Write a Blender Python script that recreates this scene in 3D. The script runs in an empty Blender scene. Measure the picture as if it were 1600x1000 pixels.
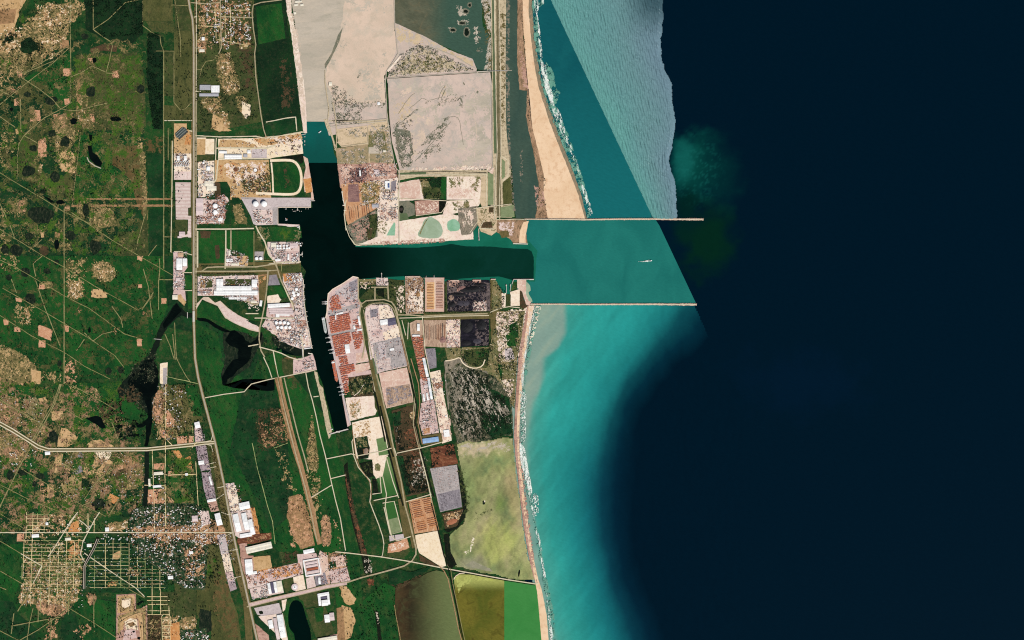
import bpy, math, random
import numpy as np
C = bpy.context.scene.collection
SC = bpy.context.scene
random.seed(7)
# ---------------------------------------------------------------- camera, world, sun, exposure
M = 10.0                                   # metres per map unit; the map is 1600 x 1000 units, x east, y south
def W(x, y): return ((x - 800.0) * M, (500.0 - y) * M)
cam = bpy.data.cameras.new('satellite_camera'); cam_o = bpy.data.objects.new('satellite_camera', cam); C.objects.link(cam_o)
H = 24000.0
cam_o.location = (0, 0, H)
cam.sensor_width = 36.0; cam.lens = 36.0 * H / 16000.0
cam.clip_start = 100; cam.clip_end = 200000
SC.camera = cam_o
SUN_EL, SUN_AZ = math.radians(50), math.radians(140)     # azimuth clockwise from north: light from the south-east
w = bpy.data.worlds.new('World'); SC.world = w; w.use_nodes = True
nt = w.node_tree; nt.nodes.clear()
sky = nt.nodes.new('ShaderNodeTexSky'); sky.sky_type = 'NISHITA'; sky.sun_disc = False
sky.sun_elevation = SUN_EL; sky.sun_rotation = SUN_AZ
bg = nt.nodes.new('ShaderNodeBackground'); bg.inputs[1].default_value = 0.06
wo = nt.nodes.new('ShaderNodeOutputWorld')
nt.links.new(sky.outputs[0], bg.inputs[0]); nt.links.new(bg.outputs[0], wo.inputs[0])
sun = bpy.data.lights.new('sun', 'SUN'); sun.energy = 4.2; sun.angle = math.radians(0.5); sun.color = (1.0, 0.955, 0.89)
sun_o = bpy.data.objects.new('sun', sun); C.objects.link(sun_o)
sun_o.location = (0, 0, 3000)
sun_o.rotation_euler = (math.pi/2 - SUN_EL, 0, math.pi - SUN_AZ)
SC.view_settings.view_transform = 'Standard'; SC.view_settings.look = 'None'
SC.view_settings.exposure = 0.0; SC.view_settings.gamma = 1.0; SC.view_settings.use_curve_mapping = False
SC.cycles.max_bounces = 3; SC.cycles.diffuse_bounces = 1; SC.cycles.glossy_bounces = 2; SC.cycles.transparent_max_bounces = 2
SC.cycles.caustics_reflective = False; SC.cycles.caustics_refractive = False
SC.cycles.use_denoising = False
SC.cycles.pixel_filter_type = 'BLACKMAN_HARRIS'; SC.cycles.filter_width = 1.15
# ---------------------------------------------------------------- colours and materials
K = 1.14
def S(r, g, b):
    """base colour of a surface that shows as this sRGB value in the noon light"""
    f = lambda c: (c/12.92 if c <= 0.04045 else ((c+0.055)/1.055)**2.4)
    return tuple(min(0.86, f(v/255.0)/K) for v in (r, g, b)) + (1.0,)
_seed = [0]
class NT:
    def __init__(s, name, rough=0.9, spec=0.2):
        s.m = bpy.data.materials.new(name); s.m.use_nodes = True
        s.t = s.m.node_tree; s.p = s.t.nodes['Principled BSDF']
        s.p.inputs['Roughness'].default_value = rough; s.p.inputs['Specular IOR Level'].default_value = spec
        g = s.t.nodes.new('ShaderNodeNewGeometry'); v = s.t.nodes.new('ShaderNodeVectorMath'); v.operation = 'SCALE'
        v.inputs['Scale'].default_value = 1.0/M; s.l(g.outputs['Position'], v.inputs[0]); s.pos = v.outputs[0]
    def l(s, a, b): s.t.links.new(a, b)
    def map(s, ang=0, sx=1, sy=1):
        n = s.t.nodes.new('ShaderNodeMapping'); n.vector_type = 'TEXTURE'
        n.inputs['Rotation'].default_value = (0, 0, math.radians(ang)); n.inputs['Scale'].default_value = (sx, sy, 1)
        s.l(s.pos, n.inputs[0]); return n.outputs[0]
    def noise(s, size, detail=4, rough=0.55, vec=None, dist=0.0):
        n = s.t.nodes.new('ShaderNodeTexNoise'); n.noise_dimensions = '2D'
        _seed[0] += 1
        a = s.t.nodes.new('ShaderNodeVectorMath'); a.operation = 'ADD'
        a.inputs[1].default_value = (_seed[0]*137.3 % 911, _seed[0]*71.9 % 853, 0)
        s.l(vec or s.pos, a.inputs[0]); s.l(a.outputs[0], n.inputs['Vector'])
        n.inputs['Scale'].default_value = 1.0/size; n.inputs['Detail'].default_value = detail
        n.inputs['Roughness'].default_value = rough; n.inputs['Distortion'].default_value = dist
        return n.outputs['Fac']
    def rng(s, fac, a, b, c=0.0, d=1.0):
        n = s.t.nodes.new('ShaderNodeMapRange'); s.l(fac, n.inputs[0])
        for i, v in enumerate((a, b, c, d)): n.inputs[i+1].default_value = v
        return n.outputs[0]
    def mix(s, fac, a, b, mode='MIX'):
        n = s.t.nodes.new('ShaderNodeMix'); n.data_type = 'RGBA'; n.blend_type = mode
        for k, v in ((0, fac), (6, a), (7, b)):
            if hasattr(v, 'is_linked'): s.l(v, n.inputs[k])
            else: n.inputs[k].default_value = v
        return n.outputs[2]
    def scale(s, col, f):
        n = s.t.nodes.new('ShaderNodeVectorMath'); n.operation = 'SCALE'
        s.l(col, n.inputs[0]); s.l(f, n.inputs['Scale']); return n.outputs[0]
    def out(s, col): s.l(col, s.p.inputs['Base Color']); return s.m
MAT = {}
def land(name, c1, c2, c3, s=(40, 7, 1.3), fine=0.3, stretch=None, speck=None, speck2=None, stripe=None, t3=(0.5, 0.68), rough=0.92, dist=0.0, mott=()):
    n = NT(name, rough, 0.1)
    v = n.map(*stretch) if stretch else None
    c = n.mix(n.rng(n.noise(s[0], 4, 0.55, v, dist), 0.38, 0.62), S(*c1), S(*c2))
    c = n.mix(n.rng(n.noise(s[1], 6, 0.66, v, dist), t3[0], t3[1]), c, S(*c3))
    for col, size, lo, hi, amt in mott:
        c = n.mix(n.rng(n.noise(size, 9, 0.74, v, dist), lo, hi, 0, amt), c, S(*col))
    if stripe:
        ang, per, col, amt = stripe
        w_ = n.t.nodes.new('ShaderNodeTexWave'); w_.inputs['Scale'].default_value = 0.31416/per*1.0; w_.inputs['Distortion'].default_value = 0.6
        w_.inputs['Detail'].default_value = 1.0
        n.l(n.map(ang), w_.inputs[0])
        c = n.mix(n.rng(w_.outputs[1], 0.45, 0.8, 0, amt), c, S(*col))
    if speck:
        col, size, th = speck
        c = n.mix(n.rng(n.noise(size, 3, 0.7), th, th+0.06), c, S(*col))
    if speck2:
        col, size, th = speck2
        c = n.mix(n.rng(n.noise(size, 3, 0.7), th, th+0.06), c, S(*col))
    f = n.rng(n.noise(s[2], 3, 0.75, v), 0.3, 0.7, 1-fine, 1+fine)
    MAT[name] = n.out(n.scale(c, f)); return MAT[name]
def flat(name, col, fine=0.12, size=1.5, rough=0.7, spec=0.3, metal=0.0):
    n = NT(name, rough, spec); n.p.inputs['Metallic'].default_value = metal
    rgb = n.t.nodes.new('ShaderNodeRGB'); rgb.outputs[0].default_value = S(*col)
    f = n.rng(n.noise(size, 4, 0.7), 0.3, 0.7, 1-fine, 1+fine)
    MAT[name] = n.out(n.scale(rgb.outputs[0], f)); return MAT[name]
def water(name, c1, c2, size=60, fine=0.06, fsize=2.0, grad=None, rough=0.12, stretch=None, c3=None, spec=0.12):
    """grad = (axis, start, end, colour): the water's own colour changes along the map as it gets deeper or more turbid"""
    n = NT(name, rough, spec)
    v = n.map(*stretch) if stretch else None
    c = n.mix(n.rng(n.noise(size, 5, 0.55, v, 0.6), 0.35, 0.65), S(*c1), S(*c2))
    if c3: c = n.mix(n.rng(n.noise(size*0.35, 6, 0.6, v, 1.0), 0.52, 0.75), c, S(*c3))
    if grad:
        ax, a, b, col = grad
        sp = n.t.nodes.new('ShaderNodeSeparateXYZ'); n.l(n.pos, sp.inputs[0])
        if ax == 'x': a, b = a-800, b-800
        else: a, b = 500-a, 500-b
        k = n.t.nodes.new('ShaderNodeMapRange'); k.interpolation_type = 'SMOOTHSTEP'
        n.l(sp.outputs[0 if ax == 'x' else 1], k.inputs[0]); k.inputs[1].default_value = a; k.inputs[2].default_value = b
        c = n.mix(k.outputs[0], c, S(*col))
    f = n.rng(n.noise(fsize, 3, 0.7, n.map(70, 1, 3)), 0.3, 0.7, 1-fine, 1+fine)
    MAT[name] = n.out(n.scale(c, f)); return MAT[name]
# ---------------------------------------------------------------- numpy noise and polygon tools
def vnoise(x, y, seed=0):
    x = np.asarray(x, float); y = np.asarray(y, float)
    xi = np.floor(x).astype(np.int64); yi = np.floor(y).astype(np.int64)
    fx = x-xi; fy = y-yi; fx = fx*fx*(3-2*fx); fy = fy*fy*(3-2*fy)
    def h(a, b):
        n = (a*374761393 + b*668265263 + seed*1274126177) & 0x7fffffff
        n = ((n ^ (n >> 13))*1274126177) & 0x7fffffff
        return ((n ^ (n >> 16)) & 0xffff)/65535.0
    return (h(xi, yi)*(1-fx)+h(xi+1, yi)*fx)*(1-fy)+(h(xi, yi+1)*(1-fx)+h(xi+1, yi+1)*fx)*fy
def fbm(x, y, seed=0, oct=4, gain=0.55):
    s = 0; a = 1; t = 0
    for i in range(oct):
        s = s+a*vnoise(x*2**i, y*2**i, seed+i*17); t += a; a *= gain
    return s/t
def inside(poly, X, Y):
    r = np.zeros(np.shape(X), bool); n = len(poly)
    for i in range(n):
        x1, y1 = poly[i]; x2, y2 = poly[(i+1) % n]
        if y1 == y2: continue
        c = ((Y < y1) != (Y < y2)) & (X < (x2-x1)*(Y-y1)/(y2-y1)+x1)
        r ^= c
    return r
def edist(poly, X, Y, closed=True):
    d = np.full(np.shape(X), 1e9); n = len(poly)
    for i in range(n if closed else n-1):
        x1, y1 = poly[i]; x2, y2 = poly[(i+1) % n]
        L = (x2-x1)**2+(y2-y1)**2+1e-9
        t = np.clip(((X-x1)*(x2-x1)+(Y-y1)*(y2-y1))/L, 0, 1)
        d = np.minimum(d, np.hypot(X-x1-t*(x2-x1), Y-y1-t*(y2-y1)))
    return d
def pts(s): return [tuple(float(v) for v in p.split(',')) for p in s.split()] if isinstance(s, str) else [tuple(map(float, p)) for p in s]
def smooth(p, closed=True, it=1):
    for _ in range(it):
        q = []; n = len(p)
        for i in range(n if closed else n-1):
            a, b = p[i], p[(i+1) % n]
            q += [(a[0]*.75+b[0]*.25, a[1]*.75+b[1]*.25), (a[0]*.25+b[0]*.75, a[1]*.25+b[1]*.75)]
        p = q if closed else [p[0]]+q+[p[-1]]
    return p
def roughen(p, amp, step=3.0, seed=0, closed=True):
    q = []; n = len(p); R = random.Random(seed)
    for i in range(n if closed else n-1):
        a, b = p[i], p[(i+1) % n]; L = math.hypot(b[0]-a[0], b[1]-a[1]); k = max(1, int(L/step))
        for j in range(k):
            t = j/k; x, y = a[0]+(b[0]-a[0])*t, a[1]+(b[1]-a[1])*t
            if amp and L > 0:
                o = amp*((fbm(x/6, y/6, seed, 3)-0.5)*2.6+R.uniform(-.45, .45)); x += -(b[1]-a[1])/L*o; y += (b[0]-a[0])/L*o
            q.append((float(x), float(y)))
    if not closed: q.append(p[-1])
    return q
# ---------------------------------------------------------------- sheets (flat surfaces, each 1 cm above the one drawn before)
ZL = [0.0]
LINES = []; WET = []                              # where nothing is planted: roads and open water
def clear_of(X, Y):
    k = np.ones(len(X), bool)
    for p, w_ in LINES: k &= edist(p, X, Y, False) > w_/2+.55
    for p in WET: k &= ~inside(p, X, Y)
    return k
def nextz(): ZL[0] += 0.010; return ZL[0]
def link(name, me, mat=None, parent=None, **props):
    o = bpy.data.objects.new(name, me); C.objects.link(o)
    if mat is not None:
        for m_ in (mat if isinstance(mat, (list, tuple)) else [mat]): me.materials.append(MAT[m_] if isinstance(m_, str) else m_)
    if parent is not None: o.parent = parent
    for k, v in props.items(): o[k] = v
    return o
def mesh(name, V, F, mi=None):
    me = bpy.data.meshes.new(name); me.from_pydata(V, [], F)
    if mi is not None: me.polygons.foreach_set('material_index', mi)
    me.update(); return me
def sheet(name, mat, p, rough=0.0, kind='structure', sm=0, z=None, seed=None, **props):
    p = pts(p)
    if sm: p = smooth(p, True, sm)
    if rough: p = roughen(p, rough, 2.5, seed if seed is not None else len(bpy.data.objects))
    if name in ('river', 'pond', 'stream', 'lagoon', 'harbour_water', 'dock_water', 'ditch', 'channel_deep_water'): WET.append(p)
    A = sum(p[i][0]*p[(i+1) % len(p)][1]-p[(i+1) % len(p)][0]*p[i][1] for i in range(len(p)))
    if A > 0: p = p[::-1]                              # map y runs south, so this makes the face look up
    z = nextz() if z is None else z
    cx = sum(a for a, b in p)/len(p); cy = sum(b for a, b in p)/len(p); ox, oy = W(cx, cy)
    V = [(W(a, b)[0]-ox, W(a, b)[1]-oy, 0) for a, b in p]
    o = link(name, mesh(name, V, [list(range(len(V)))]), mat, kind=kind, **props); o.location = (ox, oy, z); return o
def ribbon(name, mat, p, width, sm=0, rough=0.0, kind='structure', z=None, closed=False, **props):
    p = pts(p)
    if sm: p = smooth(p, closed, sm)
    if rough: p = roughen(p, rough, 4, len(bpy.data.objects), closed)
    track = name in ('dirt_track', 'street', 'levee_road')
    if track: p = roughen(p, .22, 4, len(bpy.data.objects), closed); n = len(p)
    w0 = max(width) if isinstance(width, tuple) else width
    if w0 >= 1.3: LINES.append((p, w0))
    n = len(p); z = nextz() if z is None else z; Lr = []
    for i in range(n):
        a = p[i-1] if (i > 0 or closed) else p[i]; b = p[(i+1) % n] if (i < n-1 or closed) else p[i]
        dx, dy = b[0]-a[0], b[1]-a[1]; L = math.hypot(dx, dy) or 1; worn = .62+.76*float(vnoise(p[i][0]/5, p[i][1]/5, 91)) if track else 1.0
        w_ = worn*(width[0]+(width[1]-width[0])*i/(n-1) if isinstance(width, tuple) else width)/2
        Lr.append(((p[i][0]-dy/L*w_, p[i][1]+dx/L*w_), (p[i][0]+dy/L*w_, p[i][1]-dx/L*w_)))
    ox, oy = W(*p[n//2]); V = []
    for l_, r_ in Lr:
        for q in (l_, r_): a = W(*q); V.append((a[0]-ox, a[1]-oy, 0))
    F = [(2*i, 2*i+2, 2*i+3, 2*i+1) for i in range(n-1)]
    if closed: F.append((2*n-2, 0, 1, 2*n-1))
    # faces must look up: test the first
    a, b, c = (V[k] for k in F[0][:3])
    if (b[0]-a[0])*(c[1]-a[1])-(b[1]-a[1])*(c[0]-a[0]) < 0: F = [f[::-1] for f in F]
    o = link(name, mesh(name, V, F), mat, kind=kind, **props); o.location = (ox, oy, z); return o
def cover(name, mat, p, dens=0.5, cell=1.4, ns=5.0, fade=6.0, seed=0, kind='stuff', sm=0, ani=None, jit=0.42, z=None):
    """broken ground cover: an irregular lattice of small patches, dense inside and thinning out towards the outline"""
    p = pts(p); cell = cell*.8 if cell > .95 else cell
    if sm: p = smooth(p, True, sm)
    xs = [a for a, b in p]; ys = [b for a, b in p]; x0, x1, y0, y1 = min(xs), max(xs), min(ys), max(ys)
    nx, ny = max(2, int((x1-x0)/cell)), max(2, int((y1-y0)/cell))
    gx, gy = np.meshgrid(np.arange(nx+1)*cell+x0, np.arange(ny+1)*cell+y0)
    R = np.random.RandomState(seed+11)
    vx = gx+R.uniform(-jit, jit, gx.shape)*cell; vy = gy+R.uniform(-jit, jit, gx.shape)*cell
    cx, cy = gx[:-1, :-1]+cell/2, gy[:-1, :-1]+cell/2
    d = edist(p, cx, cy); ins = inside(p, cx, cy)
    ax, ay = cx, cy
    if ani:
        t = math.radians(ani[0]); ax, ay = (cx*math.cos(t)+cy*math.sin(t))/ani[1], (-cx*math.sin(t)+cy*math.cos(t))
    f = fbm(ax/ns, ay/ns, seed, 4, 0.62)
    f = (f-f.mean())/(f.std()+1e-6)
    th = 1.25-2.5*dens if dens < 1 else -9
    keep = ins & (f+0.62*R.randn(*f.shape) > th+1.6*np.clip(1-d/max(fade, .01), 0, 1))
    j, i = np.nonzero(keep)
    if len(i) == 0: return None
    z = nextz() if z is None else z
    ox, oy = W((x0+x1)/2, (y0+y1)/2)
    ids = np.stack([(j+1)*(nx+1)+i, (j+1)*(nx+1)+i+1, j*(nx+1)+i+1, j*(nx+1)+i], 1)
    used, inv = np.unique(ids, return_inverse=True); inv = inv.reshape(ids.shape)
    X = (vx.ravel()[used]-800)*M-ox; Y = (500-vy.ravel()[used])*M-oy
    V = np.stack([X, Y, np.zeros_like(X)], 1)
    me = quadmesh(name, V, inv)
    tones = TONES.get(mat)
    if tones:
        g = fbm(cx/2.6, cy/2.6, seed+5, 3)+.16*R.randn(*cx.shape); g = (g-g.mean())/(g.std()+1e-6); g = g[j, i]
        me.polygons.foreach_set('material_index', np.where(g > (1.35 if mat == 'foam' else 1.0), 2, np.where(g < (-.8 if mat == 'foam' else -.45), 1, 0)).astype(np.int32))
    o = link(name, me, [mat]+list(tones or ()), kind=kind); o.location = (ox, oy, z); return o
TONES = {'foam': ('foam_pale', 'surf_silt'), 'scrub_tan': ('field_olive_dark', 'soil_tan'), 'soil_tan': ('soil_brown', 'sand_pale'), 'soil_pink': ('soil_brown', 'soil_tan'), 'scrub_grey': ('silt_flat', 'marsh'), 'soil_brown': ('bush_brown', 'soil_pink'),
         'crown': ('forest_dark', 'field_green'), 'soil_orange': ('soil_tan', 'soil_red'), 'marsh_dark': ('reed_black', 'marsh'), 'white_soil': ('flat_pink', 'sand_pale'), 'pave_cream': ('pave_pink', 'white_soil')}
def quadmesh(name, V, Q, smooth_=False):
    me = bpy.data.meshes.new(name); n = Q.shape[1]
    me.vertices.add(len(V)); me.vertices.foreach_set('co', np.asarray(V, np.float32).ravel())
    me.loops.add(Q.size); me.loops.foreach_set('vertex_index', Q.astype(np.int32).ravel())
    me.polygons.add(len(Q)); me.polygons.foreach_set('loop_start', np.arange(0, Q.size, n, dtype=np.int32))
    me.polygons.foreach_set('loop_total', np.full(len(Q), n, np.int32))
    if smooth_: me.polygons.foreach_set('use_smooth', np.ones(len(Q), bool))
    me.update(calc_edges=True); me.validate(); return me
# ---------------------------------------------------------------- canopy: many small crowns in one wood
def canopy(name, mat, XY, r=(0.35, 0.8), seed=0, h=1.1, z0=None):
    XY = np.asarray(XY, float); XY = XY[clear_of(XY[:, 0], XY[:, 1])]
    if len(XY) == 0: return None
    R = np.random.RandomState(seed); n = len(XY); k = 6
    rr = R.uniform(r[0], r[1], n)*M; z0 = (ZL[0] if z0 is None else z0)
    ph = R.uniform(0, 6.28, n); a = ph[:, None]+np.arange(k)*2*math.pi/k
    X = (XY[:, 0]-800)*M; Y = (500-XY[:, 1])*M
    V = np.zeros((n, 2*k+1, 3))
    j1 = R.uniform(.75, 1.2, (n, k)); j2 = R.uniform(.45, .8, (n, k))
    V[:, :k, 0] = X[:, None]+np.cos(a)*rr[:, None]*j1; V[:, :k, 1] = Y[:, None]+np.sin(a)*rr[:, None]*j1; V[:, :k, 2] = z0-0.4
    hh = (rr*h*R.uniform(.8, 1.4, n))[:, None]
    V[:, k:2*k, 0] = X[:, None]+np.cos(a+.4)*rr[:, None]*j2; V[:, k:2*k, 1] = Y[:, None]+np.sin(a+.4)*rr[:, None]*j2; V[:, k:2*k, 2] = z0+hh*R.uniform(.6, .95, (n, k))
    V[:, 2*k, 0] = X; V[:, 2*k, 1] = Y; V[:, 2*k, 2] = z0+hh[:, 0]*1.15
    T = []
    for i in range(k):
        i2 = (i+1) % k
        T += [(i, i2, k+i), (i2, k+i2, k+i), (k+i, k+i2, 2*k)]
    T = np.array(T); F = (T[None]+(np.arange(n)*(2*k+1))[:, None, None]).reshape(-1, 3)
    me = quadmesh(name, V.reshape(-1, 3), F)
    return link(name, me, mat, kind='stuff')
def scatter(p, n, seed=0, ns=8.0, clump=0.6, avoid=()):
    """n points in a polygon, gathered in clumps"""
    p = pts(p); xs = [a for a, b in p]; ys = [b for a, b in p]; R = np.random.RandomState(seed); out = []
    X = R.uniform(min(xs), max(xs), n*14); Y = R.uniform(min(ys), max(ys), n*14)
    k = inside(p, X, Y); X, Y = X[k], Y[k]
    f = fbm(X/ns, Y/ns, seed, 3); f = (f-f.mean())/(f.std()+1e-6)
    k = R.rand(len(X)) < 1/(1+np.exp(-(f*3*clump-1.0*clump)*1.6)); X, Y = X[k][:n], Y[k][:n]
    k = clear_of(X, Y); X, Y = X[k], Y[k]
    return np.stack([X, Y], 1)
def along(p, step, off=0.6, seed=0):
    p = roughen(pts(p), 0, step, 0, False); R = random.Random(seed)
    return np.array([(a+R.uniform(-off, off), b+R.uniform(-off, off)) for a, b in p])
# ---------------------------------------------------------------- things: boxes, prisms, lathes collected into one mesh
class MB:
    def __init__(s): s.V = []; s.F = []; s.I = []; s.mi = 0
    def add(s, V, F):
        n = len(s.V); s.V += V; s.F += [tuple(n+i for i in f) for f in F]; s.I += [s.mi]*len(F)
    def box(s, x, y, z, sx, sy, sz, a=0.0, top=1.0):
        c, q = math.cos(a), math.sin(a); V = []
        for dz, t in ((0, 1.0), (sz, top)):
            for ux, uy in ((-1, -1), (1, -1), (1, 1), (-1, 1)):
                px, py = ux*sx/2*t, uy*sy/2*t; V.append((x+px*c-py*q, y+px*q+py*c, z+dz))
        s.add(V, [(3, 2, 1, 0), (4, 5, 6, 7), (0, 1, 5, 4), (1, 2, 6, 5), (2, 3, 7, 6), (3, 0, 4, 7)])
    def prism(s, P, z0, z1):
        n = len(P); A = sum(P[i][0]*P[(i+1) % n][1]-P[(i+1) % n][0]*P[i][1] for i in range(n))
        if A < 0: P = P[::-1]
        s.add([(a, b, z0) for a, b in P]+[(a, b, z1) for a, b in P], [tuple(range(n-1, -1, -1)), tuple(range(n, 2*n))]+[(i, (i+1) % n, n+(i+1) % n, n+i) for i in range(n)])
    def gable(s, x, y, z, sx, sy, rise, ov=0.6, th=0.5):
        """low pitched roof, ridge along x"""
        a, b = sx/2+ov, sy/2+ov
        V = [(-a, -b, 0), (a, -b, 0), (a, 0, rise), (-a, 0, rise), (-a, b, 0), (a, b, 0)]
        V = [(x+p, y+q, z+r) for p, q, r in V]; V2 = [(p, q, r-th) for p, q, r in V]
        s.add(V+V2, [(0, 1, 2, 3), (3, 2, 5, 4), (7, 6, 9, 8), (8, 9, 10, 11), (0, 6, 7, 1), (4, 5, 11, 10), (0, 3, 9, 6), (3, 4, 10, 9), (1, 7, 8, 2), (2, 8, 11, 5)])
    def lathe(s, x, y, prof, n=20):
        V = []; k = len(prof)
        for r, z in prof:
            for i in range(n): t = 2*math.pi*i/n; V.append((x+r*math.cos(t), y+r*math.sin(t), z))
        F = [(j*n+i, j*n+(i+1) % n, (j+1)*n+(i+1) % n, (j+1)*n+i) for j in range(k-1) for i in range(n)]
        F.append(tuple((k-1)*n+i for i in range(n))); s.add(V, F)
    def bar(s, a, b, w):
        a = np.array(a, float); b = np.array(b, float); d = b-a; L = np.linalg.norm(d) or 1; d = d/L
        u = np.cross(d, (0, 0, 1)) if abs(d[2]) < .95 else np.cross(d, (1, 0, 0)); u = u/np.linalg.norm(u)*w/2; v = np.cross(d, u)
        V = [tuple(p+su*u+sv*v) for p in (a, b) for su, sv in ((-1, -1), (1, -1), (1, 1), (-1, 1))]
        s.add(V, [(3, 2, 1, 0), (4, 5, 6, 7), (0, 1, 5, 4), (1, 2, 6, 5), (2, 3, 7, 6), (3, 0, 4, 7)])
    def build(s, name, mat, parent=None, **props):
        return link(name, mesh(name, s.V, s.F, s.I), mat, parent, **props)
def empty(name, x, y, ang, label, cat, group=None, z=None):
    o = bpy.data.objects.new(name, None); C.objects.link(o); o.empty_display_size = 5
    a = W(x, y); o.location = (a[0], a[1], ZL[0] if z is None else z); o.rotation_euler = (0, 0, -math.radians(ang))
    o['label'] = label; o['category'] = cat
    if group: o['group'] = group
    return o
def dup(o, x, y, ang, label=None):
    c = o.copy(); C.objects.link(c); a = W(x, y); c.location = (a[0], a[1], ZL[0]); c.rotation_euler = (0, 0, -math.radians(ang))
    if label: c['label'] = label
    for ch in [k for k in o.children]:
        d = ch.copy(); C.objects.link(d); d.parent = c
        for g in ch.children: e = g.copy(); C.objects.link(e); e.parent = d
    return c
# ================================================================ materials
land('ground', (18,56,26), (30,74,32), (58,72,40), s=(70,9,1.2), fine=0.45, mott=(((92,92,54),16,.54,.72,.75),((8,30,18),6,.56,.7,.7),((140,122,82),5,.62,.72,.6)))
land('forest_dark', (14,40,22), (22,52,26), (34,48,30), s=(30,5,1.0), fine=0.6, mott=(((74,74,46),5,.58,.72,.6),((6,22,14),3,.56,.7,.7)))
land('field_green', (17,64,28), (27,82,32), (48,76,36), s=(36,8,1.1), fine=0.4, stretch=(20,1,1.8), mott=(((72,92,48),18,.54,.74,.6),((10,38,22),7,.57,.72,.6),((120,114,72),5,.63,.74,.35)))
land('field_deep', (15,50,26), (23,66,32), (42,62,38), s=(36,8,1.1), fine=0.42, mott=(((70,80,48),14,.55,.74,.75),((6,26,16),6,.55,.7,.7)))
land('field_bright', (48,88,28), (66,98,32), (88,94,46), s=(24,6,1.2), fine=0.4, mott=(((112,104,58),8,.56,.74,.6),((20,54,24),6,.56,.72,.7)))
land('pasture_olive', (74,78,42), (90,90,52), (58,66,36), s=(30,7,1.1), fine=0.34, stretch=(86,2.2,1), mott=(((122,104,66),8,.58,.74,.6),((30,50,26),6,.58,.74,.6)))
land('pasture_brown', (92,76,46), (108,90,56), (76,76,44), s=(30,6,1.1), fine=0.3, stretch=(88,2.5,1))
land('field_olive_dark', (54,66,36), (68,80,42), (86,84,52), s=(24,6,1.1), fine=0.42, mott=(((112,98,64),7,.58,.74,.7),((20,38,22),5,.56,.72,.7)))
land('scrub_tan', (160,138,92), (178,152,108), (120,112,66), s=(18,4,1.0), fine=0.34, speck=((40,48,28),2.4,.62))
land('dry_scrub', (104,96,60), (128,114,72), (60,72,40), s=(14,5,1.0), fine=0.36, mott=(((160,138,94),5,.5,.64,.7),((34,44,26),3.5,.56,.7,.7)))
land('dry_rose', (128,104,74), (150,118,88), (74,76,46), s=(14,5,1.0), fine=0.36, mott=(((190,146,114),5,.5,.64,.7),((40,46,28),3.5,.56,.7,.7)))
land('soil_tan', (196,160,112), (208,172,126), (170,136,92), s=(20,4,1.1), fine=0.2)
land('soil_brown', (150,116,80), (172,134,96), (120,96,64), s=(24,5,1.1), fine=0.28, speck=((60,58,38),2,.66))
land('soil_pink', (206,156,120), (192,138,104), (220,176,144), s=(9,3,.9), fine=0.24)
land('soil_orange', (206,146,88), (190,128,76), (216,168,116), s=(10,3,.9), fine=0.22)
land('soil_red', (120,72,50), (98,58,42), (152,104,74), s=(12,3,.9), fine=0.3, stretch=(-12,3,1), mott=(((70,50,36),5,.54,.7,.7),))
land('bush_brown', (70,58,40), (88,68,48), (52,58,36), s=(14,3,.9), fine=0.45, mott=(((118,92,66),4,.58,.74,.6),((32,34,24),4,.56,.72,.7)))
land('sand', (232,198,160), (240,208,172), (222,184,146), s=(40,8,1.2), fine=0.07)
land('sand_pale', (240,220,186), (246,228,200), (226,200,164), s=(20,4,1.0), fine=0.1)
land('dune', (150,120,92), (176,142,112), (112,96,72), s=(9,3,.9), fine=0.36, stretch=(80,3,1))
land('wet_sand', (150,130,104), (130,122,100), (166,142,114), s=(20,5,1), fine=0.15)
land('silt_grey', (184,173,155), (195,183,165), (174,166,148), s=(60,14,1.4), fine=0.06, stretch=(6,3,1), mott=(((206,190,168),30,.5,.66,.7),((166,160,142),9,.6,.76,.5)))
land('silt_pink', (210,188,166), (220,196,174), (200,182,160), s=(60,16,1.4), fine=0.06, mott=(((196,184,164),26,.5,.68,.8),((228,204,184),12,.58,.74,.5)))
land('silt_flat', (200,181,166), (212,190,175), (186,173,160), s=(50,12,1.2), fine=0.07, dist=.6, mott=(((178,172,160),24,.5,.66,.75),((220,198,180),10,.56,.72,.6),((150,144,128),6,.64,.76,.5)))
land('levee_tan', (196,178,146), (206,188,156), (160,146,116), s=(18,4,1), fine=0.16, speck=((104,98,76),2.4,.64))
land('flat_tan', (206,184,148), (214,190,158), (180,160,126), s=(24,6,1.0), fine=0.13, stretch=(-4,2,1))
land('flat_olive', (160,142,108), (176,152,120), (132,128,92), s=(24,6,1.0), fine=0.2, stretch=(-4,2,1))
land('flat_pink', (220,190,170), (208,170,152), (232,210,192), s=(16,4,1), fine=0.16)
land('scrub_grey', (118,118,100), (134,128,108), (92,100,84), s=(12,3,.9), fine=0.3)
land('scrub_mix', (116,112,74), (142,126,88), (64,84,46), s=(16,4,.9), fine=0.36, speck=((228,210,180),3,.64))
land('white_soil', (244,228,208), (236,212,196), (220,196,170), s=(18,4,.9), fine=0.14)
land('soil_rose', (180,140,122), (196,158,140), (150,112,98), s=(14,3.5,.9), fine=0.26, stretch=(-5,2.5,1))
land('pave_pink', (220,196,186), (230,210,200), (204,174,164), s=(16,3,.8), fine=0.16, mott=(((236,222,208),6,.54,.7,.7),((150,124,114),4,.6,.7,.6)))
land('pave_rose', (208,178,170), (218,190,182), (190,160,152), s=(16,3,.8), fine=0.16, mott=(((228,206,194),6,.54,.7,.7),((146,118,110),4,.6,.7,.6)))
land('pave_lilac', (196,182,180), (208,194,190), (180,166,162), s=(16,3,.8), fine=0.12, mott=(((216,204,200),6,.56,.72,.6),((150,138,138),4,.62,.72,.5)))
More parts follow.
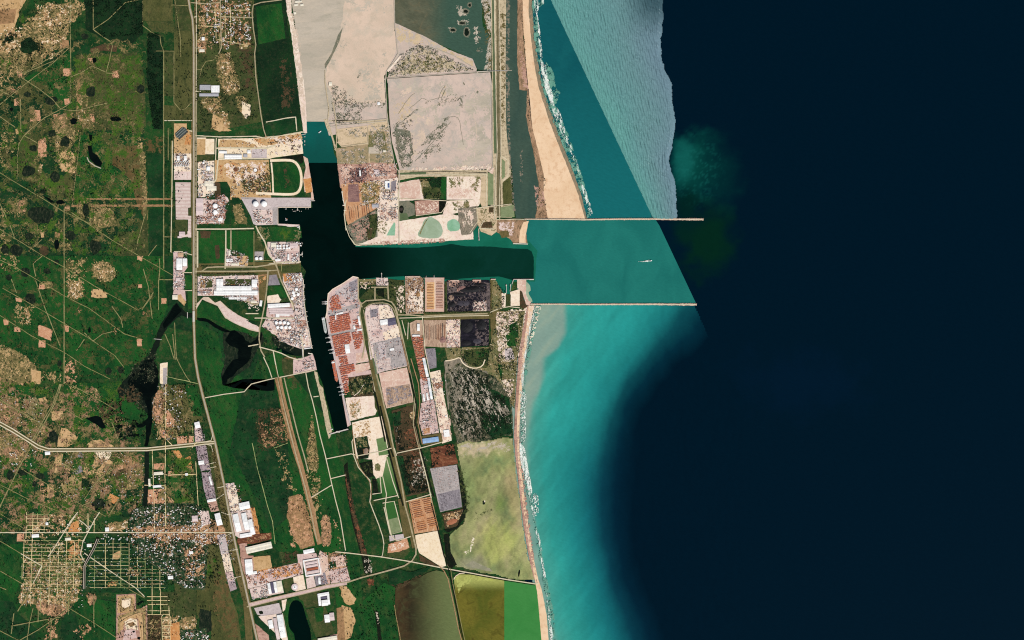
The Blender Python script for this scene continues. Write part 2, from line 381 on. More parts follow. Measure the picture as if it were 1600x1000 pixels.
land('pave_grey', (168,160,156), (184,174,170), (150,142,138), s=(14,3,.8), fine=0.15, mott=(((206,192,184),5,.58,.72,.6),((120,112,108),4,.6,.72,.5)))
land('pave_slate', (136,129,134), (152,144,148), (122,114,118), s=(10,3,.8), fine=0.16)
land('pave_cream', (242,220,194), (246,230,208), (226,200,174), s=(20,4,.9), fine=0.12, mott=(((214,184,150),5,.58,.72,.6),((160,136,110),3,.64,.74,.6)))
land('pave_purple', (156,138,142), (174,156,158), (132,112,120), s=(10,3,.8), fine=0.2, stretch=(-78,2,1), mott=(((206,186,182),3.5,.57,.7,.7),((96,82,86),3,.6,.72,.6)))
land('stock_pink', (206,170,152), (214,180,162), (190,152,132), s=(16,4,.8), fine=0.1)
land('stock_tan', (222,180,132), (214,168,118), (228,192,150), s=(16,4,.8), fine=0.12)
land('plot_lines', (214,196,186), (222,204,194), (200,178,166), s=(14,4,.8), fine=0.1, stripe=(90, 5.4, (190,158,150), .5))
land('yard_rust', (150,110,88), (176,136,112), (120,84,70), s=(8,2.4,.8), fine=0.3, stretch=(78,3,1))
land('yard_brown', (178,150,126), (196,168,144), (140,112,92), s=(8,2.4,.8), fine=0.26, stretch=(88,4,1))
land('ore_black', (20,20,26), (30,29,38), (48,44,54), s=(14,4,.9), fine=0.42, stretch=(5,3,1))
land('ore_grey', (92,82,80), (120,106,102), (64,58,60), s=(8,3,.8), fine=0.25)
land('scrap_purple', (134,102,98), (150,116,108), (112,82,82), s=(10,2.6,.8), fine=0.26, stretch=(4,3,1), mott=(((186,148,128),4,.58,.7,.6),))
land('ore_orange', (200,152,112), (188,134,94), (212,172,136), s=(10,3,.8), fine=0.22, stretch=(86,3,1), mott=(((150,104,72),4,.58,.7,.7),))
land('mud_green', (146,150,92), (160,162,98), (128,140,86), s=(60,14,1.3), fine=0.09, dist=1.2, stretch=(60,1.6,1))
land('mud_yellow', (172,178,92), (182,186,104), (154,164,88), s=(40,9,1.3), fine=0.08, dist=1.5, stretch=(50,2,1))
land('mud_grey', (150,146,122), (138,138,112), (166,160,136), s=(22,6,1.2), fine=0.12, dist=1.0)
land('marsh', (70,76,56), (48,64,44), (128,118,94), s=(20,4,.8), fine=0.4, stretch=(60,2.6,1), mott=(((172,156,130),4,.54,.66,.8),((22,34,24),3.5,.55,.68,.8)))
land('marsh_grey', (144,132,114), (124,118,102), (100,98,84), s=(16,3,.8), fine=0.3, stretch=(65,3,1), mott=(((182,164,142),4,.56,.7,.7),((48,52,40),3,.58,.7,.8)))
land('marsh_dark', (26,40,26), (16,30,22), (56,60,44), s=(12,3,.8), fine=0.5, stretch=(75,2,1))
land('reed_black', (12,22,14), (20,32,18), (40,34,26), s=(14,3,.9), fine=0.5)
land('town_ground', (30,62,38), (48,74,46), (128,110,84), s=(16,3.2,.9), fine=0.4, t3=(.56,.68), mott=(((196,160,134),4,.57,.68,.8),((10,28,20),3,.54,.68,.8)))
land('rock', (208,180,158), (224,200,180), (176,146,128), s=(4,1.6,.6), fine=0.3)
land('road', (170,156,122), (182,168,136), (150,140,108), s=(20,4,.8), fine=0.14)
land('road_pale', (216,204,172), (222,210,182), (200,188,150), s=(20,4,.8), fine=0.09)
land('road_brown', (164,128,92), (178,142,106), (146,112,78), s=(20,4,.8), fine=0.14)
land('track', (142,136,90), (158,148,102), (116,118,72), s=(10,3,.8), fine=0.22, mott=(((70,84,46),6,.56,.7,.6),))
land('track_dim', (134,132,84), (150,144,94), (104,112,64), s=(10,3,.8), fine=0.22)
land('street', (238,216,166), (226,202,148), (190,176,122), s=(10,3,.8), fine=0.16, mott=(((120,120,72),3,.58,.72,.45),))
land('street_green', (160,172,112), (182,184,124), (124,146,90), s=(10,3,.8), fine=0.2, mott=(((60,92,50),3,.56,.72,.6),))
land('verge', (96,88,52), (112,98,62), (80,80,46), s=(12,3,.8), fine=0.24)
land('canal_bank', (108,100,72), (124,112,84), (90,88,62), s=(12,3,.8), fine=0.2)
land('crown', (18,42,26), (10,30,18), (34,56,32), s=(8,2,.8), fine=0.5)
land('crown_mangrove', (30,54,34), (20,42,28), (52,66,42), s=(8,2,.8), fine=0.5)
land('crown_dry', (58,66,36), (42,54,28), (84,80,48), s=(8,2,.8), fine=0.5)
flat('trunk', (90,70,50))
flat('foam', (246,246,236), .08)
flat('foam_pale', (176,206,196), .1)
flat('salt', (236,222,198), .15)
flat('salt_dark', (120,108,84), .2)
# water
water('harbour_water', (0,14,10), (0,18,14), 40, .08)
water('channel_water', (5,46,34), (9,52,42), 60, .06, grad=('x', 680, 560, (0,16,12)))
water('channel_edge', (20,98,76), (26,108,86), 30, .06)
water('dock_teal', (17,92,84), (20,84,78), 30, .05, grad=('y', 205, 250, (16,78,70)))
water('outer_channel', (28,108,100), (34,118,108), 50, .06, stretch=(85,2,1))
water('river_black', (4,10,8), (8,16,12), 18, .3)
water('river_dark', (18,30,22), (26,34,26), 14, .3)
water('pond_black', (6,14,12), (10,18,16), 12, .2)
water('lagoon_grey', (58,80,70), (66,86,74), 30, .12, stretch=(85,2,1))
water('lagoon_green', (84,88,70), (98,100,80), 40, .14, grad=('x', 655, 705, (62,88,74)), c3=(108,102,78))
water('surf_silt', (96,152,134), (112,162,142), 12, .12)
water('plume_specks', (14,84,80), (26,98,92), 8, .3)
water('pond_pale', (150,170,140), (164,182,156), 16, .06)
water('pond_teal', (130,178,142), (150,190,160), 14, .06)
water('pond_algae', (92,122,72), (108,134,84), 18, .08, grad=('y', 715, 770, (56,100,48)))
water('pond_green', (60,116,58), (76,112,70), 20, .08)
water('pond_brown', (74,60,38), (46,38,26), 44, .12, c3=(70,74,46), grad=('x', 630, 712, (104,116,72)))
water('pond_olive', (84,90,32), (110,104,40), 40, .12, c3=(80,76,28), grad=('y', 925, 905, (164,168,92)))
water('pond_emerald', (58,130,62), (66,136,68), 40, .05)
water('canal_olive', (122,136,96), (136,146,108), 10, .1)
water('canal_green', (88,104,72), (98,112,80), 10, .12)
for i_, (c1_, c2_) in enumerate((((16,84,90), (20,92,96)),)): water('sea_near', c1_, c2_, 60, .06, fsize=3, grad=('y', 60, 330, (22,104,106)))
# the open sea keeps its colour per vertex: shallow and turbid by the coast, dark blue over the deep
def attr_mat(name, rough, spec, fine=0.05, fsize=3.0, amp=0.0):
    n = NT(name, rough, spec); a = n.t.nodes.new('ShaderNodeAttribute'); a.attribute_name = 'depth_glint_colour'
    f = n.rng(n.noise(fsize, 4, 0.7, n.map(70, 1, 3)), 0.3, 0.7, 1-fine, 1+fine)
    MAT[name] = n.out(n.scale(a.outputs['Color'], f))
attr_mat('sea_water', .12, .07); attr_mat('glint_water', .4, .2, .12, 2.0); attr_mat('mud', .6, .2, .16, 1.5)
# ================================================================ the ground and the sea
def big(name, mat, x0, y0, x1, y1, z):
    V = [(*W(x0, y1), z), (*W(x1, y1), z), (*W(x1, y0), z), (*W(x0, y0), z)]
    return link(name, mesh(name, V, [(0, 1, 2, 3)]), mat, kind='structure')
big('ground', 'ground', -3500, -4000, 5600, 5000, 0.0)
ZL[0] = 0.05
def lin(rgb): return np.array(S(*rgb)[:3])
def curve(x, P):
    P = pts(P); return np.interp(x, [p[0] for p in P], [p[1] for p in P])
def colour_grid(name, mat, xs, ys, colf, poly=None, zf=None, z=None, smooth_=False):
    X, Y = np.meshgrid(xs, ys); z = nextz() if z is None else z
    nx = len(xs); j, i = np.meshgrid(np.arange(len(ys)-1), np.arange(nx-1), indexing='ij')
    Q = np.stack([(j+1)*nx+i, (j+1)*nx+i+1, j*nx+i+1, j*nx+i], -1).reshape(-1, 4)
    if poly is not None:
        cx = (X[:-1, :-1]+X[1:, 1:])/2; cy = (Y[:-1, :-1]+Y[1:, 1:])/2
        Q = Q[inside(poly, cx, cy).ravel()]
    Zv = np.zeros_like(X) if zf is None else zf(X, Y)
    V = np.stack([(X-800)*M, (500-Y)*M, Zv+z], -1).reshape(-1, 3); col = colf(X, Y).reshape(-1, 3)
    used, inv = np.unique(Q, return_inverse=True); Q = inv.reshape(Q.shape); V = V[used]; col = col[used]
    me = quadmesh(name, V, Q, smooth_)
    at = me.attributes.new('depth_glint_colour', 'FLOAT_COLOR', 'POINT')
    at.data.foreach_set('color', np.concatenate([col, np.ones((len(col), 1))], 1).astype(np.float32).ravel())
    return link(name, me, mat, kind='structure')
def ramp(t, stops):
    t = np.asarray(t); r = np.zeros(t.shape+(3,)); ks = [s for s, _ in stops]; cs = [lin(c) for _, c in stops]
    for k in range(3): r[..., k] = np.interp(t, ks, [c[k] for c in cs])
    return r
def blend(a, b, m): return a*(1-m[..., None])+b*m[..., None]
def sm(t): t = np.clip(t, 0, 1); return t*t*(3-2*t)
DEEP = (0,22,36)
def deep_col(X, Y):
    c = np.zeros(X.shape+(3,))+lin(DEEP)
    n = fbm(X/26, Y/26, 5, 5)
    for cx, cy, rx, ry, col, g in ((1084,262,44,58,(5,64,58),1.0), (1070,250,22,40,(16,92,84),.8), (1102,378,54,66,(3,38,26),1.0), (1075,330,26,44,(1,34,30),.9), (1125,270,40,60,(2,46,46),.6), (1240,600,130,60,(1,24,42),.8)):
        d = np.hypot((X-cx)/rx, (Y-cy)/ry); c = blend(c, lin(col)+np.zeros_like(c), sm(1.2-d+(n-.5)*1.1)*g)
    q = fbm(X/5, Y/5, 61, 3); fl = sm((q-.58)*7)*sm(1.2-np.hypot((X-1088)/46, (Y-262)/62)); c = blend(c, lin((24,104,96))+np.zeros_like(c), .3*fl)
    return c
big('sea', 'sea_water', 820, -4000, 5600, 5000, ZL[0])
o_ = bpy.data.objects['sea']; at_ = o_.data.attributes.new('depth_glint_colour', 'FLOAT_COLOR', 'POINT'); at_.data.foreach_set('color', list(S(*DEEP))*4)
ZL[0] += .3
colour_grid('deep_sea', 'sea_water', np.arange(985, 1400, 2.5), np.arange(-60, 720, 2.5), deep_col)
SEAM = [(857,-8),(1020,340),(1030,352),(1105,522),(1130,580)]
def seam_x(y): return np.interp(y, [p[1] for p in SEAM], [p[0] for p in SEAM])
COASTS = "480,826 520,820 560,814 600,810 640,808 680,808 700,810 740,813 780,818 820,826 860,834 910,843 950,850 1000,858 1100,874"
NAVY = "440,1175 470,1135 490,1115 520,1090 545,1062 570,1035 600,1008 640,985 680,972 720,965 760,962 800,962 840,966 880,974 920,985 960,1000 1000,1016 1100,1060"
def south_col(X, Y):
    xc = curve(Y, COASTS); xn = curve(Y, NAVY); d = X-xc
    n = fbm(X/30, Y/60, 3, 5); n2 = fbm((X*.8+Y*.6)/14, (Y*.8-X*.6)/60, 9, 5); n3 = fbm(X/5, Y/14, 31, 3)
    width = np.maximum(xn-xc, 20)
    t = d/width
    c = ramp(t+(n-.5)*.1, [(0,(128,160,148)),(.07,(104,164,148)),(.18,(64,156,142)),(.32,(46,152,142)),(.58,(38,144,138)),(.75,(26,116,116)),(.86,(12,72,80)),(.97,(3,42,56)),(1.12,DEEP),(2,DEEP)])
    low = sm((Y-640)/120)                                     # further south the near water is clearer and bluer
    c2 = ramp(t+(n-.5)*.1, [(0,(116,160,146)),(.1,(68,156,142)),(.25,(48,152,142)),(.48,(32,130,128)),(.68,(20,102,108)),(.85,(8,58,72)),(1.0,(2,34,50)),(1.18,DEEP),(2,DEEP)])
    c = blend(c, c2, low)
    streak = np.clip((n2-.5)*3.2, -1, 1)*np.clip(1.05-t, 0, 1)
    c = c*(1+.2*streak+.12*(n3-.5)+.22*(n-.5)*np.clip(1-t, 0, 1))[..., None]
    plume = sm((curve(Y, "476,890 500,890 520,888 540,878 560,858 580,856 600,852 640,836 700,828 740,832 780,840 830,842 900,852 1000,868")+6*(n-.5)*2+5*(n2-.5)-X)/11)   # pale silt carried along the beach
    c = blend(c, ramp(n2, [(0.2,(126,152,140)),(.5,(136,160,146)),(.8,(152,166,146))]), plume*(.9-.45*sm((Y-600)/200)))
    return c
xs_ = np.arange(800, 1200, 2.5)
SOUTH = [(826,476)]+[(float(seam_x(y)), y) for y in range(476, 580, 8)]+[(1160,620),(1160,1060),(860,1060),(845,1000),(833,915),(820,860),(806,780),(802,700),(800,640),(806,560),(818,500)]
colour_grid('shallow_sea', 'sea_water', np.arange(800, 1176, 2.0), np.arange(474, 1062, 2.0), south_col, SOUTH)
# seam edge made exact: the southern sheet is re-cut by a dark sheet beyond the seam
sheet('deep_water', 'sea_water', [(1088,476.5),(1105,522),(1120,556),(1150,560),(1180,476.5)])
me_ = bpy.data.objects['deep_water'].data; a_ = me_.attributes.new('depth_glint_colour', 'FLOAT_COLOR', 'POINT'); a_.data.foreach_set('color', list(S(*DEEP))*len(me_.vertices))
# northern coast water, outer channel
sheet('coastal_water', 'sea_near', [(815,-10)]+[(seam_x(y), y) for y in range(-10, 343, 20)]+[(1020,343),(910,343),(890,290),(860,210),(830,60)])
sheet('channel_water', 'outer_channel', [(818,343),(1024,343),(1030,352),(1088,475),(808,475),(808,436),(834,436),(830,392),(820,382)])
# the belt of wind waves: real crests, the pale sun glint painted into their colour
EAST = pts("-10,1035 30,1036 60,1033 90,1033 110,1040 130,1048 160,1051 190,1055 215,1053 230,1050 245,1046 258,1046 270,1050 290,1055 320,1057 343,1058")
def wave_z(X, Y):
    k = lambda a, l: 2*math.pi*(X*math.cos(math.radians(a))+Y*math.sin(math.radians(a)))/l
    e = fbm(X/9, Y/9, 77, 3)
    ph = 5.0*(fbm(X/22, Y/22, 12, 3)-.5)*2
    z = .55*np.sin(k(-22, 5.4)+ph)+.4*np.sin(k(-30, 4.1)+1.7*ph+2)+.32*np.sin(k(-8, 3.3)-ph)+.45*(fbm((X*.94-Y*.34)/1.9, (X*.34+Y*.94)/6.5, 21, 3)-.5)*2
    d = np.minimum((X-seam_x(Y))*.9, curve(Y, EAST)-X); return (9.0*z*(.5+1.0*e)+19)*np.clip(d/7, 0.02, 1)
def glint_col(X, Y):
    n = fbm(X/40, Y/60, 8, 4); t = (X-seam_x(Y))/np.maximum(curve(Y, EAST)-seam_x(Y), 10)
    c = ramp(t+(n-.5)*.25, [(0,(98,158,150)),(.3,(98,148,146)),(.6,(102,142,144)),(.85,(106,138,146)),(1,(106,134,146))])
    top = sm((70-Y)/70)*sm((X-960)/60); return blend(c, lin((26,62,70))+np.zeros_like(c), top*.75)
ep_ = roughen([(x, y) for y, x in EAST], 1.6, 3.0, 4, False)
GL = [(float(seam_x(y)), y) for y in range(-8, 344, 6)]+[(1021,343)]+ep_[::-1]
colour_grid('wave_field', 'glint_water', np.arange(855, 1062, 0.9), np.arange(-8, 343, 0.9), glint_col, GL, wave_z, smooth_=True)
ZL[0] += .1
# harbour, basin, canal and channel
sheet('channel_edge_water', 'channel_edge', "548,376 560,378 640,378 690,374 720,362 748,352 770,360 800,370 826,376 840,392 838,404 836,440 802,440 796,462 783,456 774,448 740,444 560,444")
sheet('channel_deep_water', 'channel_water', "500,360 556,386 600,386.5 650,387 690,384 705,381 730,385 764,385 800,388 824,389 831,393 834,402 834,436.5 802,438 780,432 740,434 700,437 640,431 600,433 560,436 545,450 500,450", sm=0, rough=.25)
sheet('harbour_water', 'harbour_water', "480,254 530,254 536,280 540,345 546,360 556,386 562,386 562,434 555,432 530,446 516,460 512,470 512,490 508,500 533,602 546,672 516,680 508,640 490,580 484,545 462,556 440,552 430,545 445,538 470,545 480,505 474,437 478,424 468,410 468,352 434,352 434,324 488,324")
sheet('dock_water', 'dock_teal', "476,188 492,186 509,186 512,188 518,215 522,240 529,254.3 482,254.3 472,244 470,215")
# ================================================================ land cover, drawn in order from the large to the small
def fields(mat, *polys, name='field', rough=.5, sm=0):
    for p in polys: sheet(name, mat, p, rough=rough, sm=sm)
def shrink(p, f):
    cx, cy = sum(a for a, b in p)/len(p), sum(b for a, b in p)/len(p); return [(cx+(a-cx)*f, cy+(b-cy)*f) for a, b in p]
def covers(mat, *items, name='ground_cover', **kw):
    for p, dens in items:
        if mat in ('scrub_tan', 'soil_tan', 'soil_pink') and dens >= .5 and name == 'ground_cover': sheet('dry_ground', 'dry_rose' if mat == 'soil_pink' else 'dry_scrub', shrink(pts(p), .9), rough=2.2, sm=1)
        cover(name, mat, p, dens, seed=len(bpy.data.objects), **kw)
def blob(name, mat, x, y, rx, ry=None, ang=0, rough=.8, seed=0):
    ry = ry or rx; t = math.radians(ang); R = random.Random(int(x*7+y*13)); P = []
    for i in range(14):
        a = i*2*math.pi/14; q = R.uniform(.8, 1.15); u, v = rx*math.cos(a)*q, ry*math.sin(a)*q
        P.append((x+u*math.cos(t)-v*math.sin(t), y+u*math.sin(t)+v*math.cos(t)))
    return sheet(name, mat, P, rough=rough*.5, sm=1)
# ---- north-western farmland
fields('field_deep', "-60,90 130,60 225,200 228,410 -60,410", "256,400 306,400 306,520 256,510")
fields('field_green', "-60,400 255,400 262,480 245,520 225,560 195,590 -60,600", rough=1)
fields('soil_tan', "-60,-60 42,-60 40,0 30,20 25,36 20,48 26,70 14,78 -60,82", rough=1.2)
fields('soil_brown', "-60,18 26,14 22,36 -60,44")
fields('forest_dark', "34,62 60,58 72,78 52,98 34,94", "128,-60 224,-60 224,52 205,70 160,60 134,46", rough=1.2)
covers('scrub_tan', ("40,30 72,4 128,-4 134,14 112,40 106,62 84,84 60,96 40,98 25,62", .62), ("-4,66 40,62 74,86 62,106 36,118 10,108 -4,110", .5), ("-4,100 30,100 34,132 8,152 -4,156", .4), cell=1.6, ns=6)
covers('soil_tan', ("52,4 120,4 118,34 84,48 50,38", .33), ("0,44 34,40 38,78 10,84 0,80", .62), ("60,60 104,52 108,66 88,92 66,98", .36), cell=1.5, ns=5)
covers('crown', ("20,46 30,44 26,60 12,72 2,72 8,60", .6), cell=1.5)
covers('field_bright', ("28,20 50,24 46,38 30,36", .45), ("-4,88 30,92 24,110 -4,112", .3), cell=1.3)
fields('field_green', "38,122 86,97 108,78 112,118 112,158 74,184 56,160 34,150")
fields('field_deep', "-60,168 30,150 62,132 92,172 40,200 -60,206")
fields('bush_brown', "141,76 160,69 183,71 182,81 160,79 142,83")
fields('field_olive_dark', "118,86 214,82 226,120 228,196 180,204 118,202")
covers('field_bright', ("124,84 190,84 222,112 222,190 170,196 140,150", .5), cell=1.6, ns=9)
covers('field_bright', ("192,84 214,88 212,122 196,112", .8), ("214,118 226,116 226,140 216,132", .8), ("196,190 226,160 224,210 190,208", .6), cell=1.3, ns=5)
covers('pasture_olive', ("128,84 192,84 200,120 190,190 150,180", .4), cell=1.7, ns=10)
covers('scrub_tan', ("116,126 136,122 142,150 126,200 119,202 120,160", .8), cell=1.4)
fields('pasture_olive', "223,-60 270,-60 270,33 223,33", "272,48 303,48 303,160 288,168 272,168", "256,164 303,168 303,188 256,188")
fields('field_olive_dark', "228,33 272,33 275,50 238,50", "270,-60 294,-60 300,30 303,48 274,48", "256,80 272,80 272,150 256,150")
covers('pasture_olive', ("224,34 274,34 276,52 246,54", .5), cell=1.4)
fields('forest_dark', "231,52 256,58 256,202 240,202 229,122", rough=1.2)
fields('soil_brown', "120,201 128,118 122,120 120,160", "97,62 107,63 108,74 98,76")
for p in ("98,107 111,107 112,120 99,119", "137,91 145,90 146,100 138,101", "175,111 185,110 186,121 176,122", "48,172 62,172 64,189 47,190", "23,154 33,154 33,165 22,165", "100,155 108,153 110,162 102,164", "27,112 34,112 35,121 28,121", "60,216 72,215 73,245 59,245", "135,175 146,178 148,190 138,192"):
    sheet('bare_plot', 'soil_pink', p, rough=.9)
sheet('bare_plot', 'soil_tan', "24,202 33,200 34,208 25,210", rough=.6)
covers('soil_pink', ("84,178 114,174 122,194 100,202 78,202", .5), ("12,138 34,134 32,152 14,152", .45), ("80,196 126,194 122,214 84,212", .4), cell=1.4, ns=4)
covers('soil_tan', ("118,165 140,170 148,200 124,202", .6), cell=1.4, ns=4)
covers('bush_brown', ("164,172 186,172 188,190 168,190", .6), cell=1.4)
fields('field_olive_dark', "30,205 60,210 58,250 80,288 110,268 116,316 62,292 28,276", rough=1)
covers('field_bright', ("36,206 58,212 56,250 72,280 108,272 114,312 64,290 36,270", .55), cell=1.6)
covers('scrub_tan', ("78,196 126,194 122,216 108,238 118,246 114,270 90,266 86,238", .55), ("-4,200 28,204 26,270 -4,262", .3), ("122,258 142,270 146,318 118,312", .35), cell=1.5)
sheet('bare_plot', 'soil_tan', "92,240 104,232 118,242 118,270 96,268", rough=1.3)
covers('soil_tan', ("84,220 100,214 98,232 86,232", .7), ("60,255 68,258 64,276 58,272", .6), cell=1.3)
fields('field_green', "124,210 174,206 176,230 176,262 206,282 210,302 212,312 116,312 120,260")
fields('field_green', "175,208 216,212 214,228 176,229")
fields('pasture_brown', "175,229 214,227 224,262 230,300 230,336 223,338 215,322 209,300 205,282 186,264 176,258", rough=.4)
covers('scrub_tan', ("213,214 226,214 230,300 232,400 227,400 222,300", .62), cell=1.2, ns=6)
fields('field_deep', "229,240 256,240 256,309 232,309", "233,326 256,326 256,400 233,400", "180,325 222,328 216,360 184,362")
covers('pasture_brown', ("225,214 256,212 256,240 228,240", .55), cell=1.5)
fields('field_olive_dark', "184,362 214,362 230,330 232,400 180,400")
covers('scrub_tan', ("140,316 178,322 184,354 150,362 136,346", .5), ("120,312 132,314 134,344 122,340", .8), ("18,308 44,306 44,338 26,340", .45), ("36,345 80,352 60,372 34,368", .35), ("-4,320 26,330 16,360 -4,350", .3), ("84,360 120,368 112,392 80,380", .3), cell=1.4, ns=4)
covers('soil_pink', ("100,322 110,320 110,330 100,332", .7), ("27,314 42,312 42,332 28,332", .5), cell=1.2, ns=3)
sheet('bare_plot', 'soil_tan', "63,360 69,360 69,371 64,371", rough=.5)
sheet('bare_plot', 'soil_brown', "86,362 94,364 94,372 86,371", rough=.6)
for p in ("112,309.5 270,309.5 270,312.5 112,312.5", "112,320 270,319.5 270,323 112,323"):
    sheet('cleared_strip', 'soil_brown', p, rough=.6)
covers('dry_scrub', ("-4,100 120,60 228,60 228,400 -4,400", .06), name='open_pasture', cell=1.1, ns=8, fade=8)
covers('pasture_olive', ("-4,100 120,80 228,90 228,400 -4,400", .1), name='open_pasture', cell=1.2, ns=12, fade=8)
covers('field_bright', ("-4,190 228,190 228,400 -4,400", .06), ("100,80 228,80 228,210 100,210", .12), name='open_pasture', cell=1.2, ns=12, fade=8)
# ---- western farmland
covers('pasture_olive', ("-4,400 255,400 235,560 190,592 -4,592", .05), name='open_pasture', cell=1.1, ns=7, fade=8)
covers('scrub_tan', ("100,400 138,402 134,440 130,470 104,466", .48), ("140,412 164,404 186,424 176,442 164,442 146,438", .55), ("-4,330 30,402 40,420 14,430 -4,420", .25), ("20,470 54,476 50,512 22,506", .4), ("60,438 84,440 86,454 62,452", .5), cell=1.4, ns=4)
covers('soil_tan', ("104,440 132,438 130,468 104,466", .6), ("146,410 164,406 180,424 164,436 146,434", .4), ("28,480 48,478 50,510 30,504", .35), cell=1.3, ns=3)
sheet('bare_plot', 'soil_tan', "142,455 146,452 160,452 168,458 167,465 154,466 143,464", rough=.6)
for p in ("60,508 70,510 82,516 80,532 72,530 60,524", "61,531 71,532 71,543 60,543", "214,530 222,530 222,541 215,541", "5,499 14,500 13,508 6,508", "22,510 32,512 32,519 22,518", "24,465 34,466 34,472 25,471", "61,444 70,446 70,452 61,452", "214,400 224,400 222,408 214,406", "252,466 260,466 260,475 252,475", "101,508 108,510 107,519 102,518", "216,444 222,444 222,450 216,450"):
    sheet('bare_plot', 'soil_pink', p, rough=.8)
covers('soil_brown', ("218,480 236,484 234,496 220,494", .5), ("176,512 188,512 186,524 176,522", .6), ("118,478 130,484 126,494 118,490", .5), cell=1.3, ns=4)
covers('soil_pink', ("-4,538 20,544 50,566 62,590 50,602 -4,602", .6), ("-4,600 30,606 34,660 -4,662", .55), ("100,558 120,562 122,602 98,602", .45), cell=1.4, ns=5)
covers('scrub_tan', ("-4,536 24,546 50,562 70,590 40,602 -4,602", .5), ("60,575 96,578 96,600 60,600", .35), ("-4,612 26,616 22,640 -4,632", .7), ("90,612 112,614 110,632 92,632", .5), ("100,596 150,600 140,612 100,610", .3), cell=1.4, ns=5)
sheet('bare_plot', 'soil_tan', "48,577 64,580 63,600 50,600", rough=.8)
sheet('bare_plot', 'sand_pale', "250,568 262,566 261,600 250,600", rough=.4)
sheet('bare_plot', 'pave_grey', "255,575 261,574 260,620 254,620", rough=.4)
# ---- south-western farms
fields('field_green', "100,598 200,598 214,640 190,690 100,690", "0,712 90,712 90,800 -60,840 -60,700", "-60,700 60,720 40,800 -60,860", rough=1)
fields('field_deep', "60,700 100,700 90,780 50,790", "-60,780 60,790 40,850 -60,860", "180,765 228,765 226,800 190,812 160,800")
covers('scrub_tan', ("-4,664 40,690 46,724 -4,724", .55), ("0,630 60,640 90,700 60,710 10,690", .4), ("96,700 180,704 178,760 96,790", .42), ("176,716 226,712 226,762 178,772", .5), ("140,730 180,720 176,780 140,790", .35), ("236,604 286,600 284,690 244,690", .5), ("100,600 160,604 150,625 110,620", .3), cell=1.5, ns=5)
covers('soil_pink', ("-4,628 34,640 32,664 -4,662", .62), ("4,698 34,700 34,716 6,716", .5), ("236,610 258,606 256,664 238,660", .55), ("178,726 206,722 206,752 180,750", .4), ("60,752 90,758 86,800 62,800", .35), cell=1.3, ns=4)
for p in ("80,643 98,642 100,654 94,657 82,657", "104,646 113,644 114,655 105,656", "60,623 71,620 74,628 64,633", "63,667 73,666 73,678 64,679", "96,668 104,670 122,683 118,691 104,699 89,698 92,682", "136,694 144,688 158,687 178,697 178,699 138,699", "276,682 292,681 293,694 277,694", "294,681 303,681 302,694 295,694", "88,711 99,709 94,741 80,738", "240,724 257,724 255,734 240,733", "262,776 277,775 278,789 263,790", "74,756 84,758 85,776 74,778", "172,774 186,776 184,784 172,783", "258,641 280,641 283,664 260,668", "231,765 258,764 259,794 231,796", "250,672 262,672 262,684 251,684", "263,736 272,736 273,744 262,744", "100,731 109,731 108,741 100,741", "194,716 206,713 206,724 190,726"):
    sheet('bare_plot', 'soil_pink' if p[0] in '2' else 'soil_tan', p, rough=.8)
sheet('bare_plot', 'soil_red', "272,647 280,648 281,660 273,660", rough=.6)
sheet('bare_plot', 'sand_pale', "146,706 176,706 168,721 158,717", rough=.4)
sheet('bare_plot', 'soil_orange', "268,704 280,704 287,717 298,712 300,732 292,730 276,714", rough=.6)
fields('soil_tan', "143,721 155,715 141,742 133,738", "150,738 168,716 176,722 158,748")
fields('pasture_olive', "262,640 285,640 300,660 300,668 282,668", "278,606 304,606 318,660 300,660 282,636", "260,602 303,600 305,640 262,640", rough=.5)
fields('field_green', "288,600 308,602 316,650 300,650", "262,745 300,745 302,790 280,792 262,772")
sheet('wet_hollow', 'marsh_dark', "72,676 84,668 92,680 88,698 76,700 70,690", rough=1)
fields('pasture_olive', "110,707 119,706 112,730 104,727", "134,708 148,706 134,724 130,722", "166,748 182,738 196,744 188,760 172,766", rough=.4)
fields('pave_slate', "120,707 133,707 127,722 129,736 118,744 113,738 118,724", rough=.8)
fields('soil_tan', "134,722 141,718 144,722 137,738 130,737", "148,716 156,720 143,743 137,740", rough=.3)
fields('field_green', "141,718 149,714 142,734 137,738", "118,712 128,716 122,732 112,738", "150,760 170,752 196,774 180,784 160,776", rough=.6)
fields('scrub_tan', "110,744 127,739 129,757 118,766 98,770 96,756", rough=1)
fields('forest_dark', "128,746 148,757 140,769 127,761", "100,732 112,744 98,752 88,740", rough=.5)
fields('soil_brown', "190,712 206,712 207,731 193,736", "208,712 216,712 216,730 209,731", rough=.3)
fields('bush_brown', "176,736 200,731 198,762 180,764", rough=.7)
fields('soil_orange', "172,771 187,778 178,787 167,781", rough=.4)
sheet('wet_hollow', 'pond_black', "146,781 158,779 165,786 162,796 150,798 143,791", rough=.7)
fields('field_green', "0,606 24,608 24,620 0,616", "24,600 50,606 44,628 26,622", "100,640 180,646 184,672 104,670", rough=.8)
fields('scrub_mix', "36,624 56,620 68,640 52,652 36,640", rough=1)
covers('dry_scrub', ("-4,570 40,604 120,590 196,630 226,700 226,800 -4,840", .1), ("250,600 303,600 306,800 240,800", .25), name='open_pasture', cell=1.2, ns=10, fade=6)
covers('field_bright', ("-4,592 196,592 226,700 226,800 -4,840", .1), ("255,690 303,690 303,790 262,790", .2), name='open_pasture', cell=1.2, ns=12, fade=6)
covers('dry_rose', ("-4,580 60,620 150,600 196,640 226,700 226,800 -4,840", .14), name='open_pasture', cell=1.2, ns=8, fade=6)
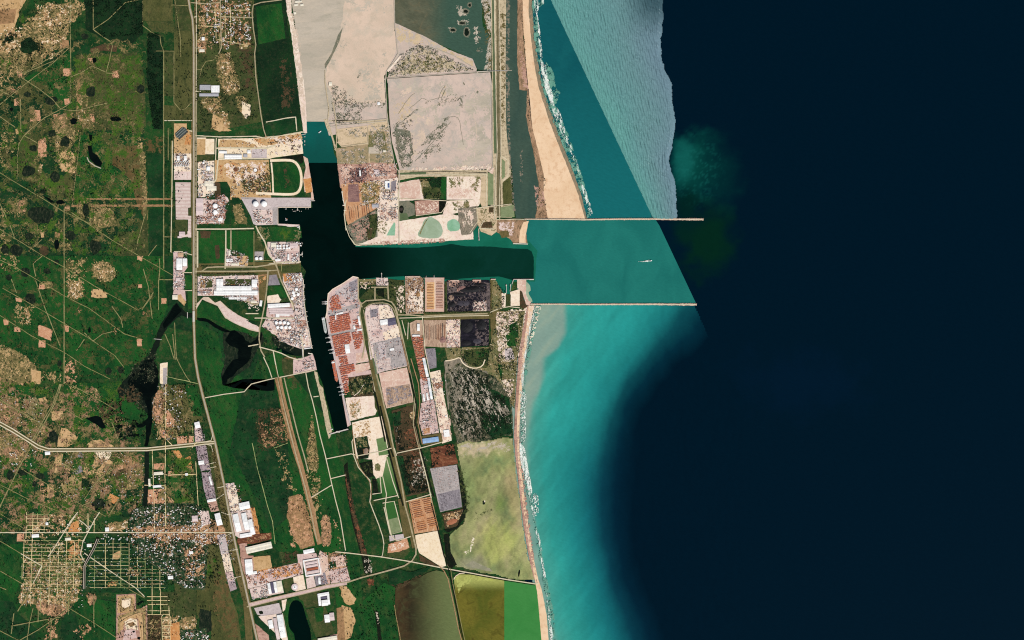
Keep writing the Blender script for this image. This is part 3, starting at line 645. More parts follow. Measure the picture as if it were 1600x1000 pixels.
# ---- south-western town plots
fields('field_deep', "130,842 256,842 262,920 200,926 130,926", "0,900 30,960 60,985 40,1060 -60,1060 -60,860", "105,925 180,940 182,1060 80,1060", rough=.8)
fields('field_green', "-60,850 36,850 34,900 20,940 -60,930", "110,930 180,940 180,1000 130,1000", rough=.8)
covers('soil_tan', ("36,866 130,868 130,925 116,950 70,942 24,946 40,905", .5), ("38,900 104,905 104,955 60,948 24,944", .6), ("40,845 64,846 60,868 36,870", .3), ("60,848 104,846 104,868 64,868", .35), ("60,800 130,800 130,840 40,842", .25), ("90,905 115,918 110,955 92,960", .6), cell=1.4, ns=5)
covers('soil_pink', ("74,965 95,968 92,1000 70,1000", .45), ("50,936 112,948 100,966 60,960", .5), ("134,925 152,928 150,950 138,945", .5), ("40,880 70,890 64,905 38,900", .5), ("200,886 226,882 222,900 198,902", .45), ("110,985 140,965 150,985 130,1000", .3), cell=1.3, ns=4)
covers('field_bright', ("36,846 130,846 130,925 36,920", .16), name='open_pasture', cell=1.0, ns=3)
covers('field_green', ("36,846 130,846 130,945 30,940", .2), name='open_pasture', cell=1.0, ns=3)
sheet('bare_plot', 'soil_orange', "112,818 123,812 124,831 106,832", rough=.6)
covers('soil_orange', ("105,844 128,842 128,876 104,874", .8), ("166,906 188,908 186,920 168,918", .6), cell=1.3, ns=6)
sheet('bare_plot', 'soil_pink', "27,834 38,833 38,846 26,846", rough=.5)
sheet('bare_plot', 'soil_tan', "176,866 188,860 189,870 184,874 175,873", rough=.5)
covers('soil_tan', ("164,818 200,812 202,830 164,832", .62), cell=1.3, ns=4)
fields('field_olive_dark', "272,905 306,896 306,966 276,964", "252,925 276,925 274,962 250,960", rough=.5)
fields('pasture_olive', "306,850 342,852 358,905 306,900", "307,900 352,905 372,960 384,1060 330,1060 330,985 307,960", rough=.5)
covers('pasture_brown', ("332,890 356,900 378,1000 350,1000 332,950", .5), cell=1.5)
covers('field_bright', ("308,860 340,870 350,900 308,900", .35), cell=1.5, ns=8)
sheet('pond', 'marsh_dark', "312,951 330,955 331,985 318,992 311,980", rough=.8)
covers('soil_tan', ("276,966 308,962 308,990 282,986", .5), ("253,960 280,962 284,1000 253,1000", .8), cell=1.3, ns=4)
fields('bush_brown', "231,961 252,961 252,1040 231,1040")
covers('scrub_tan', ("231,961 252,961 252,1000 231,1000", .35), cell=1.2, ns=3)
fields('soil_orange', "266,975 280,972 283,1040 254,1040 254,1000 266,998")
# quarry with terraced edges
sheet('quarry_floor', 'soil_rose', "182,929 212,928 213,955 230,945 231,1060 180,1060 182,965", rough=.5)
for k, (p, m_) in enumerate((("184,931 210,930 211,953 200,958 184,958", 'soil_tan'), ("188,934 207,933 208,950 198,955 188,954", 'scrub_tan'), ("190,936 204,935 205,946 196,950 190,948", 'sand_pale'), ("184,962 210,954 228,948 229,1000 222,1000 220,960 200,962 190,972 188,990 184,990", 'scrub_tan'), ("188,966 206,960 222,956 224,1000 219,1000 216,966 202,966 194,974 192,984 188,984", 'soil_tan'), ("194,972 204,966 214,968 216,985 206,982 198,984", 'sand_pale'), ("198,974 208,971 212,976 204,980", 'soil_brown'), ("196,984 212,984 214,996 200,1000 192,1000", 'pave_rose'))):
    sheet('quarry_terrace', m_, p, rough=.7)
for l_, m_ in (("185,964 198,958 212,953 226,949 228,970 229,1000", 'soil_brown'), ("187,972 200,963 216,957 224,958 225,1000", 'bush_brown'), ("190,980 196,972 208,968 217,966 220,980 222,1000", 'soil_brown'), ("186,933 209,932 209,952 198,957 186,956 186,935", 'soil_brown'), ("190,937 204,936 205,946 197,951 190,949 190,938", 'soil_brown'), ("195,978 206,972 213,976 214,984", 'bush_brown')):
    ribbon('quarry_bench', m_, l_, .8, sm=2, rough=.4)
for x, y, r in ((209,987,2.2), (217,997,3.2), (206,991,1.2), (187,996,1.4)): blob('pit_pond', 'pond_black', x, y, r, r*.8)
sheet('pit_pond', 'pond_black', "213,944 222,938 225,940 216,945.5", rough=.2)
# ---- coast highway belt and central fields
fields('field_green', "304,500 312,498 345,512 402,545 408,610 440,600 488,560 504,600 524,680 536,740 552,830 562,880 566,940 600,910 622,920 640,1060 540,1060 520,900 505,860 436,862 412,835 388,770 352,760 340,700 322,628 306,560", rough=.6)
fields('field_deep', "312,498 345,512 402,545 404,560 392,600 350,570 318,520", "380,600 430,600 450,700 460,800 425,830 395,770 360,700", rough=1)
fields('field_green', "316,560 348,590 350,625 322,625", "410,560 440,545 445,592 405,600", "308,505 340,520 348,560 312,560")
covers('bush_brown', ("396,640 440,636 452,700 404,706", .5))
covers('scrub_tan', ("486,640 496,690 500,745 478,735 480,690", .62), ("470,735 500,742 506,790 486,840 474,770", .45), ("430,700 446,705 470,780 440,760", .25), cell=1.4, ns=5)
covers('soil_brown', ("420,640 452,640 456,690 424,700", .35), ("400,660 432,656 436,700 406,700", .28), cell=1.3, ns=4)
fields('soil_brown', "452,776 470,772 482,800 492,852 470,858 458,836 448,806", rough=1.1)
covers('soil_pink', ("450,775 472,772 492,852 455,856 448,806", .4), ("500,800 516,806 520,852 502,856", .5), ("518,800 524,800 536,860 530,860", .35), ("502,860 540,862 544,900 520,905", .5), cell=1.3, ns=4)
covers('field_olive_dark', ("446,560 470,560 480,610 450,610", .6), cell=1.6)
fields('pasture_brown', "444,558 462,558 464,588 450,592")
# canal bed running south, rust coloured weed between dark water
sheet('canal_bed', 'reed_black', "537,728 543,722 552,790 566,840 578,880 580,896 570,896 562,860 550,815 542,770", rough=.6)
covers('soil_red', ("538,738 542,748 553,800 566,838 574,866 566,868 556,830 546,790", .8), ("573,905 584,903 585,914 576,918", .9), cell=1.1, ns=4, fade=1.5)
covers('bush_brown', ("538,735 543,742 556,800 574,868 566,870 548,800", .6), cell=1.1, ns=4, fade=1.5)
sheet('canal_bed', 'reed_black', "586,955 591,955 604,1060 597,1060", rough=.5)
covers('silt_grey', ("587,956 590,956 594,975 590,975", .7), ("568,872 580,872 582,896 570,896", .2), cell=.9, ns=2, fade=1)
# rivers and marsh pools
fields('river_dark', "276,473 284,482 292,489 303,490 303,497 292,496 284,493 278,496 270,503 263,510 257,520 251,529 249,540 243,552 236,562 230,560 237,546 243,532 246,520 252,506 261,493 269,480", name='river', rough=.7)
fields('river_black', "276,474 284,486 276,494 266,505 256,514 254,506 264,492 270,480", "303,491 322,497 322,501 303,499", name='river', rough=.6)
fields('river_dark', "238,552 243,556 241,566 247,576 248,596 246,612 239,626 238,644 234,652 226,640 216,626 204,630 196,616 186,622 184,606 196,592 212,574 228,562", name='river', rough=1.4)
fields('river_black', "231,560 238,553 240,562 236,574 238,590 235,580 242,566 247,578 248,598 244,612 236,622 237,640 238,656 236,676 231,697 226,697 228,680 228,668 232,655 231,640 226,626 216,618 204,612 199,602 200,594 212,580 224,567", name='river', rough=1.0)
covers('marsh_dark', ("186,600 200,592 222,612 230,640 214,640 196,626", .55), ("176,660 214,664 212,692 180,690", .5), cell=1.2, ns=5)
covers('marsh_dark', ("204,572 236,544 246,552 246,600 222,600 200,596", .5), cell=1.1, ns=4)
covers('river_black', ("150,630 200,612 228,640 226,690 190,690 164,662", .3), cell=1.0, ns=5)
covers('bush_brown', ("184,606 214,600 226,624 210,640 188,626", .4), ("150,632 196,624 204,654 160,660", .35), cell=1.2, ns=4)
fields('river_dark', "226,698 233,698 233,740 230,790 222,795 226,740", name='river', rough=.6)
fields('field_green', "190,630 206,628 219,644 218,658 200,654 190,640", name='islet', rough=.7)
sheet('river_bend', 'river_black', "211,658 220,664 232,652 238,656 236,672 228,664 222,668 214,668", rough=.4)
fields('pond_black', "134,654 150,649 158,652 166,668 160,670 148,662 140,657", name='pond', rough=.6)
fields('field_green', "330,498 344,504 370,520 392,528 402,516 402,512 360,488 336,480 312,468 306,476 306,496", rough=.5)
fields('river_black', "310,497 326,499 340,508 352,514 366,520 366,523 348,518 336,512 324,503 310,501", name='stream', rough=.3)
fields('marsh_dark', "350,520 366,516 384,520 398,528 410,518 414,534 402,546 396,560 392,572 372,585 358,600 352,600 345,590 352,560 348,535", rough=1.2)
fields('river_black', "360,517 366,516 380,524 384,532 392,536 400,530 410,520 408,534 394,542 392,558 388,566 374,576 364,588 356,592 354,603 366,606 379,597 390,598 402,606 413,611 429,610 428,592 420,594 416,604 404,601 391,593 379,592 367,600 358,603 348,602 346,590 354,576 364,562 372,560 372,545 358,540 352,532", name='river', rough=.7)
fields('river_dark', "436,524 456,528 470,540 486,546 488,552 478,556 462,556 446,548 430,540 424,530", name='wetland', rough=.6)
covers('marsh_dark', ("410,522 440,524 470,538 462,552 430,542 410,534", .5), cell=1.3)
for x, y, rx, ry in ((40,425,8,8), (14,433,5,5), (74,424,6,5), (48,470,8,6), (140,516,2.2,5), (93,568,4,5), (170,580,5,6), (189,578,5,6), (155,786,9,7), (36,738,9,6), (16,742,6,8), (63,744,7,5), (54,756,4,5), (82,682,7,10), (88,410,4,4), (48,466,9,7)):
    blob('wet_hollow', 'marsh_dark' if rx > 3 else 'pond_black', x, y, rx, ry)
for x, y, rx, ry, m_ in ((44,268,11,9,'marsh_dark'), (86,277,7,9,'marsh_dark'), (67,299,4,4,'marsh_dark'), (63,336,20,15,'marsh_dark'), (46,369,7,6,'marsh_dark'), (110,368,8,8,'marsh_dark'), (89,382,4,8,'pond_black'), (149,386,10,11,'marsh_dark'), (26,392,11,9,'marsh_dark'), (69,392,7,8,'bush_brown'), (94,316,7,3.4,'pond_black'), (134,328,5,11,'marsh_dark'), (133,57,6,5,'marsh_dark'), (148,94,4,4,'pond_black'), (142,143,8,8,'marsh_dark'), (80,157,10,7,'marsh_dark'), (43,148,6,5,'marsh_dark'), (220,139,6,7,'marsh_dark'), (181,186,9,4,'pond_black'), (115,190,6,5,'pond_black'), (102,221,8,8,'marsh_dark'), (52,232,7,5,'marsh_dark'), (82,208,6,6,'marsh_dark'), (45,72,14,13,'forest_dark'), (18,171,3,3,'pond_black'), (8,390,7,8,'marsh_dark')):
    blob('wet_hollow', m_, x, y, rx, ry)
fields('pond_black', "137,228 143,228 145,238 152,243 160,255 157,261 148,257 140,248", "139,210 145,211 143,221 140,219", "67,306 78,310 86,317 80,317", name='pond', rough=.3)
ribbon('sand_bank', 'silt_grey', "136,246 139,252 148,259 158,263", 1.4, rough=.3)
# ---- silted canal head, drained flats and lagoons to the north
sheet('silt_flat', 'silt_grey', "446,-60 616,-60 616,90 600,115 604,190 606,196 514,212 508,190 478,190 470,110 460,30")
sheet('silt_flat', 'silt_pink', "545,-60 614,-60 617,40 620,90 600,118 602,168 575,170 530,182 514,140 508,120 512,95 527,65 535,30", rough=1.5)
covers('silt_grey', ("560,110 604,80 604,160 566,165", .4), ("520,40 545,30 540,90 512,110", .35), ("530,-5 614,-5 610,30 560,30", .4), cell=2.0, ns=14, fade=10)
fields('silt_flat', "512,186 520,176 524,165 604,160 606,196 514,212", rough=.8)
covers('scrub_grey', ("518,166 530,160 602,156 606,168 524,172", .5), ("520,176 564,172 566,194 524,196", .72), ("524,132 552,150 548,164 520,164", .35), ("516,134 524,134 526,158 518,160", .6), cell=1.1, ns=3, fade=3)
sheet('drain_pool', 'scrub_grey', "528,55 536,42 530,66 514,98 508,108 507,100 518,84", rough=.4)
covers('scrub_grey', ("558,120 564,110 562,128 558,132", .8), cell=1)
sheet('beach_strip', 'white_soil', "442,-60 452,-60 456,20 464,60 472,110 478,160 480,208 474,208 470,175 465,130 460,90 453,40 446,10", rough=.8)
covers('silt_pink', ("444,-5 452,-5 470,70 478,190 470,180 456,50", .5), cell=1.2, ns=5, fade=1)
sheet('lagoon', 'lagoon_green', "614,-60 752,-60 754,40 766,60 767,112 746,108 738,92 702,76 660,56 617,37", rough=.5)
covers('silt_grey', ("710,6 722,10 730,24 718,26", .8), ("728,42 736,46 732,60 724,56", .6), ("700,42 712,40 708,54 702,52", .4), ("714,32 734,30 732,40 716,40", .5), ("738,38 748,40 748,70 742,68", .5), ("750,-5 768,-5 768,112 756,108 764,60", .85), cell=1.1, ns=4, fade=2)
covers('scrub_grey', ("740,40 752,40 754,90 744,80", .3), cell=1.2)
for x, y, rx, ry in ((729,50,5,8), (708,47,5,4), (722,36,6,3), (728,18,5,4), (734,8,3,4)):
    blob('pool_rim', 'scrub_grey', x, y, rx+.5, ry+.6); blob('pool', 'river_dark', x, y, rx-1.2, ry-1.4)
sheet('drained_flat', 'silt_flat', "617,36 662,56 702,78 738,92 745,108 744,113 606,122 612,95 619,80", rough=.5)
covers('flat_tan', ("618,38 664,58 706,80 738,94 742,108 706,86 664,72 620,66", .6), cell=1.5, ns=6, fade=3)
covers('scrub_grey', ("606,116 626,84 656,68 678,76 742,110 700,114 608,121", .64), ("640,74 674,70 684,84 650,84", .7), cell=1.15, ns=3, fade=4)
covers('levee_tan', ("612,114 630,88 656,72 678,80 736,110 700,113 612,120", .55), cell=1.2, ns=3.2, fade=4)
covers('scrub_mix', ("625,96 676,84 730,110 640,116", .35), cell=1.1, ns=2.4)
sheet('drained_flat', 'silt_flat', "605,122 766,113 769,134 770,264 660,268 625,268 612,220 608,190")
covers('silt_grey', ("610,124 700,120 720,150 640,150 612,170", .55), ("720,150 768,136 768,262 700,262 726,200", .6), ("650,160 720,165 720,200 660,200", .4), cell=2.2, ns=16, fade=10)
covers('silt_pink', ("622,170 680,180 660,240 630,260", .5), ("624,140 644,134 640,165 622,176", .5), cell=1.8, ns=10, fade=8)
covers('scrub_grey', ("664,160 706,145 740,150 690,168 664,162", .32), ("612,196 650,170 656,170 622,200", .75), ("610,200 645,182 646,262 626,262", .4), ("636,240 700,180 710,184 664,258", .25), ("716,154 726,162 724,176 718,170", .6), ("670,206 700,198 690,240 660,250", .28), cell=1.2, ns=5, fade=3, ani=(-40,2.6))
covers('flat_tan', ("612,166 650,140 646,176 620,194", .4), ("690,140 696,134 698,150 682,156", .6), cell=1.2, ns=4)
for x, y, rx, ry, a in ((721,157,1.4,5,-20), (725,131,1.2,2.6,-30), (746,144,1.6,2.4,20), (693,146,.8,9,25)): blob('drain_pool', 'scrub_grey', x, y, rx, ry, a, .3)
for l_, w_ in (("640,170 652,160 660,152 668,158 690,152", .7), ("684,156 690,140 696,134", .9), ("622,178 640,150 648,146", .7), ("626,190 650,168 662,170 690,160 720,150", .6), ("648,252 664,236 690,206 704,190", .9), ("668,232 700,228 730,236", .6), ("690,186 716,180 720,200 724,226", .7), ("528,66 540,90 552,110 548,130", .6), ("520,120 540,118 560,126 580,120", .5), ("560,60 575,84 590,96", .6), ("740,180 746,206 742,240", .6), ("730,126 744,140 758,150", .6)):
    ribbon('drain_channel', 'scrub_grey' if w_ > .65 else 'silt_pink', l_, w_, sm=2, rough=.6)
# levees, ditches and the long grey lagoon behind the beach
sheet('levee', 'levee_tan', "766,-60 805,-60 800,120 796,200 800,340 766,340 770,200")
covers('verge', ("778,20 792,20 790,200 780,200", .35), ("752,-5 766,-5 768,112 760,108", .2), cell=1.1, ns=3, fade=2)
sheet('ditch', 'canal_green', "768,-60 771,-60 774,118 776,240 772,240 770,120", rough=.2)
sheet('ditch', 'canal_bank', "775,-60 778,-60 780,120 783,338 776,338 776,120", rough=.3)
sheet('ditch', 'canal_olive', "762,270 771,270 771,320 762,320", rough=.1)
sheet('pool', 'canal_olive', "784,248 789,252 789,276 784,281")
ribbon('levee_track', 'road_pale', "782,243 790,248 794,252 794,274 790,279 784,284", 1.0)
sheet('pond', 'pasture_olive', "785,286 799,274 800,320 786,322", rough=.3)
sheet('pond', 'canal_olive', "782,324 803,320 804,339 782,340", rough=.2)
sheet('lagoon', 'lagoon_grey', "792,-60 809,-60 808,100 812,140 824,142 826,178 823,182 828,212 834,240 840,262 842,290 840,322 836,341 806,341 803,320 800,260 795,240 791,200 790,100", rough=.5)
covers('marsh_grey', ("792,-5 797,-5 796,120 798,240 806,330 801,330 794,240 790,120", .45), ("812,236 818,234 818,290 812,290", .2), cell=1.1, ns=3, fade=1)
sheet('dune', 'dune', "809,-60 816,-60 818,60 823,120 830,190 840,230 850,275 849,300 856,340 836,341 840,322 842,290 834,240 826,206 822,180 824,142 812,140 808,100", rough=.7)
covers('soil_rose', ("810,80 818,80 826,140 818,140", .5), ("834,290 852,296 855,325 838,326", .4), cell=1.1, ns=3, fade=1)
sheet('beach', 'sand', "815,-60 826,-60 827,20 831,60 836,100 842,132 850,158 858,184 868,210 880,240 893,270 904,300 912,330 915,343 856,343 849,300 850,275 842,240 832,200 827,150 822,100 818,50", rough=.4)
sheet('wet_beach', 'wet_sand', "826,-60 831,-60 832,20 836,60 841,100 847,132 855,158 864,184 874,212 886,244 897,272 908,303 915,332 917,343 914,343 904,306 892,274 879,242 867,212 857,186 849,160 841,134 835,102 830,62 826,20", rough=.5)
sheet('levee', 'dune', "775,343 824,344 820,350 824,380 802,380 795,372 775,362", rough=.6)
covers('pave_pink', ("778,346 804,346 802,370 780,362", .5), cell=1.1, ns=3, fade=1)
sheet('beach', 'sand', "818,347 826,345 824,356 821,370 822,380 811,380 812,362", rough=.4)
sheet('field', 'verge', "779,362 794,360 796,370 784,372", rough=.5)
# ================================================================ port land, yards, ponds and lagoons
def plots(mat, *polys, name='yard', rough=.15, **kw):
    for p in polys: sheet(name, mat, p, rough=rough, **kw)
# ---- village ground
plots('town_ground', "203,800 215,792 250,786 300,786 326,798 326,850 320,922 288,920 262,902 238,882 216,868 202,846", "316,-60 394,-60 394,62 350,82 326,66", "282,984 324,982 332,1060 282,1060", name='village_ground', rough=1.6)
covers('soil_pink', ("205,822 330,818 330,844 205,842", .5), ("236,800 268,800 270,870 240,860", .35), ("285,850 322,850 320,900 290,905", .4), ("300,812 352,810 358,850 304,852", .7), cell=1.0, ns=3.5, fade=3)
# ---- highway belt industry, west bank
plots('field_olive_dark', "304,-60 396,-60 400,80 404,150 412,190 330,206 304,206", name='field', rough=.6)
plots('forest_dark', "396,-60 442,-60 450,40 460,100 466,150 472,190 470,206 414,214 408,160 398,80", name='wood', rough=.8)
plots('field_green', "400,10 440,5 446,60 404,70", name='wood', rough=.8)
covers('bush_brown', ("436,90 452,88 462,150 456,180 440,170", .4), ("365,40 396,30 400,150 380,140", .4), ("370,70 395,66 396,120 378,110", .5), cell=1.2, ns=5)
covers('scrub_tan', ("338,84 360,82 372,120 378,140 370,150 350,150 338,120", .66), ("310,152 345,150 348,172 330,178 316,168", .55), ("306,60 326,54 324,84 308,84", .5), ("366,150 384,148 394,180 378,186", .5), cell=1.2, ns=4)
covers('soil_tan', ("342,84 360,82 366,112 352,120 342,108", .6), ("346,130 370,124 378,140 352,148", .6), ("334,170 356,176 362,204 330,202", .5), ("309,24 322,26 322,70 310,70", .5), ("374,68 392,66 392,76 374,78", .55), ("316,160 340,158 346,176 330,180", .5), cell=1.2, ns=4)
covers('soil_pink', ("305,-5 345,-5 348,60 330,80 315,60", .2), ("326,0 394,0 388,70 340,80", .2), ("308,66 324,62 322,82 310,84", .7), cell=1.1, ns=3)
sheet('cleared_ground', 'soil_tan', "333,178 348,186 350,198 362,204 342,206 330,200", rough=.8)
plots('sand_pale', "378,158 392,164 391,180 384,186 378,176", name='cleared_ground', rough=1)
plots('field_deep', "414,190 470,184 474,205 416,214", "304,206 330,206 332,214 304,214", name='field', rough=.4)
# power plant strip west of the highway
plots('soil_tan', "272,193 292,193 292,202 300,204 300,280 272,280")
plots('soil_orange', "292,210 299,210 298,226 288,226")
plots('pave_cream', "272,240 300,240 299,268 272,268")
plots('plot_lines', "274,285 298,285 298,324 294,325 294,343 275,343", "294,337 299,337 299,371 294,371")
plots('pave_pink', "272,268 299,268 299,281 272,281", "277,362 297,361 299,369 279,372", "286,359 290,359 290,363 286,363")
plots('verge', "303.5,-60 308,-60 308,500 303.5,500", "299,190 303,190 303,480 299,480", name='verge', rough=.3)
plots('field_olive_dark', "274,343 293,343 293,366 273,372", "294,325 299,325 299,337 294,337", name='field', rough=.3)
plots('field_green', "290,400 302,400 302,426 290,426", "289,430 301,430 301,452 289,452", "293,454 301,454 301,480 294,484", name='field', rough=.2)
plots('pave_rose', "271,394 285,394 286,402 293,405 293,418 287,426 288,430 287,452 271,453", "277,452 289,453 291,470 280,470", "272,452 278,452 278,461 270,461")
plots('soil_tan', "272,462 282,460 291,472 288,478 280,470", rough=.6)
# plants east of the highway
plots('sand_pale', "308,215 322,215 322,241 308,241", "322,217 335,217 335,241 322,241", "341,217 396,216 470,208 474,240 430,246 422,248 341,250")
plots('soil_tan', "308,217 321,217 321,242 308,242", "396,217 470,209 473,216 456,222 416,228", "341,230 396,232 400,226 372,218 344,218", rough=.4)
plots('field_olive_dark', "308,242 334,242 333,252 308,252", name='field', rough=.5)
plots('soil_tan', "336,250 420,250 424,310 360,312 360,294 355,284 336,284", rough=.5)
covers('soil_orange', ("396,216 470,208 472,222 400,232", .55), ("340,252 420,252 420,285 340,285", .3), cell=1.2, ns=5)
covers('pave_cream', ("420,214 472,210 474,238 430,246", .5), ("345,256 415,252 420,300 362,290", .5), cell=1.3, ns=6)
covers('bush_brown', ("376,274 422,268 424,304 380,300", .45), ("452,226 470,224 470,240 456,242", .25), ("416,220 460,212 460,222 420,226", .25), cell=1.1, ns=2.6, fade=2)
covers('field_olive_dark', ("374,280 422,276 424,302 380,300", .35), ("410,252 424,252 424,290 412,290", .35), cell=1.1, ns=2.6, fade=2)
plots('pave_lilac', "393,233 417,232 417,248.5 393,248.5")
plots('pave_cream', "309,253 335,251 335,308 310,308", "310,291 335,289 335,302 321,302 321,308 310,308")
plots('pave_pink', "307,310 322,310 322,336 307,338", "322,312 342,312 352,300 358,314 350,340 350,348 307,350")
covers('soil_rose', ("338,312 350,302 358,318 352,342 342,346", .6), ("305,338 348,338 348,350 306,350", .5), ("322,312 342,312 340,342 322,342", .35), cell=1.0, ns=2.5, fade=1)
plots('field_deep', "335,285 355,285 360,296 360,312 352,306 344,302 336,312 322,312 322,303 335,302", "352,318 361,312 361,350 352,350", "362,308 374,309 388,336 394,352 374,350 362,340", name='field', rough=.3)
plots('bush_brown', "336,284 344,286 346,310 336,312", name='field', rough=.3)
covers('scrub_tan', ("362,318 376,318 386,338 388,352 366,350", .5), cell=1.1, ns=3)
plots('pave_lilac', "376,308 420,309 486,309 486,324.5 434,324.5 434,351 400,352 396,350 392,338", rough=.05)
plots('pave_grey', "376,308 400,309 400,312 378,311", "426,324 434.5,324 434.5,351 426,351")
plots('pave_pink', "394,328 426,328 426,351 402,351", "434,349.5 468,351 468,358 450,358 448,353 434,352", rough=.1)
plots('field_green', "425,254 462,254 467,262 470,280 468,296 462,302 428,302 424,270", name='field', rough=.3)
covers('bush_brown', ("440,256 454,256 452,290 444,296", .4), cell=1.1)
plots('reed_black', "438,246 474,241 474,254 470,256 462,250 440,249", name='wetland', rough=.5)
ribbon('levee', 'sand_pale', "422,251 450,250 460,252 467,260 471,272 471,288 468,298 462,303 450,304 426,303 400,302", 4.0, sm=1)
ribbon('levee', 'sand_pale', "424,254 426,275 427,302", 2.4)
plots('flat_pink', "474,244 481,248 486,280 489,300 491,314 486,314 486,300 476,300 474,280 478,262", name='bank', rough=.3)
plots('soil_orange', "474,280 486,278 488,300 478,302", name='bank', rough=.3)
# fields between the highway and the basin
plots('field_green', "309,361 351,361 351,420 309,418", "355,361 397,361 397,418 386,400 372,400 361,392 355,390", name='field', rough=.2)
plots('bush_brown', "312,361 330,361 328,372 314,372", "336,383 343,383 343,404 337,404", name='field', rough=.8)
plots('field_green', "397,354 470,354 472,372 404,378", name='field', rough=.4)
plots('field_olive_dark', "397,360 404,372 416,392 408,394 398,392", name='field', rough=.4)
covers('field_bright', ("430,356 462,356 468,372 440,376", .4), cell=1.4)
covers('scrub_mix', ("398,354 420,354 424,376 404,378", .5), ("460,360 472,360 472,374 460,376", .5), cell=1.2, ns=3, fade=2)
plots('verge', "304,412 470,408 470,424 420,440 304,428", name='verge', rough=.4)
plots('field_olive_dark', "316,414 396,414 418,420 418,424 316,424", "433,416 468,412 470,426 440,426", name='field', rough=.5)
plots('pave_pink', "352,400 386,400 388,417 352,417", "354,388 360,392 362,402 354,404")
plots('soil_tan', "370,400 387,400 387,416 374,414", rough=.3)
plots('pave_grey', "398,393 412,393 412,408 398,408")
plots('pave_pink', "418,378 468,378 468,411 430,413 424,404 418,396")
plots('pave_rose', "432,394 466,392 466,410 438,412")
covers('field_olive_dark', ("430,394 442,394 440,406 430,404", .5), cell=1)
# car plant and steel works block
plots('pave_pink', "309,430 404,430 405,474 398,476 366,463 338,462 309,462")
plots('field_olive_dark', "309,428 404,426 404,430 309,432", "352,436 394,436 394,446 352,446", "321,436 332,436 332,449 321,450", name='lawn', rough=.2)
plots('soil_brown', "313,436 321,436 320,450 313,450", "403,430 419,428 416,468 405,472", rough=.4)
plots('verge', "405,432 419,430 416,470 405,470", name='verge', rough=.6)
covers('soil_orange', ("404,432 417,430 415,446 405,448", .55), cell=1.1)
covers('soil_rose', ("350,460 404,462 404,476 380,472", .45), ("312,452 338,452 338,462 312,462", .5), cell=1.0, ns=2.2, fade=1)
plots('field_deep', "384,474 406,474 412,488 392,492 384,484", name='field', rough=.5)
covers('pave_cream', ("384,472 404,472 408,486 392,490", .35), cell=1.1, ns=3)
plots('pave_slate', "421,430 432,429 438,445 419,446")
plots('field_green', "419,447 438,447 450,462 446,466 436,462 420,462", name='field', rough=.3)
plots('pave_cream', "418,462 434,460 440,468 436,474 418,474", rough=.8)
plots('pave_rose', "418,474 458,474 462,496 424,498 416,494")
plots('pave_pink', "442,428 471,426 474,437 474,470 478,490 482,512 486,532 488,543 470,545 450,538 420,516 409,510 416,498 462,497 460,475 448,452 442,440", rough=.1)
plots('soil_orange', "442,428 457,428 457,440 444,440", rough=.5)
plots('pave_grey', "471,436 474,437 475,470 478,490 484,520 488,543 485,544 480,515 474,488 471,465")
plots('soil_rose', "463,500 478,500 480,512 465,512", rough=.4)
covers('pave_cream', ("444,440 470,436 472,470 462,474", .6), ("412,512 436,512 460,520 462,536 440,532", .5), ("465,512 482,514 486,540 470,542", .5), cell=1, ns=2.5, fade=1)
covers('soil_rose', ("444,430 472,430 472,470 458,470", .22), ("420,476 460,476 460,496 424,496", .25), ("414,514 462,500 484,540 450,538", .2), cell=.9, ns=2, fade=1)
plots('silt_pink', "318,464 326,464 336,473 344,470 356,481 372,492 388,500 406,512 405,519 392,516 370,507 352,497 340,478 328,473 316,468 310,478 306,484 308,474", name='sand_spit', rough=.3)
plots('pave_pink', "342,472 356,482 374,494 392,502 404,511 404,517 386,512 368,505 352,494 344,482", name='sand_spit', rough=.4)
plots('field_deep', "384,500 406,503 406,510 394,506", name='field')
# south of the inlet
plots('pave_rose', "468,560 480,557 489,553 493,566 495,578 476,583 458,586 458,562", rough=.3)
plots('field_olive_dark', "440,560 458,562 458,586 446,590 442,580", name='field', rough=.3)
plots('field_deep', "458,586 492,580 502,606 512,650 500,640 470,600", name='field', rough=.4)
plots('levee_tan', "491,580 496,582 499,600 505,606 506,616 512,640 516,662 519,676 514,686 510,672 506,650 500,620 496,604", name='bank', rough=.5)
# ---- highway belt, southern works
plots('pave_slate', "304,672 316,670 318,694 305,696", rough=.2)
plots('pave_rose', "304,668 314,666 318,694 306,696", rough=.2)
plots('pave_purple', "306,697 322,696 328,724 330,734 314,736 310,722", "315,738 329,738 334,756 338,782 324,784 318,762", rough=.2)
plots('soil_rose', "324,784 339,782 344,798 330,800", rough=.3)
plots('field_olive_dark', "322,696 334,694 346,738 356,792 364,820 350,824 340,790 332,746 326,720", name='verge', rough=.3)
plots('verge', "330,700 336,700 360,818 372,860 384,900 392,940 398,1060 388,1060 380,940 366,890 354,840 340,770", name='verge', rough=.4)
plots('pave_pink', "350,756 366,754 372,780 375,800 358,802", rough=.3)
plots('pave_cream', "356,760 368,758 374,784 376,800 360,800", rough=.4)
plots('soil_orange', "384,794 398,793 404,820 406,836 396,834 390,812", rough=.6)
plots('pave_pink', "358,800 392,796 400,834 376,842 366,836", rough=.3)
plots('soil_red', "371,842 400,834 424,832 425,842 404,848 372,852", rough=.7)
covers('soil_brown', ("380,836 424,832 424,842 384,848", .4), cell=1.1, ns=3, fade=1)
plots('pave_pink', "312,798 326,798 330,818 316,822", rough=.3)
plots('pave_lilac', "339,836 352,834 358,866 346,868", rough=.2)
plots('pave_cream', "346,866 358,864 364,892 352,894", rough=.2)
plots('pave_rose', "352,894 364,893 370,920 360,924", rough=.2)
plots('pave_purple', "357,908 367,907 370,920 360,924", rough=.3)
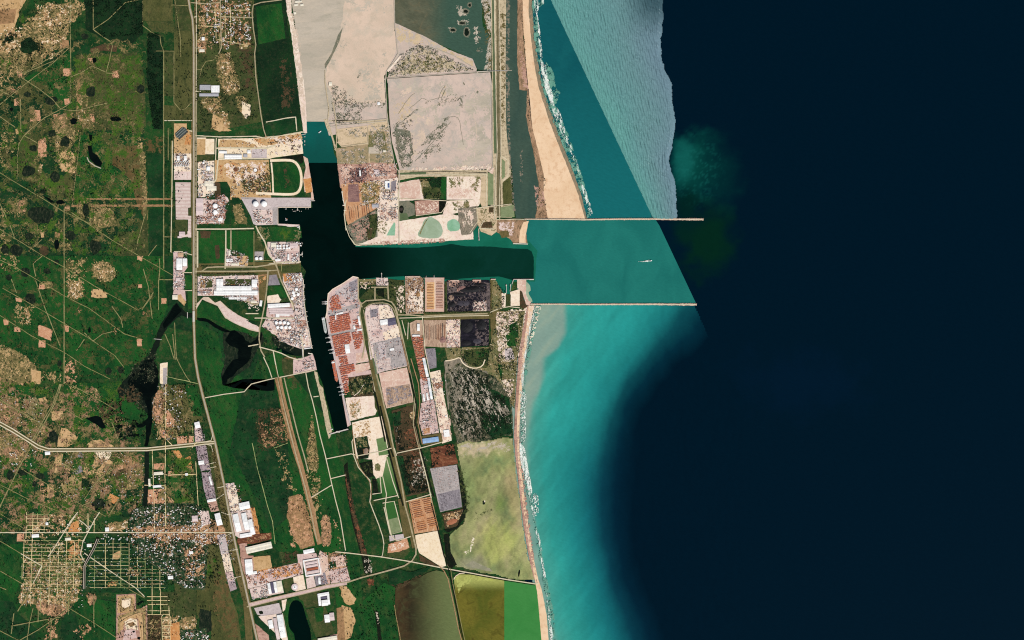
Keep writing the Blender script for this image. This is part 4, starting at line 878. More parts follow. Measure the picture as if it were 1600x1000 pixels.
plots('soil_rose', "374,850 386,848 388,868 376,870", "376,868 396,868 400,900 384,902 378,886", rough=.4)
plots('soil_tan', "395,870 422,868 425,886 420,890 398,893", rough=.5)
plots('pave_pink', "384,898 402,893 472,878 474,896 420,912 388,920", rough=.3)
plots('soil_orange', "400,892 418,888 422,902 402,906", "424,888 468,880 472,895 428,906", rough=.5)
covers('pave_rose', ("384,896 470,880 474,898 390,916", .45), cell=1.1, ns=3, fade=1)
covers('bush_brown', ("440,858 466,860 464,878 440,884", .5), cell=1, ns=3)
plots('pave_rose', "464,866 494,864 497,874 466,879", "514,892 542,886 548,908 518,914", rough=.2)
plots('flat_pink', "500,860 512,868 516,912 508,914 500,885 496,874", "516,870 536,868 541,884 526,886 518,884", rough=.6)
plots('field_deep', "515,878 524,876 526,886 516,888", name='lawn')
plots('pave_slate', "491,898 508,894 512,912 494,915", rough=.1)
plots('pave_pink', "478,904 490,900 494,916 480,920", "472,876 500,872 505,898 478,902", rough=.2)
plots('field_olive_dark', "442,906 458,902 462,918 446,926", name='lawn', rough=.4)
plots('pave_pink', "390,920 440,908 444,926 394,936", rough=.3)
plots('pave_cream', "458,902 474,898 478,920 462,924", rough=.3)
plots('field_olive_dark', "394,946 434,937 434,942 396,950", "466,930 500,920 504,946 474,950", "478,952 508,946 524,990 494,996 484,970", name='lawn', rough=.3)
plots('field_green', "490,950 506,948 504,970 494,972", name='lawn', rough=.5)
plots('pave_lilac', "397,950 436,942 440,954 440,958 408,962 402,960", rough=.1)
plots('pave_cream', "440,938 448,936 448,950 442,956", rough=.3)
blob('pit_pond', 'reed_black', 408, 957, 4, 3)
plots('white_soil', "404,963 442,958 450,1000 446,1060 440,1000 420,982", rough=.2)
plots('field_deep', "398,960 404,964 446,1004 450,1060 430,1060 414,990 400,974", name='lawn', rough=.3)
plots('field_green', "448,938 462,931 474,940 478,960 484,990 488,1060 452,1060 450,980 445,955", name='lawn', rough=.4)
sheet('pond', 'harbour_water', "456,939 464,937 472,942 476,954 480,970 486,985 490,1060 464,1060 462,992 452,982 450,970 451,952", rough=.3, sm=1)
plots('soil_tan', "530,916 540,914 548,926 556,935 554,944 546,946 538,940 534,930", "534,946 548,950 556,968 548,996 538,1000 534,970", rough=1.2)
plots('soil_rose', "399,974 420,992 424,1060 408,1060", "496,998 528,990 530,1060 500,1060", rough=.4)
plots('soil_brown', "526,950 536,948 544,1060 530,1060", rough=.6)
# ---- northern shore of the channel
plots('levee_tan', "516,188 606,196 606,186 512,190", "506,186 512,186 520,212 526,232 524,236 518,214 510,200")
plots('flat_tan', "526,202 574,196 576,226 534,230 528,222", "575,196 606,188 612,232 616,268 576,268", rough=.3)
plots('flat_olive', "524,232 576,226 576,258 528,258", "576,206 606,204 612,260 578,262", rough=.5)
plots('scrub_mix', "574,212 600,206 606,236 576,240", rough=.6)
plots('silt_grey', "576,230 592,229 592,240 576,240", rough=.1)
covers('scrub_grey', ("540,202 574,198 574,214 545,216", .4), ("576,196 610,194 616,260 590,262", .5), ("528,232 576,230 574,256 530,256", .3), cell=1.1, ns=3, fade=2)
plots('scrub_grey', "617,200 640,205 646,240 630,264 622,240", rough=1)
covers('silt_flat', ("620,206 646,206 646,258 626,262", .35), ("632,226 642,224 636,262 630,264", .6), cell=1.1, ns=3)
plots('soil_rose', "527,256 560,257 580,254 618,256 622,282 560,287 532,294", rough=.6)
plots('scrap_purple', "553,266 568,264 572,274 566,284 545,288 546,280", rough=1)
covers('flat_pink', ("530,258 560,258 552,276 534,286", .6), ("570,256 620,256 620,276 584,284", .5), cell=1.1, ns=3, fade=2)
covers('scrap_purple', ("548,264 576,262 572,282 548,286", .45), ("584,266 606,262 606,276 586,278", .4), cell=1, ns=2.2, fade=1)
plots('ore_orange', "533,288 580,282 592,310 588,326 544,352 540,340 536,310", rough=.4)
plots('scrap_purple', "544,288 560,287 562,316 544,315", rough=.4)
plots('ore_orange', "542,316 590,314 590,324 546,352 541,342", rough=.4)
plots('white_soil', "584,282 622,278 622,322 612,324 590,326 582,322", rough=.3)
covers('soil_tan', ("562,284 596,282 594,322 564,322", .5), ("592,288 614,290 610,300 592,300", .25), cell=1.0, ns=2.6, fade=1)
covers('scrub_mix', ("594,284 612,284 610,300 596,302", .3), cell=1.0, ns=2.6, fade=1)
plots('pave_slate', "611,284 619,281 619,298 611,298", rough=.1)
plots('pave_lilac', "599,284 610,283 610,297 604,296", "581,318 592,318 592,325 582,326", rough=.1)
plots('scrub_grey', "541,353 590,326 592,368 572,378 556,382 550,372", rough=.5)
covers('soil_rose', ("543,354 586,330 588,366 560,380", .5), cell=1.1, ns=2.5, fade=2)
plots('field_olive_dark', "576,336 592,334 590,360 578,356", "573,358 588,358 586,374 574,374", rough=.8)
covers('bush_brown', ("568,354 588,356 586,376 570,378", .5), cell=1, ns=3)
plots('white_soil', "590,326 622,324 622,370 590,370", rough=.3)
covers('soil_rose', ("592,328 620,326 620,342 594,344", .6), cell=1.0, ns=2.2, fade=1)
covers('scrub_mix', ("590,344 606,346 604,366 590,366", .35), cell=1.0, ns=2.2, fade=1)
sheet('pond', 'pond_teal', "616,347 618,350 617,368 604,368 608,360", rough=.1)
plots('scrub_grey', "622,312 634,310 648,320 648,336 634,340 624,336", rough=.6)
blob('pond', 'canal_green', 631, 340, 8, 8, rough=.5)
blob('pond', 'reed_black', 627, 327, 4, 6, rough=.5)
blob('bare_ground', 'scrub_grey', 642, 328, 5, 6, rough=.5)
plots('white_soil', "622,286 660,279 662,312 624,314", "622,346 700,334 738,340 740,374 640,380 556,384 590,370 622,368", rough=.5)
plots('flat_pink', "624,286 656,280 656,310 626,312", rough=.6)
plots('soil_rose', "648,314 686,312 686,332 650,338", rough=.4)
covers('white_soil', ("650,316 686,314 684,332 652,334", .22), cell=1, ns=2.5, fade=1)
plots('scrub_mix', "656,280 690,277 690,310 662,311", rough=.8)
plots('forest_dark', "668,280 689,277 688,296 676,296", rough=.8)
plots('field_olive_dark', "660,292 688,294 688,310 664,309", rough=.8)
sheet('field', 'field_green', "689,277 699,276 697,312 688,311", rough=.15)
plots('reed_black', "686,312 697,312 694,332 686,334", rough=.3)
plots('white_soil', "698,276 752,274 752,312 748,322 734,326 730,312 698,312", "698,314 728,313 726,330 700,336 692,334", rough=.3)
covers('scrub_mix', ("700,276 726,276 722,292 704,296", .55), ("732,276 752,274 750,300 736,300", .45), ("706,316 730,314 728,328 708,330", .5), ("724,314 734,314 734,330 726,332", .8), cell=1.1, ns=3.2, fade=2)
covers('flat_pink', ("700,290 748,290 740,312 700,310", .5), cell=1.1, ns=3)
plots('marsh_grey', "716,326 746,322 748,350 736,366 722,368 716,350", rough=.8)
covers('white_soil', ("716,328 746,324 744,352 724,364", .35), cell=1.0, ns=2.6, ani=(80,2.4))
sheet('pond', 'pond_pale', "662,344 672,338 680,342 686,346 691,354 692,364 688,371 676,373 656,371 652,366 658,356", rough=.4, sm=1)
sheet('pond', 'pond_teal', "698,348 704,343 712,342 718,348 719,356 716,361 700,362", rough=.3, sm=1)
ribbon('bank', 'scrub_mix', "656,366 662,352 668,342", (2, 1.4), rough=.5)
plots('flat_tan', "752,276 762,274 762,322 754,326 750,316", "744,326 762,322 768,324 776,340 776,362 768,368 752,362 746,350", rough=.5)
covers('scrub_mix', ("746,324 776,322 776,364 752,362", .42), cell=1.1, ns=3)
plots('bush_brown', "764,324 771,324 771,332 764,332", "752,348 768,346 770,356 752,356", rough=.4)
covers('soil_rose', ("600,376 660,374 700,372 700,379 640,382 560,384", .5), cell=1, ns=2.4, fade=1)
plots('flat_pink', "765,262 772,262 770,272 762,268", rough=.6)
# salt edge of the drained flat
covers('white_soil', ("640,262 770,256 770,268 640,272", .5), cell=1.1, ns=3, fade=2)
plots('levee_tan', "622,266 762,266 762,276 656,276 622,282", name='levee', rough=.3)
plots('canal_green', "622,270 666,268 666,272 622,273", name='ditch', rough=.2)
# ---- southern shore of the channel: container terminal and yards
plots('pave_rose', "509,497 510,488 512,470 513,460 520,452 536,444 550,432 560,433 560,468 566,474 562,486 572,520 578,550 580,564 556,568 556,580 582,578 584,584 545,590 544,606 536,612 548,664 543,667 533,610 528,584 520,550 512,515", rough=.1)
plots('pave_lilac', "540,444 558,434 559,466 548,470 538,466", "524,455 540,445 540,464 524,462", rough=.2)
plots('pave_slate', "545,442 558,436 558,452 546,456", rough=.5)
plots('pave_grey', "512,486 560,474 562,480 516,494", "512,522 556,512 556,517 516,527", rough=.2)
plots('flat_pink', "556,552 578,550 580,562 557,568", "554,570 578,566 580,576 556,584", rough=.4)
plots('scrub_mix', "560,436 576,436 590,436 590,445 562,446", rough=.4)
plots('forest_dark', "560,446 578,448 578,468 560,468", rough=.6)
plots('pave_pink', "588,434 606,434 607,446 588,446", rough=.2)
plots('field_olive_dark', "578,450 606,450 606,468 560,468", "607,436 632,438 632,490 622,492 614,474 607,468", "607,446 620,442 620,470 610,468", rough=.5)
plots('reed_black', "586,451 600,450 600,464 590,462", rough=.6)
covers('white_soil', ("616,446 632,446 632,490 622,488", .42), ("560,440 580,440 578,452 562,452", .3), cell=1, ns=2.6, fade=1)
plots('field_olive_dark', "566,472 600,470 616,478 622,494 630,540 640,600 650,640 648,700 660,780 668,830 660,830 640,700 636,640 622,560 612,486 602,474 576,476 568,486 576,540 592,610 588,612 572,545 562,490", name='verge', rough=.3)
plots('pave_pink', "572,480 580,476 606,476 612,482 618,498 622,516 627,530 632,548 636,572 600,580 582,586 578,555 570,490", rough=.1)
plots('pave_cream', "592,478 606,477 614,492 616,498 594,502", "598,520 624,508 626,528 602,534", rough=.15)
plots('pave_slate', "578,484 590,482 591,494 579,497", rough=.15)
plots('pave_rose', "580,516 597,513 598,524 581,527", rough=.2)
plots('pave_grey', "582,536 626,526 633,548 636,571 588,581", rough=.1)
plots('pave_lilac', "590,536 602,534 604,558 594,560", "588,562 610,558 612,576 592,581", rough=.2)
plots('plot_lines', "591,562 610,559 611,576 593,580", rough=.1)
plots('flat_pink', "592,583 636,574 644,612 646,628 604,638 600,625", rough=.3)
plots('yard_brown', "604,606 640,600 646,628 604,637", rough=.4)
covers('pave_slate', ("602,606 640,600 644,620 606,634", .35), cell=1, ns=2.2, fade=1)
plots('bush_brown', "544,590 582,584 586,612 580,620 550,622", name='scrub', rough=.4)
plots('field_olive_dark', "548,596 578,590 582,612 552,618", name='scrub', rough=.6)
covers('scrub_mix', ("544,590 582,586 586,614 550,620", .36), cell=1.1, ns=2.6, fade=1)
ribbon('dirt_track', 'white_soil', "553,619 562,612 566,604 571,598", .9, rough=.5)
plots('white_soil', "540,622 584,618 588,632 590,640 586,648 562,654 547,658 543,640", rough=.6)
plots('pave_cream', "550,660 596,650 602,676 608,710 600,714 582,718 556,716", "582,718 606,712 604,730 598,744 588,748 580,736", rough=.4)
covers('soil_tan', ("545,626 564,622 566,654 548,656", .4), ("550,662 580,656 580,690 555,690", .35), cell=1, ns=3, fade=1)
covers('scrub_mix', ("546,630 562,628 562,650 550,654", .3), cell=1, ns=3, fade=1)
plots('field_olive_dark', "584,616 590,620 596,650 592,646 586,636", rough=.4)
plots('forest_dark', "554,684 574,681 578,700 576,716 560,718", rough=.5)
covers('scrub_mix', ("556,684 574,682 574,698 558,700", .5), cell=.9, ns=2, fade=.5)
plots('reed_black', "558,702 578,698 576,712 562,718", rough=.4)
sheet('pond', 'pond_algae', "588,686 602,682 607,710 592,712", rough=.3)
blob('mound', 'soil_brown', 572, 705, 4, 5)
plots('reed_black', "562,724 582,720 584,744 576,746 568,738", "582,748 588,749 592,770 583,770", rough=.3)
covers('field_olive_dark', ("562,724 584,720 584,746 568,740", .4), cell=1, ns=3)
blob('bare_ground', 'scrub_mix', 590, 730, 5, 7)
sheet('pond', 'pond_algae', "604,714 609,713 622,772 598,778 594,760 588,748 598,744", rough=.2)
sheet('pond', 'pond_algae', "600,784 616,782 628,832 610,836 602,800", rough=.2)
sheet('pond', 'canal_olive', "606,812 622,808 627,831 610,834", rough=.1)
plots('verge', "622,780 632,778 640,840 630,838", rough=.3)
plots('pave_lilac', "608,837 616,836 617,844 609,846", "617,836 630,834 632,842 618,844", rough=.2)
plots('soil_pink', "607,850 636,841 640,856 624,862 606,866", rough=.9)
covers('white_soil', ("607,852 636,844 638,854 608,862", .4), cell=1, ns=2.5, fade=1)
plots('field_olive_dark', "604,864 624,862 638,857 638,866 626,872 606,870", rough=.6)
# block between canal and rail
plots('bush_brown', "612,642 646,632 650,670 656,700 620,706", "620,708 656,701 672,768 636,776", name='scrub', rough=.4)
plots('field_deep', "612,646 626,642 626,664 616,666", "620,712 630,712 642,772 634,774", name='scrub', rough=.5)
covers('soil_red', ("630,672 650,668 656,698 636,702", .35), ("640,704 656,702 660,740 646,740", .3), cell=1, ns=3, fade=1)
covers('reed_black', ("616,668 632,668 634,704 622,704", .5), ("630,740 668,736 670,768 638,772", .7), ("622,712 650,710 640,740 628,738", .4), cell=1.1, ns=3.4, fade=1)
covers('silt_grey', ("640,716 668,712 668,758 640,760", .18), ("614,664 624,664 626,696 616,690", .12), cell=1, ns=2.2)
covers('soil_tan', ("640,644 648,642 648,656 642,656", .7), cell=1, ns=3, fade=.5)
plots('ore_orange', "638,782 674,776 686,828 648,834", rough=.2)
plots('sand_pale', "649,836 685,829 697,884 690,886 655,864 650,850", rough=.15)
plots('bush_brown', "655,866 690,887 672,884 656,876", name='scrub', rough=.4)
# bulk yards
plots('yard_brown', "633,431 655,431 662,436 662,490 634,491", "662,500 698,500 698,543 662,541", "640,505 650,500 660,500 661,524 642,525", rough=.2)
plots('white_soil', "640,454 662,452 662,486 650,486 636,480", rough=.4)
covers('soil_brown', ("634,432 662,434 662,490 634,490", .25), cell=.9, ns=2.2, fade=.5, ani=(88,3))
blob('ore_heap', 'soil_brown', 653, 460, 4, 4)
plots('stock_pink', "664,434 694,434 694,487 664,487", rough=.05)
plots('stock_tan', "666.5,441 679,441 679,483 666.5,483", rough=.05)
ribbon('lane', 'pave_cream', "679.6,437 679.6,484", 1.2)
plots('ore_black', "698,438 765,438 765,470 760,484 700,488", "720,498 764,498 764,540 720,542", rough=.4)
plots('ore_grey', "698,440 724,438 728,456 700,458", "760,442 766,442 766,486 760,486", rough=.6)
covers('ore_grey', ("698,440 764,440 764,486 698,486", .25), ("742,500 764,500 764,540 742,540", .35), cell=1, ns=2.6, fade=.5)
covers('soil_rose', ("700,438 718,438 718,448 702,448", .6), ("714,448 728,448 728,455 714,456", .8), ("738,438 752,437 752,443 738,443", .7), cell=.9, ns=2.5, fade=.5)
plots('pave_cream', "740,472 760,470 760,486 740,486", "697,500 719,499 719,542 698,543", rough=.3)
covers('pave_rose', ("697,500 719,499 719,542 698,543", .4), ("740,472 760,470 760,486 740,486", .4), cell=.9, ns=2.2, fade=.5)
plots('verge', "662,488 768,486 768,498 662,500", "766,436 774,436 776,470 780,500 774,540 768,540 766,490", name='verge', rough=.3)
plots('field_olive_dark', "664,487 740,487 766,486 766,490 664,491", "698,440 699,488 695,488 695,440", name='verge', rough=.4)
plots('scrub_mix', "770,436 776,440 782,452 786,458 786,482 776,486 768,486", rough=.4)
plots('pave_cream', "784,458 791,458 791,480 784,480", "797,456 812,452 814,478 798,478", rough=.3)
plots('field_olive_dark', "790,460 798,460 798,480 790,480", "812,460 820,470 822,490 812,480", rough=.3)
plots('bush_brown', "812,438 816,440 818,468 824,478 820,484 812,478", rough=.4)
plots('flat_pink', "808,437 822,437 826,458 830,470 828,478 822,476 816,456 808,450", rough=.4)
sheet('mud_spit', 'pond_pale', "822,440 828,446 829,454 825,458 830,466 832,472 826,470 822,460", rough=.6)
covers('white_soil', ("776,486 826,480 822,540 800,580 776,560", .52), ("700,548 718,546 716,558 700,556", .7), ("768,540 800,540 808,600 780,600", .35), cell=1.1, ns=3.2, fade=1)
plots('scrub_mix', "764,542 776,500 776,486 814,486 820,486 816,520 808,560 806,600 804,640 780,600 770,570", rough=.8)
covers('white_soil', ("774,488 812,486 806,520 790,550 778,548", .62), ("778,545 800,548 806,566 780,566", .55), ("784,592 804,592 800,622 782,614", .6), cell=1.1, ns=3.2, fade=1)
covers('field_green', ("790,508 808,505 810,540 792,540", .55), ("768,566 790,570 786,600 768,596", .6), cell=1.2, ns=4)
covers('field_bright', ("790,520 806,520 806,536 790,536", .5), cell=1.2, ns=4)
fields('field_green', "796,508 808,502 811,528 797,528", "790,523 806,526 806,541 794,541", "769,582 780,569 785,586 782,602 772,598", "744,548 764,547 762,566 748,568", rough=.9)
plots('pave_lilac', "788,545 800,543 804,560 790,562", rough=.8)
plots('yard_rust', "642,525 660,523 664,560 668,600 660,604 650,560", rough=.3)
plots('pave_rose', "656,592 670,590 672,626 660,628", "658,630 678,624 686,676 661,680 655,660", rough=.2)
plots('pave_slate', "664,545 680,544 682,560 682,574 670,577", rough=.15)
plots('pave_cream', "671,582 688,578 692,610 702,660 706,688 691,693 682,640", rough=.15)
plots('yard_rust', "676,600 692,596 692,606 678,609", rough=.4)
covers('flat_pink', ("672,584 704,650 706,690 692,692 684,650", .4), cell=1, ns=4, fade=1)
plots('ore_orange', "661,670 672,668 672,676 662,678", rough=.5)
plots('verge', "656,682 690,676 692,690 660,696", name='lawn', rough=.3)
plots('soil_red', "672,700 708,694 716,724 676,732", name='scrub', rough=.6)
covers('reed_black', ("694,694 710,694 712,712 696,712", .7), ("672,706 690,700 684,730 674,730", .4), cell=1, ns=3, fade=1)
plots('pave_grey', "672,732 714,726 722,792 688,800", rough=.15)
plots('pave_slate', "684,772 718,764 722,792 688,799", rough=.3)
plots('bush_brown', "690,802 726,794 728,806 714,824 696,826", name='scrub', rough=.6)
covers('soil_tan', ("692,804 726,796 724,808 698,824", .4), cell=.9, ns=2.2, fade=1)
plots('reed_black', "714,726 722,740 730,790 728,806 714,826 700,832 694,828 714,822 724,796", name='wetland', rough=.4)
# ---- marsh and coastal lagoons
plots('scrub_mix', "695,544 768,542 776,560 784,600 760,600 744,576 726,574 720,558 700,566", rough=.6)
plots('field_olive_dark', "724,546 766,544 760,575 744,574 728,566", rough=.7)
covers('field_green', ("740,546 766,546 762,566 744,566", .5), cell=1.1)
plots('marsh_grey', "694,564 720,558 732,572 760,580 770,600 750,620 700,640 696,600", rough=.8)
plots('marsh', "696,584 716,566 744,576 776,590 796,620 802,650 800,680 780,680 760,690 730,690 716,696 706,660 700,620", rough=1)
plots('field_deep', "756,600 796,622 800,676 770,686 750,660", name='mangrove', rough=1.2)
covers('marsh_dark', ("704,580 740,572 772,590 770,640 750,680 730,690 712,660", .5), ("755,610 796,625 798,665 770,676", .35), cell=1.1, ns=3.4, ani=(62,2.6))
covers('reed_black', ("706,585 740,574 774,592 772,640 752,682 728,690 710,655", .4), ("752,600 794,622 798,665 764,680", .3), cell=1.1, ns=3, ani=(62,3.2))
covers('silt_grey', ("700,572 722,568 760,590 770,640 740,680 716,680 704,640", .24), ("750,600 796,630 800,664 760,676", .1), cell=.75, ns=2.2, ani=(62,4.5))
covers('marsh_grey', ("698,580 720,570 730,620 712,650 700,630", .5), ("720,640 760,650 750,690 716,690", .35), ("780,630 800,640 800,662 786,660", .45), cell=1.0, ns=3, ani=(66,3.4))
ribbon('levee', 'sand_pale', "696,564 708,562 719,558 722,566 730,573 742,576 754,572 758,562", 1.6, sm=1, rough=.3)
def mud_col(X, Y):
    n = fbm(X/22, Y/30, 40, 5); n2 = fbm((X*.8+Y*.6)/9, (Y*.8-X*.6)/34, 44, 5); n3 = fbm(X/4, Y/6, 47, 4)
    c = ramp(n, [(.25,(116,134,84)),(.45,(146,152,94)),(.6,(160,160,106)),(.8,(172,162,118))])
    yel = sm(1.25-np.hypot((X-775)/34, (Y-845)/38)+(n2-.5)*1.2); c = blend(c, lin((178,182,92))+np.zeros_like(c), .5*yel)
    gr = sm(1.1-np.hypot((X-728)/22, (Y-760)/50)+(n-.5)*1.4); c = blend(c, lin((112,138,78))+np.zeros_like(c), .6*gr)
    gr2 = sm(1.1-np.hypot((X-780)/16, (Y-785)/22)+(n2-.5)); c = blend(c, lin((104,130,58))+np.zeros_like(c), .7*gr2)
    tan = sm(1.15-np.hypot((X-800)/14, (Y-770)/70)+(n-.5)); c = blend(c, lin((174,158,108))+np.zeros_like(c), .6*tan)
    gy = sm(1.2-np.hypot((X-735)/34, (Y-880)/16)+(n-.5)); c = blend(c, lin((140,136,112))+np.zeros_like(c), .7*gy)
    pk = sm(1.2-np.hypot((X-742)/34, (Y-702)/12)+(n3-.5)*1.5); c = blend(c, lin((206,186,152))+np.zeros_like(c), .85*pk)
    dk = sm((fbm((X-Y*.3)/5, Y/12, 52, 4)-.56)*9); c = blend(c, c*.8, dk)
    return c*(.92+.36*(n3-.5)+.62*(n2-.5))[..., None]
MUD = roughen(pts("714,694 724,690 760,690 782,684 800,684 802,700 806,740 812,780 818,830 824,870 839,913 812,908 780,899 740,891 712,884 702,870 700,840 706,832 722,820 730,800 728,770 720,735"), 1.2, 3, 5)
colour_grid('mudflat', 'mud', np.arange(696, 838, 1.5), np.arange(682, 906, 1.5), mud_col, MUD)
plots('reed_black', "694,836 702,834 704,862 714,882 706,888 698,884", name='wetland', rough=.6)
covers('silt_grey', ("716,694 756,690 800,686 796,706 740,706 722,716", .4), cell=1.1, ns=4, ani=(-15,3))
covers('field_olive_dark', ("712,734 728,730 736,780 730,812 722,800", .4), ("740,800 770,792 768,800 742,812", .3), cell=1, ns=4)
blob('islet', 'marsh_dark', 756, 785, 2.4, 3.4); blob('islet', 'salt', 757.5, 783, 1.1, 1.8); blob('pool', 'pond_black', 811, 895, 1.6, 6, 10, .3)
covers('salt', ("738,838 742,842 736,862 728,866 724,862 734,858", .5), cell=.9, ns=2, fade=.5)
plots('mud_grey', "726,884 738,876 764,888 770,893 740,888", name='mud_bank', rough=.8)
sheet('pond', 'pond_brown', "618,920 624,914 640,908 656,902 668,895 682,891 694,894 702,904 706,924 714,960 720,1000 724,1060 634,1060 624,1000 617,950", rough=.4)
covers('bush_brown', ("612,914 640,900 664,896 640,912 620,922", .5), cell=.9, ns=2.2, fade=.5)
ribbon('bank', 'scrub_tan', "616,945 620,968 626,1000 632,1060", 1.0, rough=.3)
plots('field_deep', "606,884 640,894 676,884 664,894 640,905 618,914 608,912", name='field', rough=.5)
sheet('pond', 'pond_olive', "709,902 718,897 740,898 788,906 788,1060 730,1060 722,1000 714,950", rough=.2)
covers('mud_yellow', ("712,900 740,898 770,904 772,908 742,908 722,916 716,930", .6), cell=1.1, ns=3, fade=1)
sheet('pond', 'pond_emerald', "788,906 838,912 846,960 852,1060 788,1060")
# southern beach
sheet('beach', 'soil_rose', "824,478 834,478 826,520 820,560 814,620 811,680 813,720 820,780 826,840 834,890 842,915 838,916 828,880 818,820 812,770 806,720 803,680 806,620 810,560 816,520", rough=.4)
sheet('beach', 'sand', "826,478 834,477 828,510 821,550 816,600 812,650 811,690 814,730 820,780 827,830 833,870 841,905 846,920 854,960 862,1060 850,1060 846,1000 840,930 836,908 828,862 820,810 813,760 808,700 808,650 812,600 816,550 822,515", rough=.3)
covers('soil_rose', ("810,660 816,720 824,790 836,880 840,915 832,890 820,820 812,760 806,700", .45), ("816,520 824,500 818,560 812,620 808,640 810,580", .4), cell=1, ns=3, fade=.5)
covers('white_soil', ("826,478 836,478 826,520 818,570 813,640 810,690 812,640 816,570", .5), cell=1, ns=3, fade=.5)
# ================================================================ roads, tracks, streets, ditches
def roads(name, mat, width, *lines, sm=0, rough=.0):
    for l_ in lines: ribbon(name, mat, l_, width, sm=sm, rough=rough)
HWY = "294,-60 294,-6 297,14 301,30 303,60 303,200 303,500 305,560 310,590 318,622 328,660 336,690 342,718 350,756 356,790 361,816 368,850 376,885 385,925 394,965 403,1005 418,1060"
roads('dirt_track', 'track_dim', 1.0, "0,270 26,286 70,312 98,330 142,350", "0,358 68,400 100,417 150,448 215,484 224,480 240,456", "112,332 175,375 230,407 270,430", "-10,402 18,414 60,438 100,462 140,482 195,522 222,530", "4,450 68,486 100,505 145,532 180,556 194,574", "-10,486 50,525 100,550 132,572 172,592", "110,600 150,622 178,638", "-10,618 40,648 82,672", "87,630 130,656", "0,757 45,780 95,800 130,818", "-10,796 40,827 72,844 110,866 135,882 170,903 226,934", "0,845 35,866 62,883", "-10,886 35,912", "108,950 150,975 182,996", "-10,980 40,1006", "33,732 80,760 130,790 165,806", "60,868 90,882 134,902", "96,790 130,806 150,820")
roads('dirt_track', 'track', 1.1, "-10,172 20,147 48,125 85,97 108,75", "37,115 85,95", "28,116 40,112 80,90 107,72", "146,46 170,30 196,4 216,0 230,-10", "146,-10 146,46 156,54 174,66 176,72 171,95 166,113 144,103 130,112 112,120", "166,114 180,115", "110,-10 110,40 111,110 111,160", "112,160 95,171 70,184 48,202 37,213 30,224 28,240 27,285", "32,120 60,138 82,155 95,170 106,172 120,173 146,166 168,161", "-10,176 0,182 24,199", "32,155 33,202", "-10,136 22,152", "30,80 30,116", "38,212 58,223", "126,206 120,260 113,320", "223,-10 223,40 236,50 250,56 252,70 256,80", "56,438 70,480 82,510 94,540", "18,436 26,458", "175,478 190,500 192,512", "145,533 160,522 176,518", "145,532 132,520", "120,548 132,530", "240,456 238,462 222,484", "224,420 232,448 238,498", "56,432 52,412 66,400", "228,334 222,352 216,375 213,390", "53,385 66,374", "0,318 10,340", "16,352 24,374", "258,522 266,540 272,560", "273,504 274,530 276,560 282,572 290,586 298,598", "270,522 274,562", "175,660 186,690", "96,708 97,724 108,728 112,712 116,706", "98,724 120,738", "160,738 168,726 174,728 165,742", "178,732 160,744 148,756 132,780", "186,780 170,806", "150,770 140,785 128,790")
roads('dirt_track', 'track', 1.4, "100.5,326 100.5,400 100.5,500 100.5,600", "256,80 256,250 256,420", "96,600 85,632 70,660 50,695 30,730 0,792 -10,810", "94,600 82,633 66,660 48,692", "-10,625 0,624 30,642 80,671", "249,404 250,420 248,440 248,484", "248,437 270,437", "268,220 268,395")
roads('dirt_track', 'track', 1.0, "272,-10 276,20 282,60 282,90", "272,80 272,160", "268,8 296,9", "272,160 282,172 290,170 298,161 303,161", "244,80 272,80", "263,200 263,250", "257,370 269,370", "245,383 232,400", "304,110 315,108 322,96 334,94 338,86", "315,108 312,122", "343,50 344,80 336,92")
roads('road', 'road_pale', 1.2, "257,188.5 303,188.5", "303,75 316,75", "303,143 314,143", "303,27 308,26", "284,394 303,399", "283,426 303,426", "289,454 303,454", "286,393 272,393", "270,220 269,300 267,394")
roads('road', 'road', 1.6, "344,-10 345,30 346,75 342,84", "296,4 320,6 344,4", "394,20 396,8 408,4 440,0 444,-20", "394,20 396,45 400,70 398,84 400,120 404,150 408,180 412,202 416,214", "344,26 396,28")
roads('street', 'street', .9, "336,10 338,60", "352,0 352,60", "360,10 361,70", "310,40 344,42", "330,16 390,16", "340,62 392,72")
roads('levee_road', 'road_pale', 1.5, "416,191 446,185 462,183 464,205", "415,216 440,212 472,206", "304,212 344,214 400,213 416,216 470,207 476,206", "338,216 337,250", "296,204 304,206")
roads('road', 'road_brown', 3.2, "304,216 296,216")
roads('road', 'road_pale', 2.0, "341,250 338,280 335,285", "338,232 345,231 416,232 430,228", "342,248 420,248", "304,358 352,358 397,357", "353,360 353,388 352,420", "400,353 404,362 414,378 420,398 430,410", "420,413 440,410 470,409", "309,361 309,418")
roads('road', 'road', 2.0, "304,424 330,424 380,424 420,423 434,422 430,412", "315,424 324,418 340,417 400,417 440,411", "430,408 436,428 440,440 446,452 452,464 459,476", "419,424 418,440 416,460 413,480 409,500 406,512 405,530 408,548 414,558", "361,360 361,390", "385,470 398,476 406,474")
roads('road', 'track', 1.2, "397,361 397,418", "415,385 412,400", "440,424 440,412", "398,407 430,407")
roads('road', 'road_pale', 1.6, "444,448 450,462 456,474 459,484", "398,497 460,497", "384,490 404,490", "405,542 420,546 428,548 440,552 452,558 466,562 474,560 474,548 472,530 468,520", "427,548 431,570 435,590", "388,541 404,538")
roads('road', 'road_pale', 1.4, "318,622 350,616 382,612 387,606 393,600 420,593 440,589 460,585 492,578", "412,558 420,575 425,590", "478,583 482,605 488,625 494,650 500,680 508,710 516,745 524,780 532,810 540,860", "510,717 549,709", "490,620 498,619", "516,748 540,742", "485,778 508,764 518,758")
roads('dirt_track', 'street_green', .9, "260,588 312,600", "396,700 402,730 410,760 418,790 426,815 430,850", "428,700 450,692", "394,692 396,700", "300,665 303,690")
roads('railway_bed', 'soil_brown', 8, "433,590 438,610 444,640 452,670 460,700 470,730 478,762 488,800 494,830 500,850")
